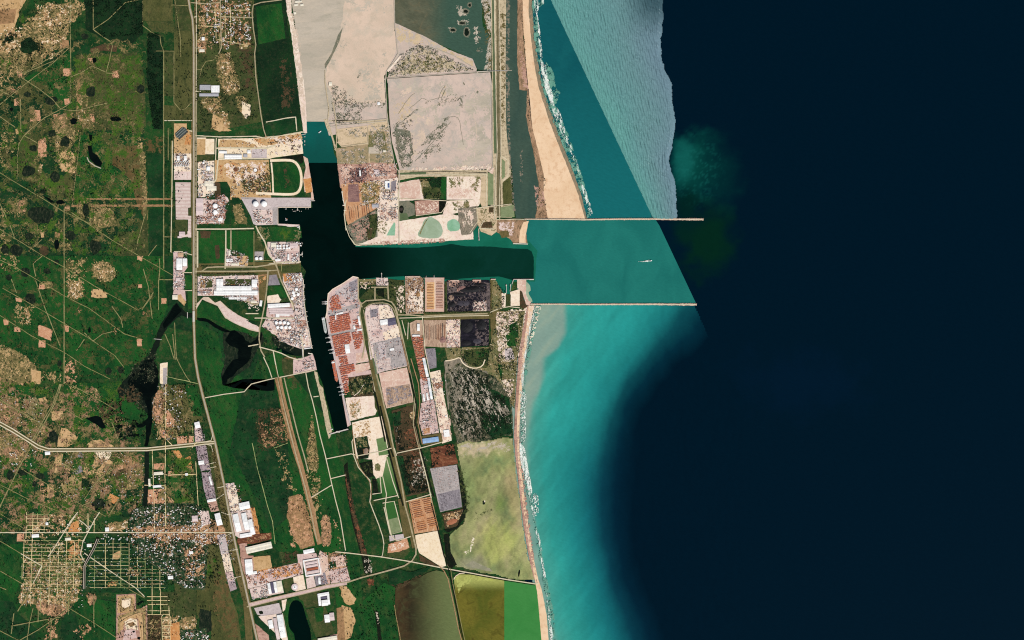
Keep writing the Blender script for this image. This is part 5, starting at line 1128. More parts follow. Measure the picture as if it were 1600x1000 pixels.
roads('railway_bed', 'road_brown', 3.4, "438,590 442,612 449,640 456,670 464,700 473,730 481,762 491,800 497,832 500,850")
roads('road', 'road', 1.8, "434,590 439,612 446,645 454,678 463,712 471,740 478,765 486,800 492,830 496,846", "444,590 450,615 458,648 466,680 476,714 482,738")
roads('road', 'verge', 1.2, "430,570 446,640 460,690")
roads('road', 'verge', 5.0, HWY); roads('road', 'road', 3.0, HWY); roads('road', 'pave_grey', .8, HWY)
roads('road', 'road_pale', 1.0, "307,-60 307,60 306.5,200 306.5,480")
roads('road', 'verge', 6.2, "-60,640 0,661 20,672 45,688 60,698 75,703 110,703 230,702 300,695 320,692 335,691")
roads('road', 'road_pale', 1.7, "-60,638 0,659 20,670 45,686 61,696 76,701 110,701 230,700 300,693 320,690.5 335,690", "-60,643 0,664 20,675 44,690 59,700 75,705 110,705 230,704 300,697 320,694 335,693")
roads('road', 'road_pale', 1.0, "333,678 330,688 322,690", "333,706 330,696 322,694", "322,726 338,722", "324,732 338,729", "340,762 350,760", "346,800 356,804 366,802", "332,784 350,772", "352,862 372,858", "356,905 377,900", "346,840 364,832")
roads('street', 'road_pale', 1.3, "-20,832 8,832 60,832 140,832 200,832 300,832 362,832")
roads('street', 'street', 1.0, "259,600 259,690 258,740 259,800 259,832", "300,700 308,690", "306,720 310,790", "238,702 241,780 242,830", "259,742 306,741", "262,688 270,696", "226,758 258,759")
# gridded suburb streets
rs = random.Random(3)
for x, y0, y1 in ((42,800,842),(38,842,905),(52,800,945),(59,802,832),(66,852,960),(70,805,832),(79,858,945),(92,856,940),(105,832,925),(108,930,960),(117,846,920),(137,802,832),(139,802,832),(148,808,832),(123,842,870),(35,880,905)):
    ribbon('street', 'street' if rs.random() < .7 else 'street_green', [(x, y0), (x-.03*(y1-y0), y1)], rs.choice((.6, .75, .9)))
for k in range(21):
    y = 804+k*5.75
    if 829 < y < 834: continue
    x0, x1 = (42, 76) if y < 832 else (36, 131)
    for a in range(3 if y > 832 else 1):
        u = x0+(x1-x0)*a/3+rs.uniform(-3, 5) if y > 832 else x0; v = (x0+(x1-x0)*(a+1)/3+rs.uniform(-3, 3)) if y > 832 else x1+rs.uniform(-8, 14)
        if rs.random() < .86: ribbon('street', 'street' if rs.random() < .75 else 'street_green', [(u, y), (v, y+rs.uniform(-.2, .2))], rs.choice((.5, .65, .8)))
roads('street', 'road_pale', 1.3, "132,864 155,880 168,889 190,904 212,918 226,932", "33,865 52,876 66,884 60,894", "156,800 148,812 130,846", "76,870 100,832 112,812 122,800", "100,832 118,806", "124,812 132,818 140,826", "66,884 52,912", "130,846 126,866 134,880")
for k, x in enumerate((148, 165, 177, 189, 202, 215, 227, 238, 250)):
    y0 = (868, 842, 842, 846, 848, 852, 862, 884, 886)[k]; y1 = (920, 918, 874, 918, 918, 918, 918, 920, 922)[k]
    ribbon('street', 'street' if k % 3 else 'street_green', [(x, y0), (x, y1)], rs.choice((.6, .75)))
for k in range(13):
    y = 849+k*5.75; x1 = 200 if k < 4 else (230 if k < 7 else 258)
    for a, b in ((138, 170), (170, 202), (202, x1)):
        if b > a and rs.random() < .84: ribbon('street', 'street_green' if rs.random() < .6 else 'street', [(a+rs.uniform(-1, 3), y), (b+rs.uniform(-2, 2), y)], rs.choice((.45, .55, .7)))
for l_ in ("230,932 262,932", "230,938 266,938", "232,944 262,944", "231,954 266,954", "238,920 238,960", "251,920 251,960", "264,946 265,962", "231,960 266,960", "253,962 254,1000", "266,962 266,1000", "254,967 266,967", "254,977 270,977", "254,982 266,982", "254,988 266,988", "254,994 266,994"): ribbon('street', 'street', l_, .9)
ribbon('ditch', 'reed_black', "154,840 146,858 136,876 132,884 131,920", 5); ribbon('ditch_bank', 'silt_grey', "152,842 145,858 135,876 131.5,884 130.5,920", 1.0); ribbon('ditch_bank', 'silt_grey', "155,842 148,858 138,876 133.5,884 133,920", .7)
roads('dirt_track', 'track', 1.2, "105,952 92,962 80,970 60,984 35,998 20,1008", "80,965 80,984 78,1006", "47,918 40,935 28,955", "52,950 46,975 42,1006", "60,952 60,972", "147,930 147,975 148,980", "105,925 104,952", "22,958 18,990", "0,917 10,921", "18,978 60,970 95,964")
# port roads
roads('road', 'road', 2.0, "566,560 570,540 566,512 562,490 564,476 572,470 600,468 612,472 618,480 622,492 640,492 660,494 720,491 762,490", "560,434 560,466 566,480", "606,446 607,468", "580,449 606,449", "586,450 586,468")
roads('road', 'road_pale', 1.2, "624,497 662,496 700,494 764,493", "660,494 662,520 664,545 672,585 684,640", "628,500 634,524", "638,504 637,530", "766,488 780,482 796,479 812,481", "580,580 584,598 586,612 583,614", "586,548 590,580")
roads('road', 'verge', 8, "580,562 586,590 594,625 604,662 612,700 622,740 633,790 645,840 648,856")
roads('road', 'canal_green', 3.0, "583,560 588,584 594,610")
roads('ditch', 'reed_black', 2.6, "584,610 588,622 594,650 602,690", "606,700 618,745 630,790", "594,634 600,660 610,700 615,714")
roads('road', 'road', 2.2, "588,584 594,604 600,632 608,662 613,690 619,718 627,752 633,790 640,815 646,840 650,856 650,866 644,876 632,884 612,890 590,896 566,902 542,910 520,915 470,928 430,936 396,944 386,948")
roads('road', 'pave_rose', 5, "542,911 512,916 470,926 430,935 390,945")
roads('road', 'road', 1.2, "542,909 512,913.5 470,923.5 430,932.5 390,942", "540,914 512,919 470,929 430,938 390,948")
roads('railway', 'road', 1.4, "616,476 626,512 634,548 640,576 646,604 648,624 646,644 646,664 652,690 658,712 668,752 673,776 682,818 692,860 701,886", "620,492 636,556 644,596 650,626 649,650 650,668 657,700")
roads('railway', 'reed_black', 2.2, "625,520 638,572 646,610 651,632 649,660 657,695", "674,786 684,826 694,868 702,886", "657,700 670,748 678,776")
roads('railway', 'road_brown', 1.3, "622,506 630,540 640,582", "642,560 654,600 656,630 653,660 660,694")
roads('road', 'road_pale', 1.4, "656,706 668,752 674,778", "620,708 657,700 690,691", "634,784 674,772", "549,709 560,712 596,705 612,700", "555,680 550,690 553,712 560,730 570,742 578,750 580,768 578,784 584,800 592,820 598,838 600,850", "598,744 604,772 602,790 606,812 612,838 620,845 642,838", "604,716 614,752 623,778", "584,782 622,774", "598,786 616,783 628,830 610,835 600,792", "582,772 596,770 594,744")
roads('road', 'road_brown', 1.0, "551,672 553,690 556,712 562,730 572,744 580,756 580,780")
roads('road', 'road_pale', 1.0, "600,850 598,866 596,871", "616,700 620,712")
roads('causeway', 'road_pale', 1.6, "524,862 545,864 596,870 640,877 690,887 740,896 790,905 836,912 841,911")
roads('causeway_edge', 'reed_black', 1.0, "690,889 740,898 790,907 836,914")
roads('railway', 'road_brown', 1.4, "686,884 694,892 700,904 708,940 716,980 724,1010 736,1060")
roads('railway', 'reed_black', 1.4, "700,886 706,910 714,950 722,990 736,1050"); roads('road', 'track', .9, "704,888 708,914 717,956 724,990 738,1050")
roads('road', 'sand_pale', 1.0, "709,905 712,900 718,896 726,895")
roads('levee_road', 'silt_grey', 1.2, "616,-10 617,40 622,84 612,100 604,112 602,130 605,180 607,196 612,232 618,262 624,268 624,284 623,322 624,380", "604,112 626,88", "604,122 640,120 700,116 744,113 770,111 800,110", "744,108 706,86 680,76", "744,112 768,134 770,262 764,268", "514,194 560,190 604,186", "516,198 604,189")
roads('levee_road', 'levee_tan', 1.4, "520,160 524,180 526,204 526,230 523,234", "508,110 508,128 514,170 512,190", "527,222 534,229 575,224", "575,200 575,226")
ribbon('levee', 'white_soil', "606,112 626,88", 3)
roads('levee_road', 'road_pale', 1.0, "626,274 762,272", "760,272 760,322", "622,310 700,314 740,312", "740,326 760,323 800,319", "772,-10 774,110 777,230 773,322 773,344", "780,-10 782,120 783,230 780,320 781,345", "622,284 624,360", "650,337 690,332 700,318", "775,343 826,342.5", "745,324 747,345 734,364", "757,344 748,358 748,370", "750,357 772,358")
roads('levee_road', 'reed_black', .7, "604,123 640,121 700,117 744,114", "606,130 608,180 612,220", "640,269 700,268 760,270")
roads('quay_apron', 'pave_cream', 1.4, "560,434 552,432 536,443 520,452 513,459 512,470 511,488 509,497")
roads('quay_apron', 'pave_lilac', 2.2, "511,500 514,520 519,540 524,565 529,586 533,606 540,635 548,664")
roads('quay_apron', 'pave_cream', 1.0, "486,324 434.5,324 434.5,350", "474,437 475,470 480,505 486,535 488,545")
roads('jetty_road', 'road_pale', 1.0, "548,372 556,383 600,382", "541,356 546,370 554,382 568,380")
roads('road', 'road_pale', 1.4, "541,312 538,335 541,360", )
for l_ in ("569,482 580,474 604,473 614,480 620,496 628,530", "568,484 574,520 582,560"): ribbon('road', 'road', l_, 1.3, sm=1)
# ---- rim walks and worn yards: rings of the tank pads
for x, y in ((369,265),(379,266),(389,266),(399,266)):
    blob('tank_pad', 'soil_brown', x, y, 4, 4, rough=.1)
# surf and foam
covers('surf_silt', ("830,-6 838,-6 842,50 847,90 853,120 862,150 872,176 888,210 902,250 914,290 924,330 918,343 910,310 896,270 880,230 866,196 854,162 846,134 839,104 834,60", .55), ("838,476 846,478 836,520 828,560 822,600 818,660 818,700 824,740 832,780 838,820 848,870 856,910 866,960 870,1005 862,1005 852,930 842,870 832,810 822,760 814,700 814,640 820,570", .45), name='shallow_silt', cell=1.0, ns=6, fade=1)
covers('foam', ("834,-6 841,-6 843,6 840,20 844,50 848,90 850,110 858,140 866,164 864,166 856,150 848,120 844,90 840,50 836,20", .36), ("845,98 851,97 858,128 866,155 867,166 862,166 852,140 846,115", .72), ("846,-6 850,-6 850,7 846,6", .8), ("862,170 868,168 880,200 895,232 908,272 905,274 892,240 876,206", .3), ("906,285 912,290 920,310 926,334 922,338 914,310", .5), ("868,164 876,178 884,204 880,206", .4), name='surf_foam', cell=.48, ns=1.8, fade=.3, ani=(76,4))
covers('surf_silt', ("853,98 862,106 866,118 868,135 876,146 870,160 866,165 860,140 852,112", .8), ("838,-6 852,-6 850,6 842,12", .6), name='sand_bar', cell=1.0, ns=6, fade=1)
covers('foam', ("836,480 838,482 828,520 822,560 819,560 824,520", .3), ("815,568 821,566 818,600 815,640 813,640", .3), ("812,690 820,700 826,735 832,768 828,775 820,745 812,715", .8), ("824,762 829,762 838,815 848,862 846,866 836,830", .3), ("844,870 848,870 853,900 850,905", .5), ("853,925 856,930 862,975 866,1005 860,1005 857,970", .35), ("832,775 842,780 842,800 838,800", .12), ("818,610 823,620 821,686 817,686 819,640", .12), name='surf_foam', cell=.48, ns=1.6, fade=.3, ani=(90,4))
covers('salt', ("838,478 846,478 838,510 830,540 826,540 832,510", .3), name='surf_foam', cell=.9, ns=2.2, fade=.3)
# ================================================================ trees
BASE = ZL[0]
wood = []
def W_(p, n, seed, ns=8, clump=.6): wood.append(scatter(p, n, seed, ns, clump))
canopy('woodland', 'crown', np.concatenate([scatter("232,50 256,56 256,202 240,202 229,122", 1500, 1), scatter("130,0 224,0 224,54 160,60", 900, 2), scatter("34,62 60,58 72,78 52,98 34,94", 300, 3), scatter("20,46 30,44 26,60 8,72 2,70", 160, 4), scatter("-4,0 130,0 130,120 -4,210", 800, 5, 10, .9), scatter("0,200 228,200 228,400 0,400", 1100, 6, 12, .9), scatter("0,400 255,400 255,590 0,590", 900, 7, 12, .9), scatter("0,590 240,590 240,830 0,830", 1400, 8, 10, .8), scatter("0,830 340,830 340,1000 0,1000", 1700, 9, 9, .8), scatter("256,60 303,60 303,190 256,190", 200, 10), scatter("256,200 303,200 270,400 256,400", 200, 11)]), (.35, .85), 1)
canopy('woodland', 'crown', np.concatenate([scatter("304,0 396,0 412,190 304,206", 1700, 21, 7, .7), scatter("240,600 330,600 330,800 240,800", 1300, 22, 7, .8), scatter("304,500 412,512 560,900 400,860 330,690", 800, 23, 12, .8), scatter("520,860 620,910 620,1000 540,1000", 500, 24), scatter("200,785 345,790 345,920 200,910", 2600, 25, 5, .6)]), (.35, .85), 2)
canopy('mangrove', 'crown_mangrove', np.concatenate([scatter("700,570 716,566 770,586 796,625 800,676 770,686 730,690 706,655", 2600, 31, 7, .7), scatter("764,542 776,490 818,486 806,600 804,640 780,600", 900, 32, 6), scatter("700,546 768,544 765,574 728,570", 500, 33, 6), scatter("560,440 632,440 630,490 560,470", 500, 34, 6), scatter("544,590 584,586 586,614 550,620", 600, 35, 5), scatter("612,642 656,640 672,768 636,776", 700, 36, 6), scatter("541,353 590,326 592,372 556,380", 250, 37), scatter("656,280 690,278 690,310 662,311", 260, 38), scatter("770,438 790,455 786,484 768,486", 160, 39)]), (.35, .8), 3)
canopy('mangrove', 'crown_mangrove', np.concatenate([scatter("606,116 626,84 656,68 678,76 742,110", 900, 41, 3, .7), scatter("516,130 528,130 566,166 566,194 520,194", 420, 42, 4), scatter("612,200 645,182 646,262 626,262", 300, 43, 4), scatter("792,0 797,0 806,330 801,330", 200, 44), scatter("812,0 820,60 828,190 822,180 822,100", 200, 45), scatter("838,260 852,276 855,340 838,338", 160, 46)]), (.25, .55), 4)
canopy('hedgerow', 'crown', np.concatenate([along(l_, s_, .7, i_) for i_, (l_, s_) in enumerate((("223,0 223,54", .9), ("256,80 256,400", 1.3), ("268,200 268,395", 2.5), ("272,0 276,20 282,90", 1.6), ("111,110 112,160", 1.5), ("126,206 113,320", 1.6), ("303,560 318,640", 3), ("306,200 306,480", 2.5), ("100,326 100,600", 4), ("310,590 336,690", 2.4), ("28,230 27,285", 2), ("304,416 400,416", 1.2), ("304,428 400,427", 1.1), ("662,489 766,487", 1.3), ("562,476 572,472 604,470 616,480 630,540", 1.6), ("640,785 650,830", 2.2), ("696,442 696,488", 1.4), ("766,440 768,490", 1.4), ("662,434 662,488", 1.0)))]), (.3, .7), 6)
canopy('roadside_scrub', 'crown_dry', np.concatenate([scatter("330,700 336,700 392,940 380,940 340,770", 500, 51), scatter("322,696 334,694 364,820 350,824 326,720", 500, 52), scatter("486,640 500,745 486,840 470,770 478,700", 600, 53, 4), scatter("396,640 440,636 452,700 404,706", 500, 54, 5), scatter("118,86 226,90 226,200 118,200", 700, 55, 8), scatter("40,860 130,868 130,945 30,940", 260, 56, 4), scatter("338,84 372,84 378,150 340,150", 300, 57, 4), scatter("776,486 822,482 806,600 780,600", 200, 58, 4), scatter("132,842 256,842 260,920 132,920", 260, 59, 5), scatter("231,961 252,961 252,1000 231,1000", 160, 60, 3)]), (.25, .6), 7)
# ---- single trees that stand out in the fields
def crown_mesh(seed):
    R = random.Random(seed); b = MB()
    for k in range(4):
        x, y = (R.uniform(-4, 4), R.uniform(-4, 4)) if k else (0, 0); r = R.uniform(4.5, 7) if k else 7.5; z = R.uniform(7, 12)
        prof = [(r*.55, z-3), (r, z), (r*.8, z+2.6), (r*.3, z+4.2)]; b.lathe(x, y, [(q*R.uniform(.85, 1.15), h) for q, h in prof], 7)
    return b
def trunk_mesh():
    b = MB(); b.lathe(0, 0, [(1.1, 0), (.8, 4), (.6, 9)], 6); b.bar((0, 0, 6), (3, 1, 10), .5); b.bar((0, 0, 6), (-2.5, 2, 10), .5); return b
def make_tree(x, y, k, label, group):
    t = empty('tree', x, y, 0, label, 'tree', group); trunk_mesh().build('trunk', 'trunk', t); crown_mesh(k).build('crown', ('crown', 'crown_dry')[k % 2], t); return t
protos = {}
def plant(p, n, seed, label, group, k):
    for i, (x, y) in enumerate(scatter(p, n, seed, 9, .5)):
        if k not in protos: protos[k] = make_tree(x, y, k, label, group)
        else:
            o = dup(protos[k], x, y, (i*77) % 360, label); o['group'] = group
        s_ = .8+((i*37) % 10)/14
        for o in [protos[k]] if i == 0 else [o]: o.scale = (s_, s_, s_)
plant("0,20 130,0 110,100 20,150", 34, 71, 'lone round tree on the pale dry clearings in the upper corner of the farmland', 'trees dotted over the dry clearings', 0)
plant("80,180 128,190 112,300 40,300", 18, 72, 'single tree on tan pasture beside the tear-shaped black pond', 'trees on the tan pasture by the pond', 1)
plant("102,400 190,404 170,470 104,470", 18, 73, 'dark tree on the speckled tan pasture beside the bare oval clearing', 'trees by the oval clearing', 2)
plant("0,540 70,560 60,660 0,660", 22, 74, 'dark tree on pink bare ground above the western divided highway', 'trees on the pink farmland', 3)
plant("96,702 180,706 178,790 96,790", 18, 75, 'small tree among the tan plots just below the western divided highway', 'trees among the tan plots', 4)
plant("236,604 286,600 284,690 244,690", 16, 76, 'small tree among the farm plots on the east bank of the black river', 'trees on the river bank plots', 5)
# ================================================================ materials of built things
for n_, c_ in (('roof_white', (255,254,250)), ('roof_cream', (244,236,214)), ('roof_grey', (176,176,182)), ('roof_pink', (226,206,202)), ('roof_blue', (150,184,222)), ('roof_slate', (96,92,112)), ('roof_tan', (206,170,136)), ('roof_rust', (170,96,68)), ('roof_brown', (128,84,66)), ('roof_teal', (120,170,160))):
    land(n_, c_, tuple(int(v*.97) for v in c_), tuple(int(v*.9) for v in c_), s=(14,4,.8), fine=.05, rough=.6)
flat('wall_pale', (190,184,172)); flat('wall_grey', (140,138,134)); flat('concrete', (206,198,186), .1); flat('steel_pale', (214,212,206), .05); flat('steel_dark', (70,72,76)); flat('skylight', (200,214,222), .03, rough=.2); flat('vent', (150,150,150))
flat('dark_glass', (22,28,34), .05, rough=.1); flat('tank_white', (252,252,250), .03); flat('tank_shell', (230,228,220), .05); flat('tank_rust', (112,70,48), .3); flat('tank_dark', (52,44,38), .3)
flat('box_orange', (240,140,92), .16); flat('box_red', (222,96,68), .16); flat('box_brown', (186,116,88), .2); flat('box_white', (226,214,204), .1); flat('box_blue', (70,92,140), .1); flat('box_pink', (228,166,146), .1)
flat('hull_dark', (36,44,50), .1); flat('hull_grey', (150,158,156), .1); flat('deck_grey', (196,200,194), .1); flat('hatch', (170,178,172), .08); flat('ship_white', (248,248,244), .03)
flat('crane_white', (226,222,216), .05); flat('crane_red', (196,90,60), .05); flat('solar', (78,88,86), .15, rough=.3); flat('solar_light', (126,134,128), .15)
flat('goods_rust', (166,104,72), .25); flat('goods_orange', (204,128,74), .2); flat('goods_plum', (132,98,98), .2); flat('goods_dark', (74,62,60), .3); flat('car_dark', (54,48,54), .2); flat('car_pale', (214,212,216), .1); flat('coal', (16,16,20), .4); flat('coal_grey', (62,58,66), .3); flat('spoil', (150,124,106), .25)
# ================================================================ buildings
def walls(b, w, d, h):
    t = 1.5
    for sx, sy, lx, ly in ((0, -1, w, t), (0, 1, w, t), (-1, 0, t, d-2*t), (1, 0, t, d-2*t)):
        b.box(sx*(w/2-t/2), sy*(d/2-t/2), 0, lx, ly, h)
def building(x, y, w, d, ang, label, roof='roof_white', h=14, name='warehouse', cat='warehouse', bays=1, sky=0, vents=0, flatroof=False, group=None):
    """w along the building's own x (map units), d across; bays = parallel roof spans"""
    w *= M; d *= M; t = empty(name, x, y, ang, label, cat, group)
    b = MB(); walls(b, w, d, h); b.build('wall', 'wall_pale', t)
    R = random.Random(int(x*31+y*17)); db = d/bays
    for i in range(bays):
        yc = -d/2+db*(i+.5); b = MB()
        if flatroof:
            b.box(0, yc, h+.02, w-3.2, db-.6, 1.0); rise = 1.0
        else:
            rise = max(1.2, db*.07); b.gable(0, yc, h+.6, w, db-.5 if bays > 1 else db, rise, ov=.8 if bays == 1 else 0)
        ro = b.build('roof', roof, t)
        if not flatroof:
            b = MB(); b.box(0, yc, h+.55+rise, w*.98, 1.6, .5); b.build('ridge_cap', 'roof_grey' if roof != 'roof_grey' else 'roof_white', ro)
        for k in range(sky):
            u = -w/2+w*(k+.5)/sky; v = 2.2
            for s_ in (-1, 1):
                b = MB()
                if flatroof: b.box(u, yc+s_*db*.22, h+1.05, min(6, w/sky*.4), db*.25, .3)
                else:
                    y0, y1 = yc+s_*db*.13, yc+s_*db*.36; z0, z1 = h+.8+rise*.74, h+.8+rise*.28
                    P = [(u-v, y0, z0), (u+v, y0, z0), (u+v, y1, z1), (u-v, y1, z1)]
                    if s_ > 0: P = P[::-1]
                    b.add(P[::-1]+[(p, q, r-.3) for p, q, r in P[::-1]], [(0, 1, 2, 3), (7, 6, 5, 4), (0, 4, 5, 1), (1, 5, 6, 2), (2, 6, 7, 3), (3, 7, 4, 0)])
                b.build('skylight', 'skylight', ro)
        for k in range(vents):
            b = MB(); u = R.uniform(-w*.42, w*.42); v = R.uniform(-.3, .3)*db
            b.box(u, yc+v, h+.4, R.uniform(3, 6), R.uniform(3, 5), rise+2.2); b.build('roof_vent', 'vent', ro)
    nd = max(1, int(w/90))
    for k in range(nd): b = MB(); b.box(-w/2+w*(k+.5)/nd, d/2+.15, 0, 5, .3, 5); b.build('loading_door', 'steel_dark', t)
    return t
B = building
B(365, 245.5, 27, 7, 0, 'long white shed under a dark north edge beside the grey loading yard', bays=2, vents=2, h=22)
B(349, 238, 12, 4, 2, 'narrow white annex at the upper corner of the long white shed by the loading yard', h=14)
B(389.5, 237.5, 5, 5, 0, 'small square white hut against the grey loading yard', h=12)
B(384, 243.5, 6, 5, 0, 'low grey block between the long white shed and the grey loading yard', 'roof_grey', 10)
B(337, 139.5, 13, 11, 0, 'bright white flat hall beside the coast highway near the wooded village', h=14, flatroof=True, sky=3, vents=3)
B(321, 137, 17, 8, 0, 'grey annex joined to the bright white hall by the coast highway', 'roof_grey', 10, flatroof=True, vents=6)
B(327, 148.5, 30, 4.5, 0, 'long pale blue-grey strip building below the bright white hall by the highway', 'roof_grey', 8, vents=3)
B(318, 61, 4.4, 5, 0, 'little white tower house on pink ground by the village edge', h=14)
B(316, 79.5, 8, 4, 0, 'small cream shed on tan ground off the highway below the village', 'roof_cream', 8)
B(281, 413, 9, 18, 0, 'tall bright white hall with a dark slot, on the strip west of the highway', bays=1, h=18, sky=2)
B(289.5, 410, 6.6, 12, 0, 'shorter bright white hall standing beside the tall white hall west of the highway', h=18, sky=1)
B(274, 464.5, 8, 7, 0, 'cream square shed at the foot of the industrial strip by the dark river bend', 'roof_cream', 9)
B(280, 436.5, 9, 5, 0, 'pink roofed block in the middle of the strip west of the highway', 'roof_pink', 9, vents=2)
B(283, 398, 8, 6, 0, 'brownish hall above the two bright white halls west of the highway', 'roof_tan', 9)
B(285, 365.5, 9, 6.5, 0, 'pale pink cross-shaped station block, upper hall', 'roof_pink', 9)
B(281, 370.5, 6, 3, 0, 'small pink block under the cross-shaped station hall', 'roof_pink', 7)
B(344, 445, 10.5, 18, 0, 'western wing of the huge white factory, standing around a green court', bays=2, vents=1, h=18, sky=1)
B(398, 443, 8, 12, 0, 'eastern wing of the huge white factory at the end of the green court', h=18, sky=2)
B(371, 450.5, 45, 6.4, 0, 'long main hall of the huge white factory closing the green court', bays=1, vents=5, h=20, sky=6)
B(369, 457.8, 68, 7.5, 0, 'widest lower hall of the huge white factory, along its pipe yard', bays=2, vents=6, h=18, sky=6)
B(372, 466.2, 28, 3.0, 0, 'narrow white gallery in the pipe yard below the huge white factory', vents=3, h=10)
B(397, 471.5, 9, 3.6, 0, 'short cream shed at the lower edge of the white factory yard', 'roof_cream', 9)
B(408, 474, 3.6, 9, 8, 'small upright white tank house by the lane at the white factory corner', h=10)
B(436, 477.4, 34, 6, -3, 'broad white warehouse roof north of the pink roofed row near the harbour lane', bays=1, h=16, sky=4)
for k in range(3): B(439+k*.6, 483+k*3.3, 37, 2.9, 1, ('uppermost', 'middle', 'lowest')[k]+' of the three long pink roofs under the broad white harbour warehouse', 'roof_pink', 10)
B(434, 493.4, 6, 4.8, 0, 'square bright white block below the three long pink roofs', h=10, flatroof=True)
B(445, 492.2, 16, 1.8, 1, 'thin white roof strip right of the square bright white block', h=8)
B(434.5, 406.2, 8, 3.2, -4, 'low white office by the tank farm lane west of the harbour', h=8)
B(451, 401.5, 2.6, 9, 0, 'narrow upright white shed in the harbour tank farm', h=9)
B(428, 383, 8, 7, 0, 'pale plant building at the upper left corner of the harbour tank farm', 'roof_cream', 9, vents=2)
B(459, 384, 12, 8, 0, 'pink roofed plant hall between the small tanks and the harbour edge', 'roof_pink', 9, vents=3)
B(359, 407, 10, 4.5, 0, 'white roofed hall of the small works among square green fields', h=9, vents=1)
B(368, 413, 12, 3, 0, 'long pale shed at the lower side of the small works among green fields', 'roof_cream', 8, vents=2)
B(359, 396, 3, 9, 0, 'upright cream building in the small works among square green fields', 'roof_cream', 8)
B(311, 265, 5, 1.2, 0, 'slim white strip below the black square pond in the gas plant', h=7)
B(326, 263.5, 6, 6.5, 0, 'white square plant hall beside the black square pond', h=11)
B(328, 274, 10, 3, 0, 'pale lilac plant hall in the middle of the gas plant', 'roof_pink', 9)
B(327, 287, 14, 8, 0, 'white plant hall with small roof vents at the foot of the gas plant', 'roof_cream', 9, vents=6)
B(312.5, 323, 11, 26, 0, 'long ribbed pink warehouse on the east side of the coast highway', 'roof_pink', 10, bays=2)
B(331, 294.5, 15, 7, 0, 'cream pink store with small dark vents above the chemical works', 'roof_cream', 9, vents=3)
B(345, 343.5, 7, 5, 0, 'white control building at the lower right corner of the chemical works', h=9)
B(279.5, 247.5, 4, 7, 0, 'western white boiler house of the power station', h=20)
B(290.5, 247.5, 4, 7, 0, 'eastern white boiler house of the power station', h=20)
B(284, 246, 3.4, 3, 0, 'low brown link block between the two white boiler houses', 'roof_tan', 9)
B(309, 664, 8, 9.5, -14, 'tilted bright white building at the highway junction of the divided road', h=12)
B(315, 722.7, 8.6, 6, -8, 'square bright white building on the purple paved strip by the highway', h=10)
B(329.5, 751, 2.6, 14, -15, 'slim white strip shed on the purple paved strip', h=9)
B(331, 781.6, 13.6, 4, -10, 'short white cross shed at the end of the purple paved strip', h=9)
B(342, 811, 8.5, 19, -14, 'bright white shed alone west of the highway by the pink plots', h=12, sky=2)
B(382.5, 790, 16.5, 11, -12, 'bright white hall at the upper end of the row of long white sheds', h=12, vents=2)
B(371, 816.5, 8.5, 28, -13, 'westernmost of the three long parallel white sheds east of the highway', h=13, sky=3)
B(384, 814.5, 7.5, 27, -13, 'middle of the three long parallel white sheds east of the highway', h=13, sky=3)
B(393.5, 823, 6.5, 24, -13, 'easternmost of the three long parallel white sheds, beside orange soil', h=13, sky=3)
B(384.5, 836, 18, 6, -10, 'white cross hall at the foot of the three long parallel white sheds', h=11)
B(405, 855.5, 41, 10.5, -13, 'big cream-white hall lying aslant below the strip of red soil', 'roof_cream', 15, bays=2, sky=5, vents=2)
B(389.5, 885, 11.5, 23, -5, 'large upright white hall beside the square tan lot', h=14, bays=2, sky=2)
B(395, 895, 14, 4, -10, 'low white wing at the foot of the large upright white hall', h=10)
for k, (x, c_) in enumerate(((421.5,'roof_white'), (426.3,'roof_slate'), (431,'roof_white'), (435.5,'roof_cream'), (439.5,'roof_cream'))):
    B(x, 919-k*.9, 4.2, 17, -10, ('first', 'second, dark-roofed,', 'third', 'fourth', 'last')[k]+' of the upright sheds along the boulevard beside the dark lawn', c_, 10)
B(483, 861, 17, 6, -12, 'white oblong hall at the top of the industrial estate', h=11, sky=2)
B(499.5, 907, 3.4, 10, -5, 'slim white building standing on the slate-grey estate yard', h=10)
B(505.5, 928.5, 18, 5, -10, 'white head building of the U-shaped works by the roundabout', h=11)
B(499.8, 939, 4, 14, -7, 'left white wing of the U-shaped works by the roundabout', h=11)
B(513.8, 936, 3.2, 16, -7, 'right white wing of the U-shaped works by the roundabout', h=11)
B(506.8, 933.4, 10, 3.6, -8, 'purple-grey inner roof of the U-shaped works by the roundabout', 'roof_slate', 8)
B(507.8, 941.5, 9.5, 9, -7, 'bright white inner hall of the U-shaped works by the roundabout', h=12)
B(511.5, 966, 8, 12, -6, 'bright white block with pink sides east of the long dark pond', h=10, vents=3)
B(519, 963, 7, 12, -6, 'pink roofed block beside the bright white block east of the long dark pond', 'roof_pink', 9, vents=3)
B(440.5, 978, 9, 36, -10, 'long white hall along the west bank of the dark pond', h=13, sky=4, vents=2)
B(432.5, 982, 5, 34, -10, 'long pink roof beside the long white hall west of the dark pond', 'roof_pink', 10)
B(423.5, 975, 7, 13, -12, 'short white hall left of the long pink roof west of the dark pond', h=10)
B(512, 998, 30, 6, -9, 'pale hall cut by the lower picture edge right of the dark pond', 'roof_cream', 10)
B(673, 687.5, 25, 7.4, -8, 'pale blue roofed hall in a green lawn by the rail yard', 'roof_blue', 12, sky=3)
B(543.2, 545, 7, 14, -8, 'bright white shed standing among the orange container stacks', h=13, sky=2)
B(530.5, 489.8, 12, 2.4, -13, 'slim white roof between the two upper orange container blocks', h=9)
B(524.9, 496, 1.8, 8, -2, 'small upright white gate shed at the top of the big orange container block', h=8)
B(561.5, 501, 3, 14, -10, 'tall slim white shed at the right edge of the container terminal', h=9)
B(562.2, 515.4, 8, 2.4, -10, 'small slanted white roof below the tall slim shed of the container terminal', h=8)
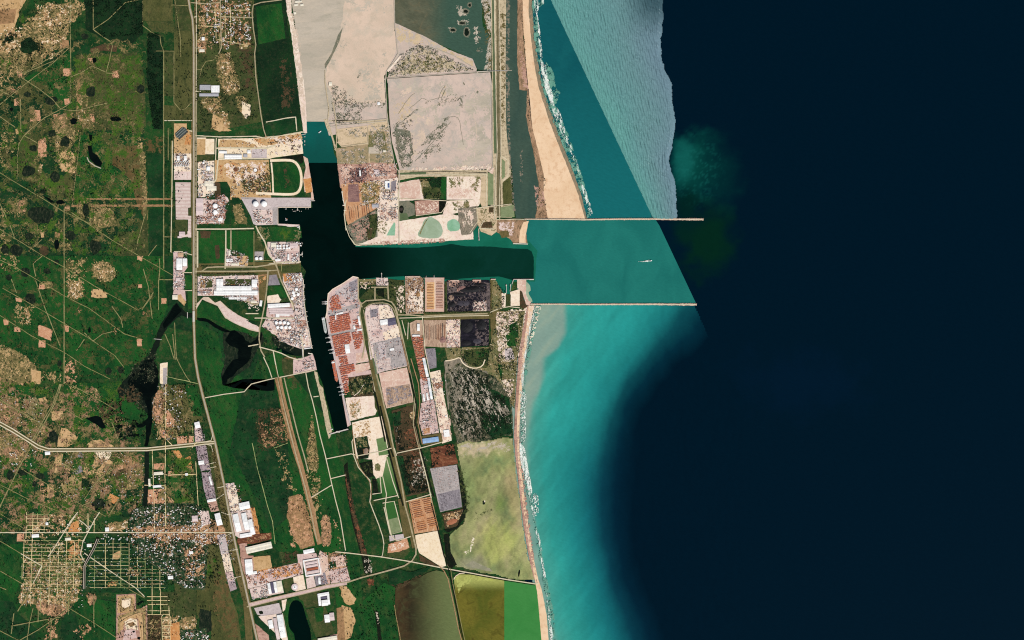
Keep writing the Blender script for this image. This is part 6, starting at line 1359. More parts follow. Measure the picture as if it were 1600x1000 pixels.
B(553.8, 511.6, 3, 6, -12, 'small white hut between dark container rows at the terminal edge', h=8)
B(600.3, 503.6, 12, 8, -10, 'white half of the big hall inside the rounded paved compound', h=14, sky=2)
B(612.5, 503, 13, 10, -10, 'slate-grey half of the big hall inside the rounded paved compound', 'roof_slate', 14)
B(612.5, 546, 7, 3.6, -8, 'small white canopy in the grey parking compound', h=8, flatroof=True)
B(654, 511.5, 4, 11, 0, 'upright white shed in the yard left of the brown bulk yard', h=10)
B(650.5, 524.4, 12, 2.6, 0, 'wide white roof at the top of the rust coloured container strip', h=9)
B(665.2, 574, 4.2, 30, -12, 'long slim white warehouse beside the slate-grey lot', h=11, sky=5)
B(672.2, 607, 3.6, 34, -9, 'second long slim white warehouse, continuing the line past the slate lot', h=11, sky=5)
B(667, 603, 9, 5, -8, 'pale block joined to the second long slim white warehouse', 'roof_pink', 9)
B(662.5, 621.4, 2.6, 11, -10, 'left of the two short white sheds above the lilac lot', h=9)
B(668, 619.6, 2.6, 11, -10, 'right of the two short white sheds above the lilac lot', h=9)
B(698, 677, 9, 11, -8, 'bright white patch roof at the end of the long cream yard', h=7, flatroof=True)
B(696.5, 594, 1, 1, 0, 'tiny hut at the upper end of the long cream yard', h=5)
B(605.5, 289, 8, 12, -2, 'white compound hall with a blue block on the northern channel shore', h=9, flatroof=True, vents=2)
B(607.5, 290, 2.6, 7, -2, 'small blue roofed block standing on the white compound hall', 'box_blue', 13)
B(586.5, 321.5, 10, 4, 0, 'pale lilac store beside the orange ore ground on the northern shore', 'roof_grey', 9)
B(563, 271, 2.4, 9, -4, 'slim white shed beside the plum scrap heap', h=9)
B(588.5, 268.6, 7, 6.4, -2, 'pink roofed block in the works right of the plum scrap heap', 'roof_pink', 9)
B(601, 236.5, 4, 3, 0, 'small cream house among grey scrub plots by the levee', 'roof_cream', 7)
B(516.6, 131.5, 4.6, 5.4, 0, 'cream hut at the top of the drained flat', 'roof_cream', 7)
B(592, 162, 4, 4, -2, 'small white tank house near the flat corner where levees meet', h=7)
for x, y, w_, d_, n_ in ((466,3,7,3,'first'), (464,8,6,3,'second'), (473,8,5,3,'third'), (470,3,6,2.4,'fourth'), (462,21,4,3.4,'fifth')): B(x-1, y, w_, d_, -8, n_+' of the small cream fish ponds huts at the upper canal bank', 'roof_cream', 6)
for x, y, w_, d_, l_ in ((248,739.5,14,4.6,'long cream shed on the farm plots east of the dark ditch'), (246,759.6,13,3.6,'bright white shed below the cream shed on the farm plots'), (234,754,3,12,'upright cream shed by the dark ditch on the farm plots'), (75,708,8,5,'white hut at the bend of the western divided highway'), (140,852,7,4.4,'bright white hall by the ditch among the suburb streets'), (56,837,11,5,'white yard building on the street among the suburb blocks'), (74,818,4,4,'small white square house above the street in the suburb'), (107,842,9,4,'pale building by the crossing of two suburb streets'), (168,827,6,6,'white building at the western end of the village street'), (299,863,6,4,'white building near the pink plots of the village'), (267,902,8,5,'white roof at the lower edge of the tree filled village'), (292,741,4,3.6,'small white house in the farm plots beside the highway strip'), (305,810,9,9,'pink walled compound house at the edge of the village')):
    B(x, y, w_, d_, -4, l_, 'roof_white' if 'white' in l_ else ('roof_pink' if 'pink' in l_ else 'roof_cream'), 8, name='house', cat='building')
# ---- round hall
t = empty('round_hall', 461, 917, 0, 'round white hall with ring roofs beside the boulevard', 'hall'); b = MB(); b.lathe(0, 0, [(52, 0), (52, 8)], 28); b.build('wall', 'wall_pale', t)
b = MB(); b.lathe(0, 0, [(54, 8.2), (40, 10), (39.9, 10)], 28); rr_ = b.build('roof', 'roof_pink', t)
b = MB(); b.lathe(0, 0, [(30, 10), (30, 13), (10, 15), (0.1, 15.2)], 24); b.build('drum', 'roof_white', rr_); b = MB(); b.lathe(0, 0, [(9, 15), (9, 18), (.1, 19)], 12); b.build('lantern', 'roof_slate', rr_)
# ---- walled square works
t = empty('walled_works', 488, 886, -10, 'square white-rimmed works with pink inner roofs in the estate', 'works')
b = MB()
for sx, sy, lx, ly in ((0, -1, 250, 16), (0, 1, 250, 16), (-1, 0, 16, 228), (1, 0, 16, 228)): b.box(sx*117, sy*122, 0, lx, ly, 10)
b.build('rim_building', 'roof_white', t)
for k in range(4): b = MB(); b.gable(0, -72+k*47, 7, 180, 36, 3); b.box(0, -72+k*47, 0, 178, 34, 6.6); b.build('hall', ('roof_pink', 'roof_rust')[k == 1], t)
# ---- solar-like louvre field of the power station
t = empty('condenser_field', 283.5, 208, -42, 'slanted grey ribbed block at the top of the power station strip', 'condenser')
for k in range(6): b = MB(); b.box(0, -42+k*17, 0, 215-abs(k-2.5)*22, 11, 13); b.build('louvre_row', ('solar', 'solar_light')[k % 2], t)
b = MB(); b.box(0, -56, 0, 190, 5, 20); b.build('duct', 'steel_dark', t)
# ---- cooling fans of the power station, small blocks
for k in range(18):
    x, y = 275.5+(k % 6)*3.6+(k//6 % 2)*1.2, 252.5+(k//6)*3.6
    t = empty('cooling_unit', x, y, 0, 'white cooling unit with dark fan in the rows below the boiler houses', 'cooling unit', 'cooling units of the power station')
    b = MB(); b.box(0, 0, 0, 22, 16, 14); b.build('housing', 'tank_white', t); b = MB(); b.lathe(-4, 0, [(7, 14), (7, 16), (.1, 16.2)], 12); b.build('fan', 'steel_dark', t)
# ---- tanks
def tank(x, y, r, h, label, group=None, roof='tank_white', shell='tank_shell', dome=.18):
    t = empty('storage_tank', x, y, 0, label, 'tank', group); r *= M
    b = MB(); b.lathe(0, 0, [(r, 0), (r, h)], 24); b.build('shell', shell, t)
    b = MB(); b.lathe(0, 0, [(r+.4, h-.6), (r+.4, h), (r*.75, h+r*dome*.55), (r*.4, h+r*dome*.9), (.1, h+r*dome)], 24); rf = b.build('roof', roof, t)
    b = MB(); b.box(r*.3, 0, h+r*dome*.6, 3, 3, 2.5); b.build('hatch', 'vent', rf)
    b = MB()
    for k in range(8): a = k*.18; b.box((r+1.2)*math.cos(a), (r+1.2)*math.sin(a), h*k/8, 2.6, 2, .6, a)
    b.build('stair', 'steel_dark', t)
tank(400.5, 319, 4.4, 44, 'western of the two great white domed gas tanks by the basin', roof='tank_white', dome=.3); tank(413.6, 319, 4.4, 44, 'eastern of the two great white domed gas tanks by the basin', dome=.3)
tank(337, 322, 3.6, 26, 'upper of the two white tanks in the chemical works'); tank(337, 332, 3.6, 26, 'lower of the two white tanks in the chemical works')
tank(401.5, 404, 2.5, 20, 'left of the two round white tanks in the small slate yard'); tank(408, 404, 2.5, 20, 'right of the two round white tanks in the small slate yard')
for i, (x, y) in enumerate(((434,384.2),(438.4,384.2),(434,388.2),(438.4,388.2),(444,384),(448.6,384),(444,388),(448.6,388),(452.4,387.6))): tank(x, y, 1.6, 16, 'small white tank in the double rows at the top of the harbour tank farm', 'small tanks at the top of the harbour tank farm')
for i, (x, y) in enumerate(((432.3,504),(438.5,504),(445,504),(450.6,505.2),(434.4,511.5),(440.6,511.5),(447,511.5),(453.4,511.5))): tank(x, y, 2.35, 24, 'white tank with dark crescent shade in the two rows of the pink tank farm', 'tanks in two rows on the pink tank farm')
for x, y in ((458.6,457.4),(466.3,460),(460,461.5),(457,466.6),(463.6,452)): tank(x, y, 2.3, 18, 'round white tank in the quayside cluster above the pipe jetties', 'quayside tank cluster')
for x, y, m_ in ((368.7,265.4,'tank_rust'),(378.5,265.6,'soil_tan'),(388.8,265.6,'soil_tan'),(399.3,266,'tank_white')): tank(x, y, 2.6, 8, {'tank_rust': 'rust brown tank base on the sandy building site', 'soil_tan': 'sand coloured tank ring on the sandy building site', 'tank_white': 'tank ring with pale centre and dark rim on the sandy building site'}[m_], 'tank rings on the sandy building site', m_, 'tank_rust' if m_ != 'tank_white' else 'tank_dark', .02)
tank(326, 263.2, 2.8, 26, 'round white tank standing in the gas plant beside the square hall'); tank(318.4, 254.8, 1.6, 14, 'small round tank at the top of the gas plant')
for i in range(8): tank(325+(i % 4)*1+(i//4)*0, 316+(i//4)*9+(i % 4)*2, .8, 10, 'tiny dark topped reactor tank in the chemical works', 'reactor tanks of the chemical works', 'tank_dark')
rq = random.Random(5)
for i in range(46):
    x, y = ((rq.uniform(458, 471), rq.uniform(428, 440)) if i < 16 else (rq.uniform(457, 466), rq.uniform(397, 409)) if i < 28 else (rq.uniform(463, 481), rq.uniform(518, 540)) if i < 40 else (rq.uniform(460, 470), rq.uniform(378, 384)))
    tank(x, y, rq.uniform(.7, 1.1), 12, ('little white tank in the quay plant above the pipe jetties', 'little white tank in the lower corner of the harbour tank farm', 'little white tank on the quay strip above the river mouth', 'little white tank at the upper harbour edge')[(i >= 16)+(i >= 28)+(i >= 40)], 'little tanks along the western quays')
tank(627, 327, 2.6, 6, 'dark round basin tank among white spoil on the northern shore', None, 'tank_dark', 'tank_dark', .02); tank(697, 650, 1.2, 4, 'small round tank on the long cream yard')
# ---- process units
def process(x, y, w, d, ang, label, seed):
    R = random.Random(seed); t = empty('process_unit', x, y, ang, label, 'process plant'); w *= M; d *= M
    for k in range(3):
        b = MB(); yy = -d/2+d*(k+.5)/3
        for i in range(int(w/14)+1): b.box(-w/2+i*14, yy, 0, 1.2, 6, 8)
        for q in range(3): b.bar((-w/2, yy-2+q*2, 8.5), (w/2, yy-2+q*2, 8.5), 1.3)
        b.build('pipe_rack', ('steel_pale', 'roof_pink', 'goods_rust')[k], t)
    for k in range(int(w*d/900)+3):
        b = MB(); px, py, r = R.uniform(-w/2, w/2), R.uniform(-d/2, d/2), R.uniform(2, 6)
        if R.random() < .5: b.lathe(px, py, [(r, 0), (r, R.uniform(10, 40)), (.1, R.uniform(41, 43))], 10); b.build('column', R.choice(('steel_pale', 'tank_white', 'goods_rust')), t)
        else: b.box(px, py, 0, R.uniform(8, 26), R.uniform(6, 18), R.uniform(6, 16)); b.build('plant_block', R.choice(('roof_white', 'roof_pink', 'roof_grey', 'steel_dark', 'roof_tan')), t)
for i, a in enumerate(((331,329,9,18,0,'pipework and columns left of the two white tanks in the chemical works'), (346,324,12,22,25,'rust toned slanted process rows at the right side of the chemical works'), (314,343,12,8,0,'dark process blocks at the foot of the ribbed pink warehouse'), (333,342,16,8,0,'low process blocks along the lower edge of the chemical works'), (318,262,6,16,0,'upright pipe racks beside the black square pond'), (324,277,16,14,0,'process rows in the lower half of the gas plant'), (362,404,8,10,0,'dark pipework of the small works among square green fields'), (374,406,12,10,0,'brown equipment yard of the small works among square green fields'), (442,396,10,10,0,'pipe racks in the heart of the harbour tank farm'), (462,404,9,12,0,'pipework by the quay at the harbour tank farm'), (464,434,12,14,0,'process rows of the quay plant above the pipe jetties'), (462,447,14,10,10,'pipework between the quay plant and its round tanks'), (446,532,20,8,12,'pipework at the foot of the pink tank farm'), (462,526,18,16,6,'process rows on the lower quay strip by the river mouth'), (376,463.5,44,3,0,'pipe bridge row below the huge white factory'), (386,468,30,5,0,'machinery yard row below the huge white factory'), (320,456,18,6,0,'pink machinery yard left of the huge white factory'), (282,443,12,14,0,'process rows on the strip west of the highway'), (281,424,10,6,0,'equipment under the bright white halls west of the highway'), (284,257,22,4,0,'transformers below the boiler houses of the power station'), (608,306,20,14,0,'works rows in the white compound on the northern shore'), (596,272,20,8,-3,'pink works rows right of the plum scrap heap'), (483,570,18,14,-8,'small works at the river mouth below the inlet'), (668,648,16,20,-8,'equipment lot on lilac paving beside the long cream yard'), (406,344,18,10,8,'yard equipment on the pink paving below the great gas tanks'), (448,343,3,3,0,'small quay equipment at the head of the basin'))):
    process(*a, seed=i+3)
# ---- clutter too small to pick apart, one joined object per yard
def clutter(name, p, n, mats, size=(4, 14), hs=(2, 6), ang=0, seed=0, ns=5, clump=.6, aspect=2.0):
    b = MB(); R = random.Random(seed+9)
    for x, y in scatter(p, int(n*1.7), seed, ns, clump):
        b.mi = R.randrange(len(mats)); s_ = R.uniform(*size); a = W(x, y); k = R.uniform(1, aspect)
        b.box(a[0], a[1], BASE, s_*k, s_/k*1.2, R.uniform(*hs)*1.7, -math.radians(ang+R.choice((0, 90))))
    if b.V: b.build(name, list(mats), kind='stuff')
G1 = ('roof_white', 'roof_pink', 'goods_dark', 'goods_rust', 'roof_grey', 'roof_cream')
for i, (p, n, m_, s_, a_) in enumerate((("309,430 404,430 405,474 380,472 338,462 309,462", 420, G1, (4, 12), 0), ("271,394 293,394 289,453 271,453", 170, G1, (4, 11), 0), ("272,240 300,240 299,268 272,268", 130, G1, (4, 10), 0), ("309,251 335,251 335,308 309,308", 240, G1, (4, 11), 0), ("307,310 350,302 358,318 350,350 307,350", 420, ('roof_white', 'roof_pink', 'goods_dark', 'goods_rust', 'goods_rust', 'box_pink'), (4, 11), 0), ("418,378 468,378 468,411 430,413", 260, G1, (4, 10), 0), ("442,428 474,428 488,543 470,545 409,510 416,498 462,497 448,452", 900, G1, (4, 12), 0), ("354,388 388,398 388,417 352,417", 150, G1, (4, 10), 0), ("394,328 426,328 426,351 402,351", 120, G1, (4, 12), 0), ("345,218 470,209 474,240 341,249", 110, ('goods_dark', 'goods_rust', 'roof_white'), (3, 9), -4), ("360,252 424,270 424,305 360,310", 200, ('goods_dark', 'goods_rust', 'roof_cream', 'crown_dry'), (4, 12), 10), ("468,560 489,553 495,578 458,586", 90, G1, (3, 8), -8), ("530,256 620,256 622,284 534,292", 240, ('roof_white', 'box_pink', 'goods_plum', 'goods_dark', 'goods_rust'), (4, 11), -4), ("562,284 622,280 622,322 590,326 562,322", 260, G1, (3, 10), 0), ("592,326 622,324 622,345 590,345", 160, G1, (3, 9), -8), ("548,264 576,262 572,284 548,288", 120, ('goods_plum', 'goods_dark', 'car_dark'), (5, 12), 20), ("633,432 662,434 662,490 634,490", 170, ('goods_rust', 'goods_dark', 'spoil', 'roof_white'), (4, 11), 0), ("697,500 719,499 719,543 698,543", 150, ('goods_dark', 'goods_rust', 'box_pink', 'roof_white'), (4, 9), 0), ("740,470 760,470 760,486 740,486", 90, ('goods_dark', 'box_pink', 'roof_white', 'goods_plum'), (4, 9), 0), ("700,440 764,440 764,486 700,486", 160, ('coal', 'coal_grey', 'goods_dark'), (5, 14), 0), ("656,592 692,590 686,676 660,680", 240, G1, (4, 10), -10), ("671,582 690,578 706,688 691,693", 70, ('goods_dark', 'goods_rust', 'roof_white'), (4, 9), -10), ("384,896 470,880 474,898 390,916", 340, ('goods_rust', 'goods_orange', 'goods_dark', 'box_pink', 'roof_white'), (3, 9), -10), ("350,756 374,754 380,800 358,802", 200, ('roof_white', 'goods_dark', 'goods_rust', 'roof_pink'), (4, 9), -14), ("384,795 398,793 406,836 394,834", 60, ('goods_rust', 'goods_dark'), (3, 8), -14), ("304,670 318,670 330,734 338,782 324,784 306,700", 240, ('car_dark', 'roof_pink', 'car_pale', 'goods_plum'), (3, 8), -12), ("339,836 364,834 370,922 360,924", 140, ('goods_dark', 'roof_white', 'goods_plum'), (3, 8), -12), ("398,908 420,906 420,932 394,938", 120, G1, (4, 10), -10), ("498,860 542,868 546,910 500,914", 200, ('box_pink', 'goods_dark', 'roof_white', 'goods_rust'), (3, 9), -10), ("512,470 560,434 560,470 566,474 560,490 512,495", 180, ('car_dark', 'roof_grey', 'box_pink', 'car_pale'), (4, 12), -14), ("572,480 612,478 636,572 582,586", 260, ('car_dark', 'car_pale', 'roof_grey', 'box_pink'), (3, 9), -12), ("776,486 826,480 808,600 776,560", 120, ('salt', 'salt_dark', 'goods_dark'), (4, 10), 30), ("588,434 606,434 607,446 588,446", 40, G1, (4, 9), 0), ("230,605 286,600 284,690 244,690", 90, ('roof_white', 'roof_rust', 'roof_pink'), (4, 9), 0), ("100,705 240,705 220,790 90,790", 110, ('roof_white', 'roof_cream', 'goods_dark'), (4, 9), 20), ("0,600 70,640 60,720 0,700", 70, ('roof_white', 'roof_cream', 'goods_dark'), (4, 9), 30), ("182,930 230,946 230,1000 182,1000", 60, ('goods_dark', 'soil_tan', 'goods_rust'), (4, 10), 30), ("34,840 132,840 130,950 30,945", 160, ('roof_white', 'roof_cream', 'roof_tan', 'goods_dark'), (4, 9), 0), ("132,842 258,842 262,920 132,920", 120, ('roof_white', 'roof_cream', 'roof_teal'), (4, 9), 0))):
    clutter('yard_goods', p, n, m_, s_, (2, 7), a_, 100+i)
def car_rows(p, ang, mats, seed, step=(1.0, 2.3), fill=.75, size=(7, 4)):
    """rows of parked vehicles, joined: each is a fraction of a pixel"""
    p = pts(p); b = MB(); R = random.Random(seed); t = math.radians(ang); cx = sum(q[0] for q in p)/len(p); cy = sum(q[1] for q in p)/len(p)
    for i in range(-60, 61):
        run = R.random() < fill
        for j in range(-40, 41):
            if R.random() < .06: run = not run
            u, v = i*step[0], j*step[1]
            x, y = cx+u*math.cos(t)-v*math.sin(t), cy+u*math.sin(t)+v*math.cos(t)
            if run and vnoise(x/6, y/6, seed) > .35 and inside(p, np.array([x]), np.array([y]))[0]:
                b.mi = R.randrange(len(mats)); a = W(x, y); b.box(a[0], a[1], BASE, size[1], size[0], 2.2, -t)
    b.build('parked_vehicles', list(mats), kind='stuff')
for a in (("684,772 718,764 722,792 688,799", -10, ('car_dark', 'car_dark', 'goods_dark', 'car_pale'), 1), ("674,733 713,727 718,762 682,770", -10, ('car_pale', 'car_dark', 'box_pink', 'goods_rust'), 2, (1.0, 2.6), .55), ("588,562 610,558 612,576 592,581", -10, ('car_pale', 'roof_grey', 'car_dark'), 3, (1.0, 2.0), .5), ("602,606 640,600 644,620 606,634", -8, ('car_dark', 'goods_plum', 'goods_dark'), 4, (1.0, 2.2), .5), ("664,546 680,545 682,574 670,577", 78, ('car_dark', 'car_pale', 'roof_grey'), 5, (1.0, 2.2), .5), ("524,455 556,440 556,466 526,470", -14, ('car_dark', 'roof_grey', 'car_pale'), 6, (1.0, 2.6), .5), ("612,532 628,528 634,556 618,560", 80, ('car_dark', 'roof_grey', 'goods_rust'), 7, (1.0, 2.4), .6), ("584,540 600,537 602,556 588,560", 80, ('car_pale', 'roof_grey', 'car_dark'), 8, (1.0, 2.4), .6), ("658,655 668,653 671,672 661,674", -8, ('goods_dark', 'car_dark', 'goods_orange'), 9), ("671,652 682,650 684,668 674,671", -8, ('car_dark', 'goods_plum', 'car_pale'), 10)): car_rows(*a)
# ---- container stacks: individual stacks in the terminal blocks, the surplus joined
def stack_mesh(k):
    R = random.Random(k*7+1); b = MB()
    for i in range(2):
        for j in range(5):
            n = R.choice((1, 2, 3, 3, 4, 5)) if R.random() > .16 else 0
            for q in range(n):
                b.mi = R.choices((0, 1, 2, 3, 4, 5), (36, 18, 12, 10, 4, 14))[0]; b.box(-6.3+i*12.6, -5.2+j*2.6, q*2.6, 12.2, 2.42, 2.58)
    return mesh('container_stack', b.V, b.F, b.I)
BOXM = ['box_orange', 'box_red', 'box_brown', 'box_white', 'box_blue', 'box_pink']
SM = [stack_mesh(k) for k in range(12)]
for m_ in SM:
    for q in BOXM: m_.materials.append(MAT[q])
n_stack = [0]; extra = []
def stacks(p, ang, label, group, seed, fill=.82, step=(2.62, 1.5)):
    p = pts(p); R = random.Random(seed); t = math.radians(ang); cx = sum(q[0] for q in p)/len(p); cy = sum(q[1] for q in p)/len(p); L = []
    for i in range(-20, 21):
        for j in range(-34, 35):
            u, v = i*step[0], j*step[1]+(.5 if j % 2 else 0)
            x, y = cx+u*math.cos(t)-v*math.sin(t), cy+u*math.sin(t)+v*math.cos(t)
            if R.random() < fill and inside(p, np.array([x]), np.array([y]))[0]: L.append((x, y))
    for x, y in L:
        m_ = R.choice(SM); a = W(x, y)
        if n_stack[0] < 300 and R.random() < .52:
            o = bpy.data.objects.new('container_stack', m_); C.objects.link(o); o.location = (a[0], a[1], BASE); o.rotation_euler = (0, 0, -t+(math.pi/2 if R.random() < .12 else 0))
            o['label'] = label; o['category'] = 'container stack'; o['group'] = group; n_stack[0] += 1
        else: extra.append((m_, a, t))
stacks("517,464 527,461 531,466 533,484 516,485", -14, 'orange container stack in the uppermost block near the quay corner', 'stacks in the uppermost container block', 1, .95)
stacks("514,495 546,490 549,515 518,521", -12, 'orange container stack in the big square block behind the moored bulk ship', 'stacks in the big square container block', 2, .97)
stacks("519,525 547,518 549,536 538,540 540,554 525,556", -12, 'red container stack in the block left of the bright white shed', 'stacks left of the bright white shed', 3, .96)
stacks("551,520 566,516 567,530 563,544 555,546 552,536", -12, 'red container stack in the block right of the bright white shed', 'stacks right of the bright white shed', 4, .85)
stacks("530,558 542,556 545,569 532,572", -12, 'red container stack in the small block below the bright white shed', 'stacks below the bright white shed', 5, .85)
stacks("531,573 553,569 555,580 544,584 534,586", -12, 'orange container stack in the low block above the scrub square', 'stacks above the scrub square', 6, .95)
stacks("532,588 543,586 546,612 539,618", -12, 'container stack in the narrow strip beside the scrub square', 'stacks beside the scrub square', 7, .75)
stacks("643,527 659,525 664,556 650,560", -12, 'container stack in the upper rust coloured strip by the railway', 'stacks in the upper railway strip', 8, .55)
stacks("650,562 665,558 668,596 662,602", -12, 'container stack in the lower rust coloured strip by the railway', 'stacks in the lower railway strip', 9, .5)
stacks("551,500 560,498 562,514 554,516", -12, 'dark red container stack beside the tall slim terminal shed', 'stacks beside the tall slim shed', 10, .5)
b = MB()
for m_, a, t in extra:
    c_, s_ = math.cos(-t), math.sin(-t); vs = [(a[0]+v.co.x*c_-v.co.y*s_, a[1]+v.co.x*s_+v.co.y*c_, BASE+v.co.z) for v in m_.vertices]
    n = len(b.V); b.V += vs
    for f in m_.polygons: b.F.append(tuple(n+i for i in f.vertices)); b.I.append(f.material_index)
b.build('containers', BOXM, kind='stuff')
# ---- long stock rows
ORD = ('first', 'second', 'third', 'fourth', 'fifth', 'sixth', 'seventh', 'eighth', 'ninth', 'tenth', 'eleventh', 'twelfth', 'thirteenth', 'fourteenth', 'fifteenth', 'sixteenth', 'seventeenth')
def rows(name, p0, ux, uy, n, L, w, label, group, mats, h=5, seed=0):
    """n rows from map point p0, each step (ux, uy); a row lies along angle of L=(dx,dy)"""
    R = random.Random(seed); ang = math.degrees(math.atan2(L[1], L[0])); ln = math.hypot(*L)
    for k in range(n):
        if R.random() < .05: continue
        f = R.uniform(.72, 1); b = MB(); m_ = R.choice(mats); q = int(ln*f/1.6)+1
        for i in range(q):
            s_ = ln*f/q*M; b.box(-ln*f*M/2+s_*(i+.5), R.uniform(-1, 1), 0, s_*.9, w*M*R.uniform(.75, 1.05), h*R.uniform(.6, 1.1), 0, .72)
        x, y = p0[0]+ux*k+L[0]/2, p0[1]+uy*k+L[1]/2; o = b.build(name, m_); a = W(x, y); o.location = (a[0], a[1], BASE); o.rotation_euler = (0, 0, -math.radians(ang))
        o['label'] = ORD[k]+' '+label; o['category'] = 'stock row'; o['group'] = group
rows('stock_row', (641.5,785.5), .72, 2.9, 16, (15.5,-3.2), 1.3, 'rust orange stock row from the top, left half of the sandy yard', 'stock rows in the left half of the sandy yard', ('goods_rust', 'goods_orange'), seed=1)
rows('stock_row', (659.5,782), .72, 2.9, 15, (14,-3), 1.3, 'rust orange stock row from the top, right half of the sandy yard', 'stock rows in the right half of the sandy yard', ('goods_rust', 'goods_orange', 'goods_rust'), seed=2)
rows('stock_row', (667,445), 0, 2.45, 16, (11,0), .8, 'orange stock row from the top, left of the ruled yard lane', 'stock rows left of the pale lane', ('goods_orange', 'goods_orange', 'goods_rust'), seed=3)
rows('stock_row', (681,441), 0, 2.45, 17, (11.5,0), .7, 'plum stock row from the top, right of the ruled yard lane', 'stock rows right of the pale lane', ('goods_plum', 'goods_rust'), seed=4)
rows('ore_windrow', (545,322), 3.4, -.5, 10, (2.5,22), .9, 'brown windrow from the harbour side on the orange ore ground', 'windrows on the orange ore ground', ('goods_rust', 'ore_orange', 'goods_dark'), seed=5, h=4)
rows('pipe_stack', (664,506), 3.3, 0, 6, (0,26), .9, 'brown pipe stack from the left edge of the brown bulk yard', 'pipe stacks in the left bulk yard', ('goods_rust', 'spoil', 'goods_dark'), seed=6)
rows('pipe_stack', (683,504), 2.9, 0, 5, (0,30), .9, 'rusty pipe stack past the middle of the brown bulk yard', 'pipe stacks in the right bulk yard', ('goods_rust', 'goods_dark'), seed=7)
rows('pipe_stack', (636,436), 3.2, 0, 8, (0,15), .8, 'tan pipe stack from the left at the channel end of the quay yard', 'pipe stacks at the channel end', ('spoil', 'goods_rust', 'soil_tan'), seed=8)
# ---- heaps of coal and ore
def heap(x, y, rx, ry, ang, h, mat, label, name='coal_heap', cat='coal heap', seed=0):
    n, k = 26, 6; R = np.random.RandomState(seed+3); V = []; t = -math.radians(ang)
    for j in range(k+1):
        q = 1-j/k
        for i in range(n):
            a = 2*math.pi*i/n; nz = .82+.36*float(fbm(3+math.cos(a)*1.6+x, 3+math.sin(a)*1.6+y+j*.25, seed, 3)); u, v = rx*M*math.cos(a)*q*nz, ry*M*math.sin(a)*q*nz
            V.append((u*math.cos(t)-v*math.sin(t), u*math.sin(t)+v*math.cos(t), h*(1-q**1.5)*(.8+.3*R.rand())))
    F = [(j*n+i, j*n+(i+1) % n, (j+1)*n+(i+1) % n, (j+1)*n+i) for j in range(k) for i in range(n)]
    o = link(name, mesh(name, V, F), mat); a = W(x, y); o.location = (a[0], a[1], BASE-.3); o['label'] = label; o['category'] = cat
for i, a in enumerate(((716,460,12,3,4,16,'coal','long black coal ridge across the middle of the upper coal yard'), (738,452,20,5,-3,20,'coal','broad black coal ridge in the right half of the upper coal yard'), (706,476,6,4,0,14,'coal','small black coal heap in the lower left of the upper coal yard'), (750,445,11,2.4,3,14,'coal','thin black coal ridge under the quay of the upper coal yard'), (724,474,10,4,0,9,'coal_grey','dark grey heap between the black heaps of the upper coal yard'), (705,465,4,4,0,8,'spoil','pale heap on the left side of the upper coal yard'), (722,450,7,3,0,8,'scrap_purple','dull reddish heap at the top of the upper coal yard'), (730,510,9,10,0,18,'coal','wide black heap in the left half of the lower coal yard'), (752,508,8,8,10,16,'coal','rounded black heap in the right half of the lower coal yard'), (728,536,8,4,0,12,'coal','low black heap at the lower left of the lower coal yard'), (746,533,7,4,0,12,'coal_grey','grey streaked heap at the lower edge of the lower coal yard'))): heap(*a, seed=i)
for i, a in enumerate(((653,459,3.4,3,0,12,'soil_brown','round brown heap on the tan quay yard'), (692,531,5,5,0,12,'scrap_purple','dark reddish heap at the seam of the brown bulk yard'), (572,705,3.4,5,0,8,'spoil','brown mound in the black pond by the white works'), (706,815,9,4,-20,6,'goods_rust','rusty waste heap below the vehicle yard'))): heap(*a, name='ore_heap', cat='ore heap', seed=40+i)
# ================================================================ houses of the villages
def house_mesh(k):
    R = random.Random(k*5+2); b = MB(); w_, d_ = R.uniform(10, 17), R.uniform(8, 12); b.mi = 0; b.box(0, 0, 0, w_, d_, 4); b.mi = 1
    if k % 3 == 0: b.box(0, 0, 4.02, w_+.6, d_+.6, .5)
    else: b.gable(0, 0, 4.3, w_, d_, 1.4, .5, .3)
    if k % 2: b.mi = 0; b.box(w_*.5+2.4, 1, 0, 5, 5, 3); b.mi = 1; b.box(w_*.5+2.5, 1, 3.02, 5.4, 5.6, .4)
    return mesh('house', b.V, b.F, b.I)
HR = (('roof_white', 'white roofed'), ('roof_cream', 'cream roofed'), ('roof_grey', 'grey roofed'), ('roof_pink', 'pink roofed'), ('roof_rust', 'rust-red roofed'), ('roof_teal', 'pale teal roofed'))
HM = {}
for k in range(6):
    for m_, _ in HR:
        me = house_mesh(k); me.materials.append(MAT['wall_pale']); me.materials.append(MAT[m_]); HM[k, m_] = me
extra_h = []
def village(p, n, n_own, where, group, seed, wts=(8, 9, 1.2, 7, 2, .3)):
    R = random.Random(seed)
    for i, (x, y) in enumerate(scatter(p, n, seed, 5, .55)):
        m_, l_ = R.choices(HR, wts)[0]; k = R.randrange(6); a = W(x, y); r = R.choice((0, 0, 90))+R.uniform(-8, 8)
        if i < n_own:
            o = bpy.data.objects.new('house', HM[k, m_]); C.objects.link(o); o.location = (a[0], a[1], BASE); o.rotation_euler = (0, 0, math.radians(r)); s_ = R.uniform(.7, 1.3); o.scale = (s_, s_, 1)
            o['label'] = 'small '+l_+' house '+where; o['category'] = 'house'; o['group'] = l_+' '+group
        else: extra_h.append((HM[k, m_], a, math.radians(r), m_))
village("205,800 215,795 250,790 300,790 322,800 322,850 318,920 290,918 262,900 240,880 218,866 205,846", 620, 150, 'among dark trees in the straight-street village', 'village houses on the straight street', 81)
village("318,-4 392,-4 392,62 352,80 330,64", 300, 62, 'in the wooded village by the silted canal', 'houses of the wooded village', 82)
village("284,988 322,985 330,1000 284,1000", 60, 26, 'in the cluster at the lower picture edge by the round grove', 'houses of the lower edge cluster', 83)
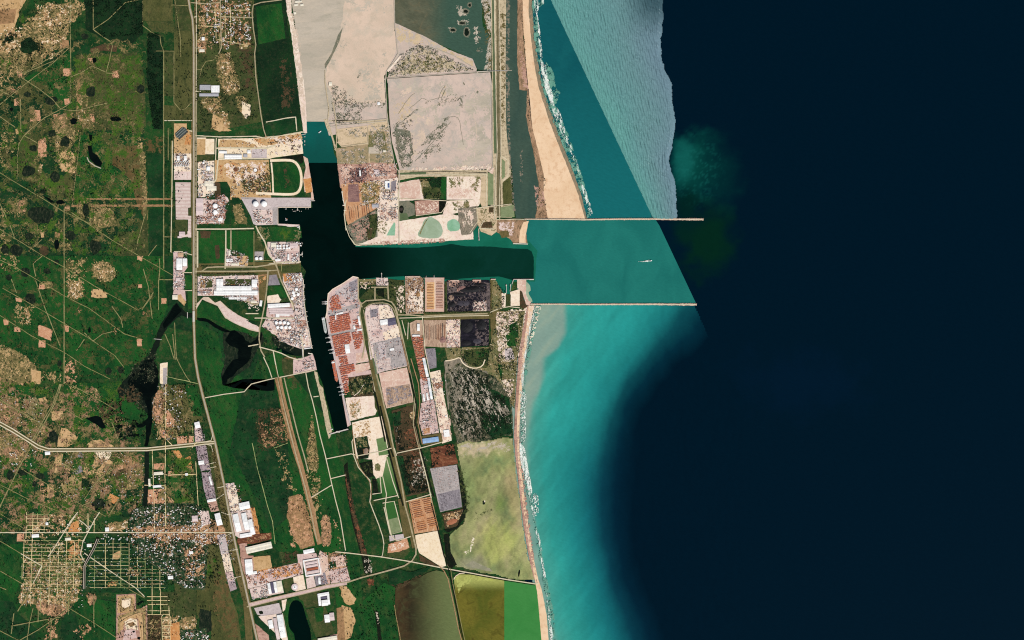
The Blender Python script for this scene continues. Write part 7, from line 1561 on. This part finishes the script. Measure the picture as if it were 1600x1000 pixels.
village("300,815 352,812 356,850 306,850", 60, 20, 'on pink ground between the village and the highway', 'houses on pink ground', 84)
village("236,742 258,736 258,792 234,790", 26, 10, 'along the dark ditch on the farm plots', 'houses along the dark ditch', 85)
village("252,600 290,600 290,690 244,690", 40, 14, 'on the strip east of the black river', 'houses east of the black river', 86)
village("-4,690 60,700 50,740 -4,740", 34, 10, 'by the western bend of the divided highway', 'houses by the western bend', 87)
village("106,816 204,812 204,845 106,838", 50, 8, 'along the western half of the straight street', 'houses on the western street', 88)
b = MB(); hm = ['wall_pale']+[m for m, _ in HR]
for me, a, t, m_ in extra_h:
    c_, s_ = math.cos(t), math.sin(t); n = len(b.V); b.V += [(a[0]+v.co.x*c_-v.co.y*s_, a[1]+v.co.x*s_+v.co.y*c_, BASE+v.co.z) for v in me.vertices]
    for f in me.polygons: b.F.append(tuple(n+i for i in f.vertices)); b.I.append(hm.index(m_) if f.material_index else 0)
b.build('houses', hm, kind='stuff')
# ================================================================ ships, boats
def hull(b, L, Wd, h, bow=.18):
    P = [(-L/2, -Wd*.42), (-L/2+L*.04, -Wd/2), (L/2-L*bow, -Wd/2), (L/2-L*bow*.4, -Wd*.34), (L/2, 0), (L/2-L*bow*.4, Wd*.34), (L/2-L*bow, Wd/2), (-L/2+L*.04, Wd/2), (-L/2, Wd*.42)]
    b.prism(P, -1, h); return P
def ship(name, x, y, L, Wd, ang, label, cat, hullm, kind):
    t = empty(name, x, y, ang, label, cat, z=ZL[0]); L *= M; Wd *= M; b = MB(); P = hull(b, L, Wd, 12); b.build('hull', hullm, t)
    b = MB(); b.prism([(p*.985, q*.92) for p, q in P], 12.02, 12.6); b.build('deck', 'deck_grey' if kind != 'box' else 'box_brown', t)
    b = MB(); b.box(-L*.4, 0, 12.6, L*.06, Wd*.86, 14); b.box(-L*.4, 0, 26.6, L*.03, Wd*.96, 4); b.box(-L*.44, 0, 12.6, L*.02, Wd*.3, 20); b.build('bridge_house', 'ship_white', t)
    if kind == 'bulk':
        for k in range(7):
            b = MB(); b.box(-L*.31+k*L*.1, 0, 12.6, L*.07, Wd*.6, 2.4); hc = b.build('hatch_cover', 'hatch', t)
            b = MB(); b.box(-L*.31+k*L*.1, 0, 15.02, L*.07, 1, .6); b.build('seam', 'steel_dark', hc)
        for k in range(4): b = MB(); x0 = -L*.26+k*L*.2; b.box(x0, 0, 12.6, 4, 4, 14); b.bar((x0, 0, 24), (x0+20, 9, 30), 1.6); b.build('deck_crane', 'ship_white', t)
    else:
        R = random.Random(4)
        for k in range(16):
            b = MB(); u = -L*.34+k*L*.048; n = int(Wd*.88/2.7)
            if u > L*.4: break
            for j in range(n):
                for q in range(R.choice((2, 3, 4))): b.mi = R.choices((0, 1, 2, 3, 4, 5), (40, 26, 12, 8, 4, 10))[0]; b.box(u, -Wd*.44+2.7*(j+.5), 12.6+q*2.6, L*.036, 2.5, 2.55)
            b.build('container_bay', BOXM, t)
    return t
ship('bulk_ship', 507.3, 508.4, 26, 4.4, 80, 'long pale bulk ship moored along the quay corner beside the big orange block', 'ship', 'hull_grey', 'bulk')
ship('container_ship', 523.6, 580, 35, 5.2, 79, 'container ship stacked with red boxes along the lower container quay', 'ship', 'hull_dark', 'box')
def boat(x, y, L, Wd, ang, label):
    t = empty('boat', x, y, ang, label, 'boat'); b = MB(); hull(b, L*M, Wd*M, 4, .3); b.build('hull', 'ship_white', t); b = MB(); b.box(-L*M*.2, 0, 4, L*M*.3, Wd*M*.6, 5); b.build('cabin', 'roof_grey', t); b = MB(); b.bar((L*M*.1, 0, 4), (L*M*.1, 0, 14), .6); b.build('mast', 'steel_dark', t)
boat(500.2, 206.3, 5, 1.3, -38, 'small pale boat alone in the teal dock water'); boat(1017, 407.4, 3.4, 1.5, -14, 'small white boat under way in the outer channel, trailing a pale wake')
cover('wake_foam', 'foam', "994,408.6 1004,408.2 1012,406.8 1016,406.4 1016,408.6 1011,409.6 1002,409.4", .75, cell=.7, ns=1.6, fade=.3, seed=3)
boat(519, 670.5, 3, 1.4, 20, 'small work boat at the west end of the pontoon bridge'); boat(412+35, 326.6, 2.4, .8, 0, 'thin white boat along the north wall of the small basin')
boat(466.5, 355, 4, 1.6, 0, 'white barge at the tip of the wall closing the small basin')
# ---- quay cranes
def crane(x, y, ang, label, m_='crane_white'):
    t = empty('quay_crane', x, y, ang, label, 'crane', 'quay cranes along the container quay')
    for sx in (-13, 13):
        for sy in (-9, 9): b = MB(); b.bar((sx, sy, 0), (sx*.9, sy*.85, 40), 2.2); b.build('leg', m_, t)
    b = MB(); b.box(0, 0, 40, 30, 20, 3); b.build('portal', m_, t)
    for sy in (-3.4, 3.4): b = MB(); b.bar((-38, sy, 46), (58, sy, 46), 2.4); b.build('boom', m_, t)
    b = MB(); b.box(-18, 0, 47, 16, 9, 6); b.build('machinery_house', 'ship_white', t)
    b = MB(); b.bar((10, 0, 44), (6, 0, 66), 2); b.bar((6, 0, 66), (50, 0, 47), 1); b.bar((6, 0, 66), (-30, 0, 48), 1); b.build('mast', m_, t)
    b = MB(); b.box(34, 0, 43, 6, 6, 2.4); b.build('trolley', 'steel_dark', t)
for i, (x, y) in enumerate(((514.5,527),(516.2,534),(519,546),(521,551),(533,604),(535,611),(536.4,616))): crane(x, y, 168, ('northernmost white gantry crane just below the moored bulk ship', 'second white gantry crane below the moored bulk ship', 'white gantry crane in the middle of the container quay, upper of the pair', 'white gantry crane in the middle of the container quay, lower of the pair', 'white gantry crane just below the container ship', 'gantry crane second below the container ship', 'lowest gantry crane near the quay end by the scrub square')[i])
crane(509.5, 471.5, 175, 'upper gantry crane standing out over water near the quay corner'); crane(509.6, 474.6, 175, 'lower gantry crane standing out over water near the quay corner')
# ================================================================ piers, jetties, bridges
def pier(name, pl, wd, label, cat='pier', heads=(), dol=(), mat='concrete', z=6):
    pl = pts(pl); x0, y0 = pl[0]; t = empty(name, x0, y0, 0, label, cat); o = W(x0, y0); loc = lambda p: (W(*p)[0]-o[0], W(*p)[1]-o[1])
    for a, c_ in zip(pl, pl[1:]):
        b = MB(); A, D = loc(a), loc(c_); L = math.hypot(D[0]-A[0], D[1]-A[1]); g = math.atan2(D[1]-A[1], D[0]-A[0])
        b.box((A[0]+D[0])/2, (A[1]+D[1])/2, z-1.4, L+wd*M*.5, wd*M, 1.6, g); dk = b.build('deck', mat, t)
        b = MB()
        for s_ in (-1, 1): b.box((A[0]+D[0])/2-math.sin(g)*s_*wd*M*.46, (A[1]+D[1])/2+math.cos(g)*s_*wd*M*.46, z+.22, L, .8, 1, g); 
        b.build('railing', 'steel_pale', dk, kind='stuff')
        n = max(2, int(L/40)); b = MB()
        for i in range(n+1): b.lathe(A[0]+(D[0]-A[0])*i/n, A[1]+(D[1]-A[1])*i/n, [(1.6, -7), (1.6, z-1.3)], 6)
        b.build('piles', 'steel_dark', t, kind='stuff')
    for x, y, sx, sy in heads: p = loc((x, y)); b = MB(); b.box(p[0], p[1], z-1.2, sx*M, sy*M, 2.0); b.build('pier_head', mat, t)
    for x, y in dol: p = loc((x, y)); b = MB(); b.lathe(p[0], p[1], [(5, -6), (5, z), (.1, z+.2)], 8); b.build('mooring_dolphin', 'concrete', t)
pier('tanker_jetty', "465.2,324 465.2,328.5", .9, 'white T-shaped tanker jetty on the north wall of the small basin', heads=((465.2,328.4,2.4,1.5),), dol=((458.5,330.3),(460.5,330.2),(462.2,330),(468.2,330),(471.2,330.2),(457,327.8),(478,326.4),(482,326.4)))
pier('pipe_jetty', "486,314 492,313.6", 1.0, 'short pier at the north point of the basin mouth')
pier('tanker_jetty', "468,384 471,384", .7, 'upper short jetty of the harbour tank farm', heads=((471.2,384,1.2,2),), dol=((472,379),(473,381)))
pier('tanker_jetty', "468,398 473,398", .8, 'main jetty of the harbour tank farm with a wide head', heads=((472.4,397,1.6,4),(470,398.6,3,1)), dol=((473,394),(473,401)))
for k, (y, l_) in enumerate(((447, 'uppermost'), (464.6, 'middle'), (472.4, 'lowest'))): pier('pipe_jetty', f"473.5,{y} 476.4,{y}", .7, l_+' of the three small white pipe jetties on the west quay', heads=((476,y,.7,2.4),), dol=((476.2,y-2.4),(476.2,y+2.6)))
for k, (x, y) in enumerate(((479.5,487),(480.3,494),(481.2,502.5),(483,514),(485.4,529),(487.6,540))): pier('fender_pier', f"{x-1.4},{y} {x+.6},{y}", .8, ('first','second','third','fourth','fifth','sixth')[k]+' small fender pier counted southward on the quay above the river mouth')
pier('loading_pier', "596.6,435 596.5,428.6", .6, 'thin white loading pier on the south channel shore with a round head', heads=((596.4,427.6,1.4,2.2),))
pier('slender_pier', "678.4,435 678.4,430", .4, 'thin white mast-like pier above the ruled port yard', heads=((678.4,433,1.4,.8),)); pier('slender_pier', "666,434 666,431", .4, 'shorter thin pier above the left corner of the ruled port yard')
pier('loading_pier', "748,363 748.6,373", .8, 'white pier standing into the turquoise bay of the north channel shore', heads=((748.6,374.6,1.2,2.6),))
pier('marina_pier', "791.4,458 791.4,445", .7, 'left of the two white piers in the small bay by the channel mouth', heads=((791.2,446,1.6,2.4),)); pier('marina_pier', "797,455 798.2,444.6", .7, 'right of the two white piers in the small bay by the channel mouth', heads=((797.6,446,1.2,3),))
pier('wharf_quay', "800,444 802.6,436.6 834,436.4", .9, 'long thin white quay wall ending at the channel mouth', heads=((830.4,436.8,7,1.4),))
pier('spit_quay', "802,380.8 824.5,381.4", 1.2, 'pale quay closing the sand spit at the channel mouth', mat='roof_cream')
pier('ore_wharf', "534.6,300 536.5,312 538.6,321.5", 1.0, 'white stepped ore wharf on the east side of the harbour', heads=((535,300,2.6,1.4),(536.6,312.6,2.4,1),(537.6,321,4,1.2),(539,328.6,3,1)), mat='roof_cream')
pier('pontoon_bridge', "515.4,678.4 528.5,674.6 544,670.6", 1.6, 'white pontoon bridge closing the end of the dark canal', 'bridge', heads=((528.5,674.6,6,2.2),), z=8); pier('canal_dam', "521,676 543,670", .8, 'narrow causeway beam beside the pontoon bridge', 'causeway')
pier('road_bridge', "472.6,543 474,560", 1.4, 'pale road bridge over the dark inlet at the river mouth', 'bridge', z=10); pier('road_bridge', "303.2,487 303.2,502", 3.4, 'highway bridge over the dark river bend', 'bridge', z=10); pier('road_bridge', "293.3,488 293.3,497", .9, 'small track bridge beside the highway bridge over the dark river', 'bridge', z=8); pier('levee_footbridge', "746,112 793,110.6", .6, 'thin footbridge across ditches and grey lagoon behind the beach', 'bridge', z=8); pier('river_weir', "241,529.5 253,530.5", .7, 'thin pale weir across the neck of the black river', 'weir', z=7)
pier('loading_pier', "471,211 478,209.6", .7, 'pale slipway pier at the western corner of the teal dock', heads=((476.4,214,2.2,.8),(476.4,221,1.2,3),(476.4,226.5,1.2,1.4)))
pier('inlet_quay', "475.5,545 486.5,543.6", 1.4, 'white upper quay of the dark inlet mouth', mat='roof_white'); pier('inlet_quay', "482,552 488,553", 1.6, 'white lower quay block of the dark inlet mouth', mat='roof_cream')
pier('basin_wall', "468,353 468,358.4", 1.2, 'white end block of the wall below the small basin', mat='roof_cream')
for k, (x0, y0, x1, w_) in enumerate(((633.5,432.6,655,1.8), (704,438.6,717,1.6), (739,438,751,1.6), (767.5,436.6,774,1.6), (664,434.6,694,1.4))): pier('channel_quay', f"{x0},{y0} {x1},{y0}", w_, ('pale quay front of the brown bulk yard on the channel', 'pale landing at the left end of the upper coal yard', 'pale landing at the right end of the upper coal yard', 'small square landing beyond the upper coal yard', 'pale quay front of the ruled port yard')[k], mat='flat_pink')
# ---- the two breakwaters: rubble mounds with a crest road
def breakwater(pl, w0, w1, label, seed):
    pl = pts(pl); t = empty('breakwater', pl[0][0], pl[0][1], 0, label, 'breakwater', z=ZL[0]); o = W(*pl[0]); q = roughen(pl, 0, 1.0, seed, False); n = len(q); V = []; prof = ((-1, -1.5), (-.72, 1.8), (-.4, 4.6), (-.16, 5.2), (.16, 5.2), (.4, 4.6), (.72, 1.8), (1, -1.5)); R = np.random.RandomState(seed)
    for i, p in enumerate(q):
        f = i/(n-1); hw = (w0+(w1-w0)*f)*M/2*(.8+.5*float(fbm(i/5, seed, seed, 3))); a = W(*p)
        for u, z in prof: V.append((a[0]-o[0], a[1]-o[1]+u*hw*(1+.12*R.randn()*(abs(u) > .3)), z+.6*R.randn()*(abs(u) > .3)))
    k = len(prof); F = [(i*k+j, (i+1)*k+j, (i+1)*k+j+1, i*k+j+1) for i in range(n-1) for j in range(k-1)]
    link('mound', mesh('mound', V, F), 'rock', t)
    b = MB(); RR = random.Random(seed)
    for i in range(int(n*9)):
        p = q[RR.randrange(n)]; f = (p[0]-q[0][0])/(q[-1][0]-q[0][0]); hw = (w0+(w1-w0)*f)*M/2; a = W(*p); u = RR.choice((-1, 1))*RR.uniform(.4, 1.08); s_ = RR.uniform(2, 4.6)
        b.box(a[0]-o[0]+RR.uniform(-5, 5), a[1]-o[1]+u*hw, max(-1, 5-6*abs(u)), s_, s_*RR.uniform(.6, 1), s_*.7, RR.uniform(0, 3), .7)
    b.build('rocks', 'rock', t, kind='stuff')
    b = MB(); c_ = [(W(*p)[0]-o[0], W(*p)[1]-o[1]) for p in q]
    b.add([(x, y+s_*4, 5.9) for x, y in c_ for s_ in (1, -1)], [(2*i+1, 2*i+3, 2*i+2, 2*i) for i in range(n-1)]); b.build('crest_road', 'road_pale', t)
    return t
breakwater("820,342.4 880,342.6 910,343.2 960,342.4 1030,342.2 1060,342.6 1099,342.8", 1.8, 3.2, 'northern breakwater of pale rubble running from the wide beach to dark sea', 5)
breakwater("829,475.2 880,475.2 910,475.6 960,475.4 1020,475.2 1060,475.6 1088.5,475.6", 2.0, 3.0, 'southern breakwater of pale rubble from the narrow beach to the dark sea', 9)
for x, y, l_ in ((1098,342.8,'small beacon at the sea end of the northern breakwater'), (1087.5,475.6,'small beacon at the sea end of the southern breakwater')):
    t = empty('beacon', x, y, 0, l_, 'beacon', z=ZL[0]+4); b = MB(); b.lathe(0, 0, [(4, 0), (3, 12), (3, 13)], 10); b.build('tower', 'ship_white', t); b = MB(); b.lathe(0, 0, [(3.6, 13), (3.6, 15.5), (.2, 18)], 10); b.build('lantern', 'crane_red', t)
# ---- spots of foam and boats' moorings off the beach
covers('foam', ("812,610 822,612 822,690 814,690", .12), ("832,770 842,772 842,806 836,806", .14), name='surf_foam', cell=1.0, ns=1.6, fade=.3)
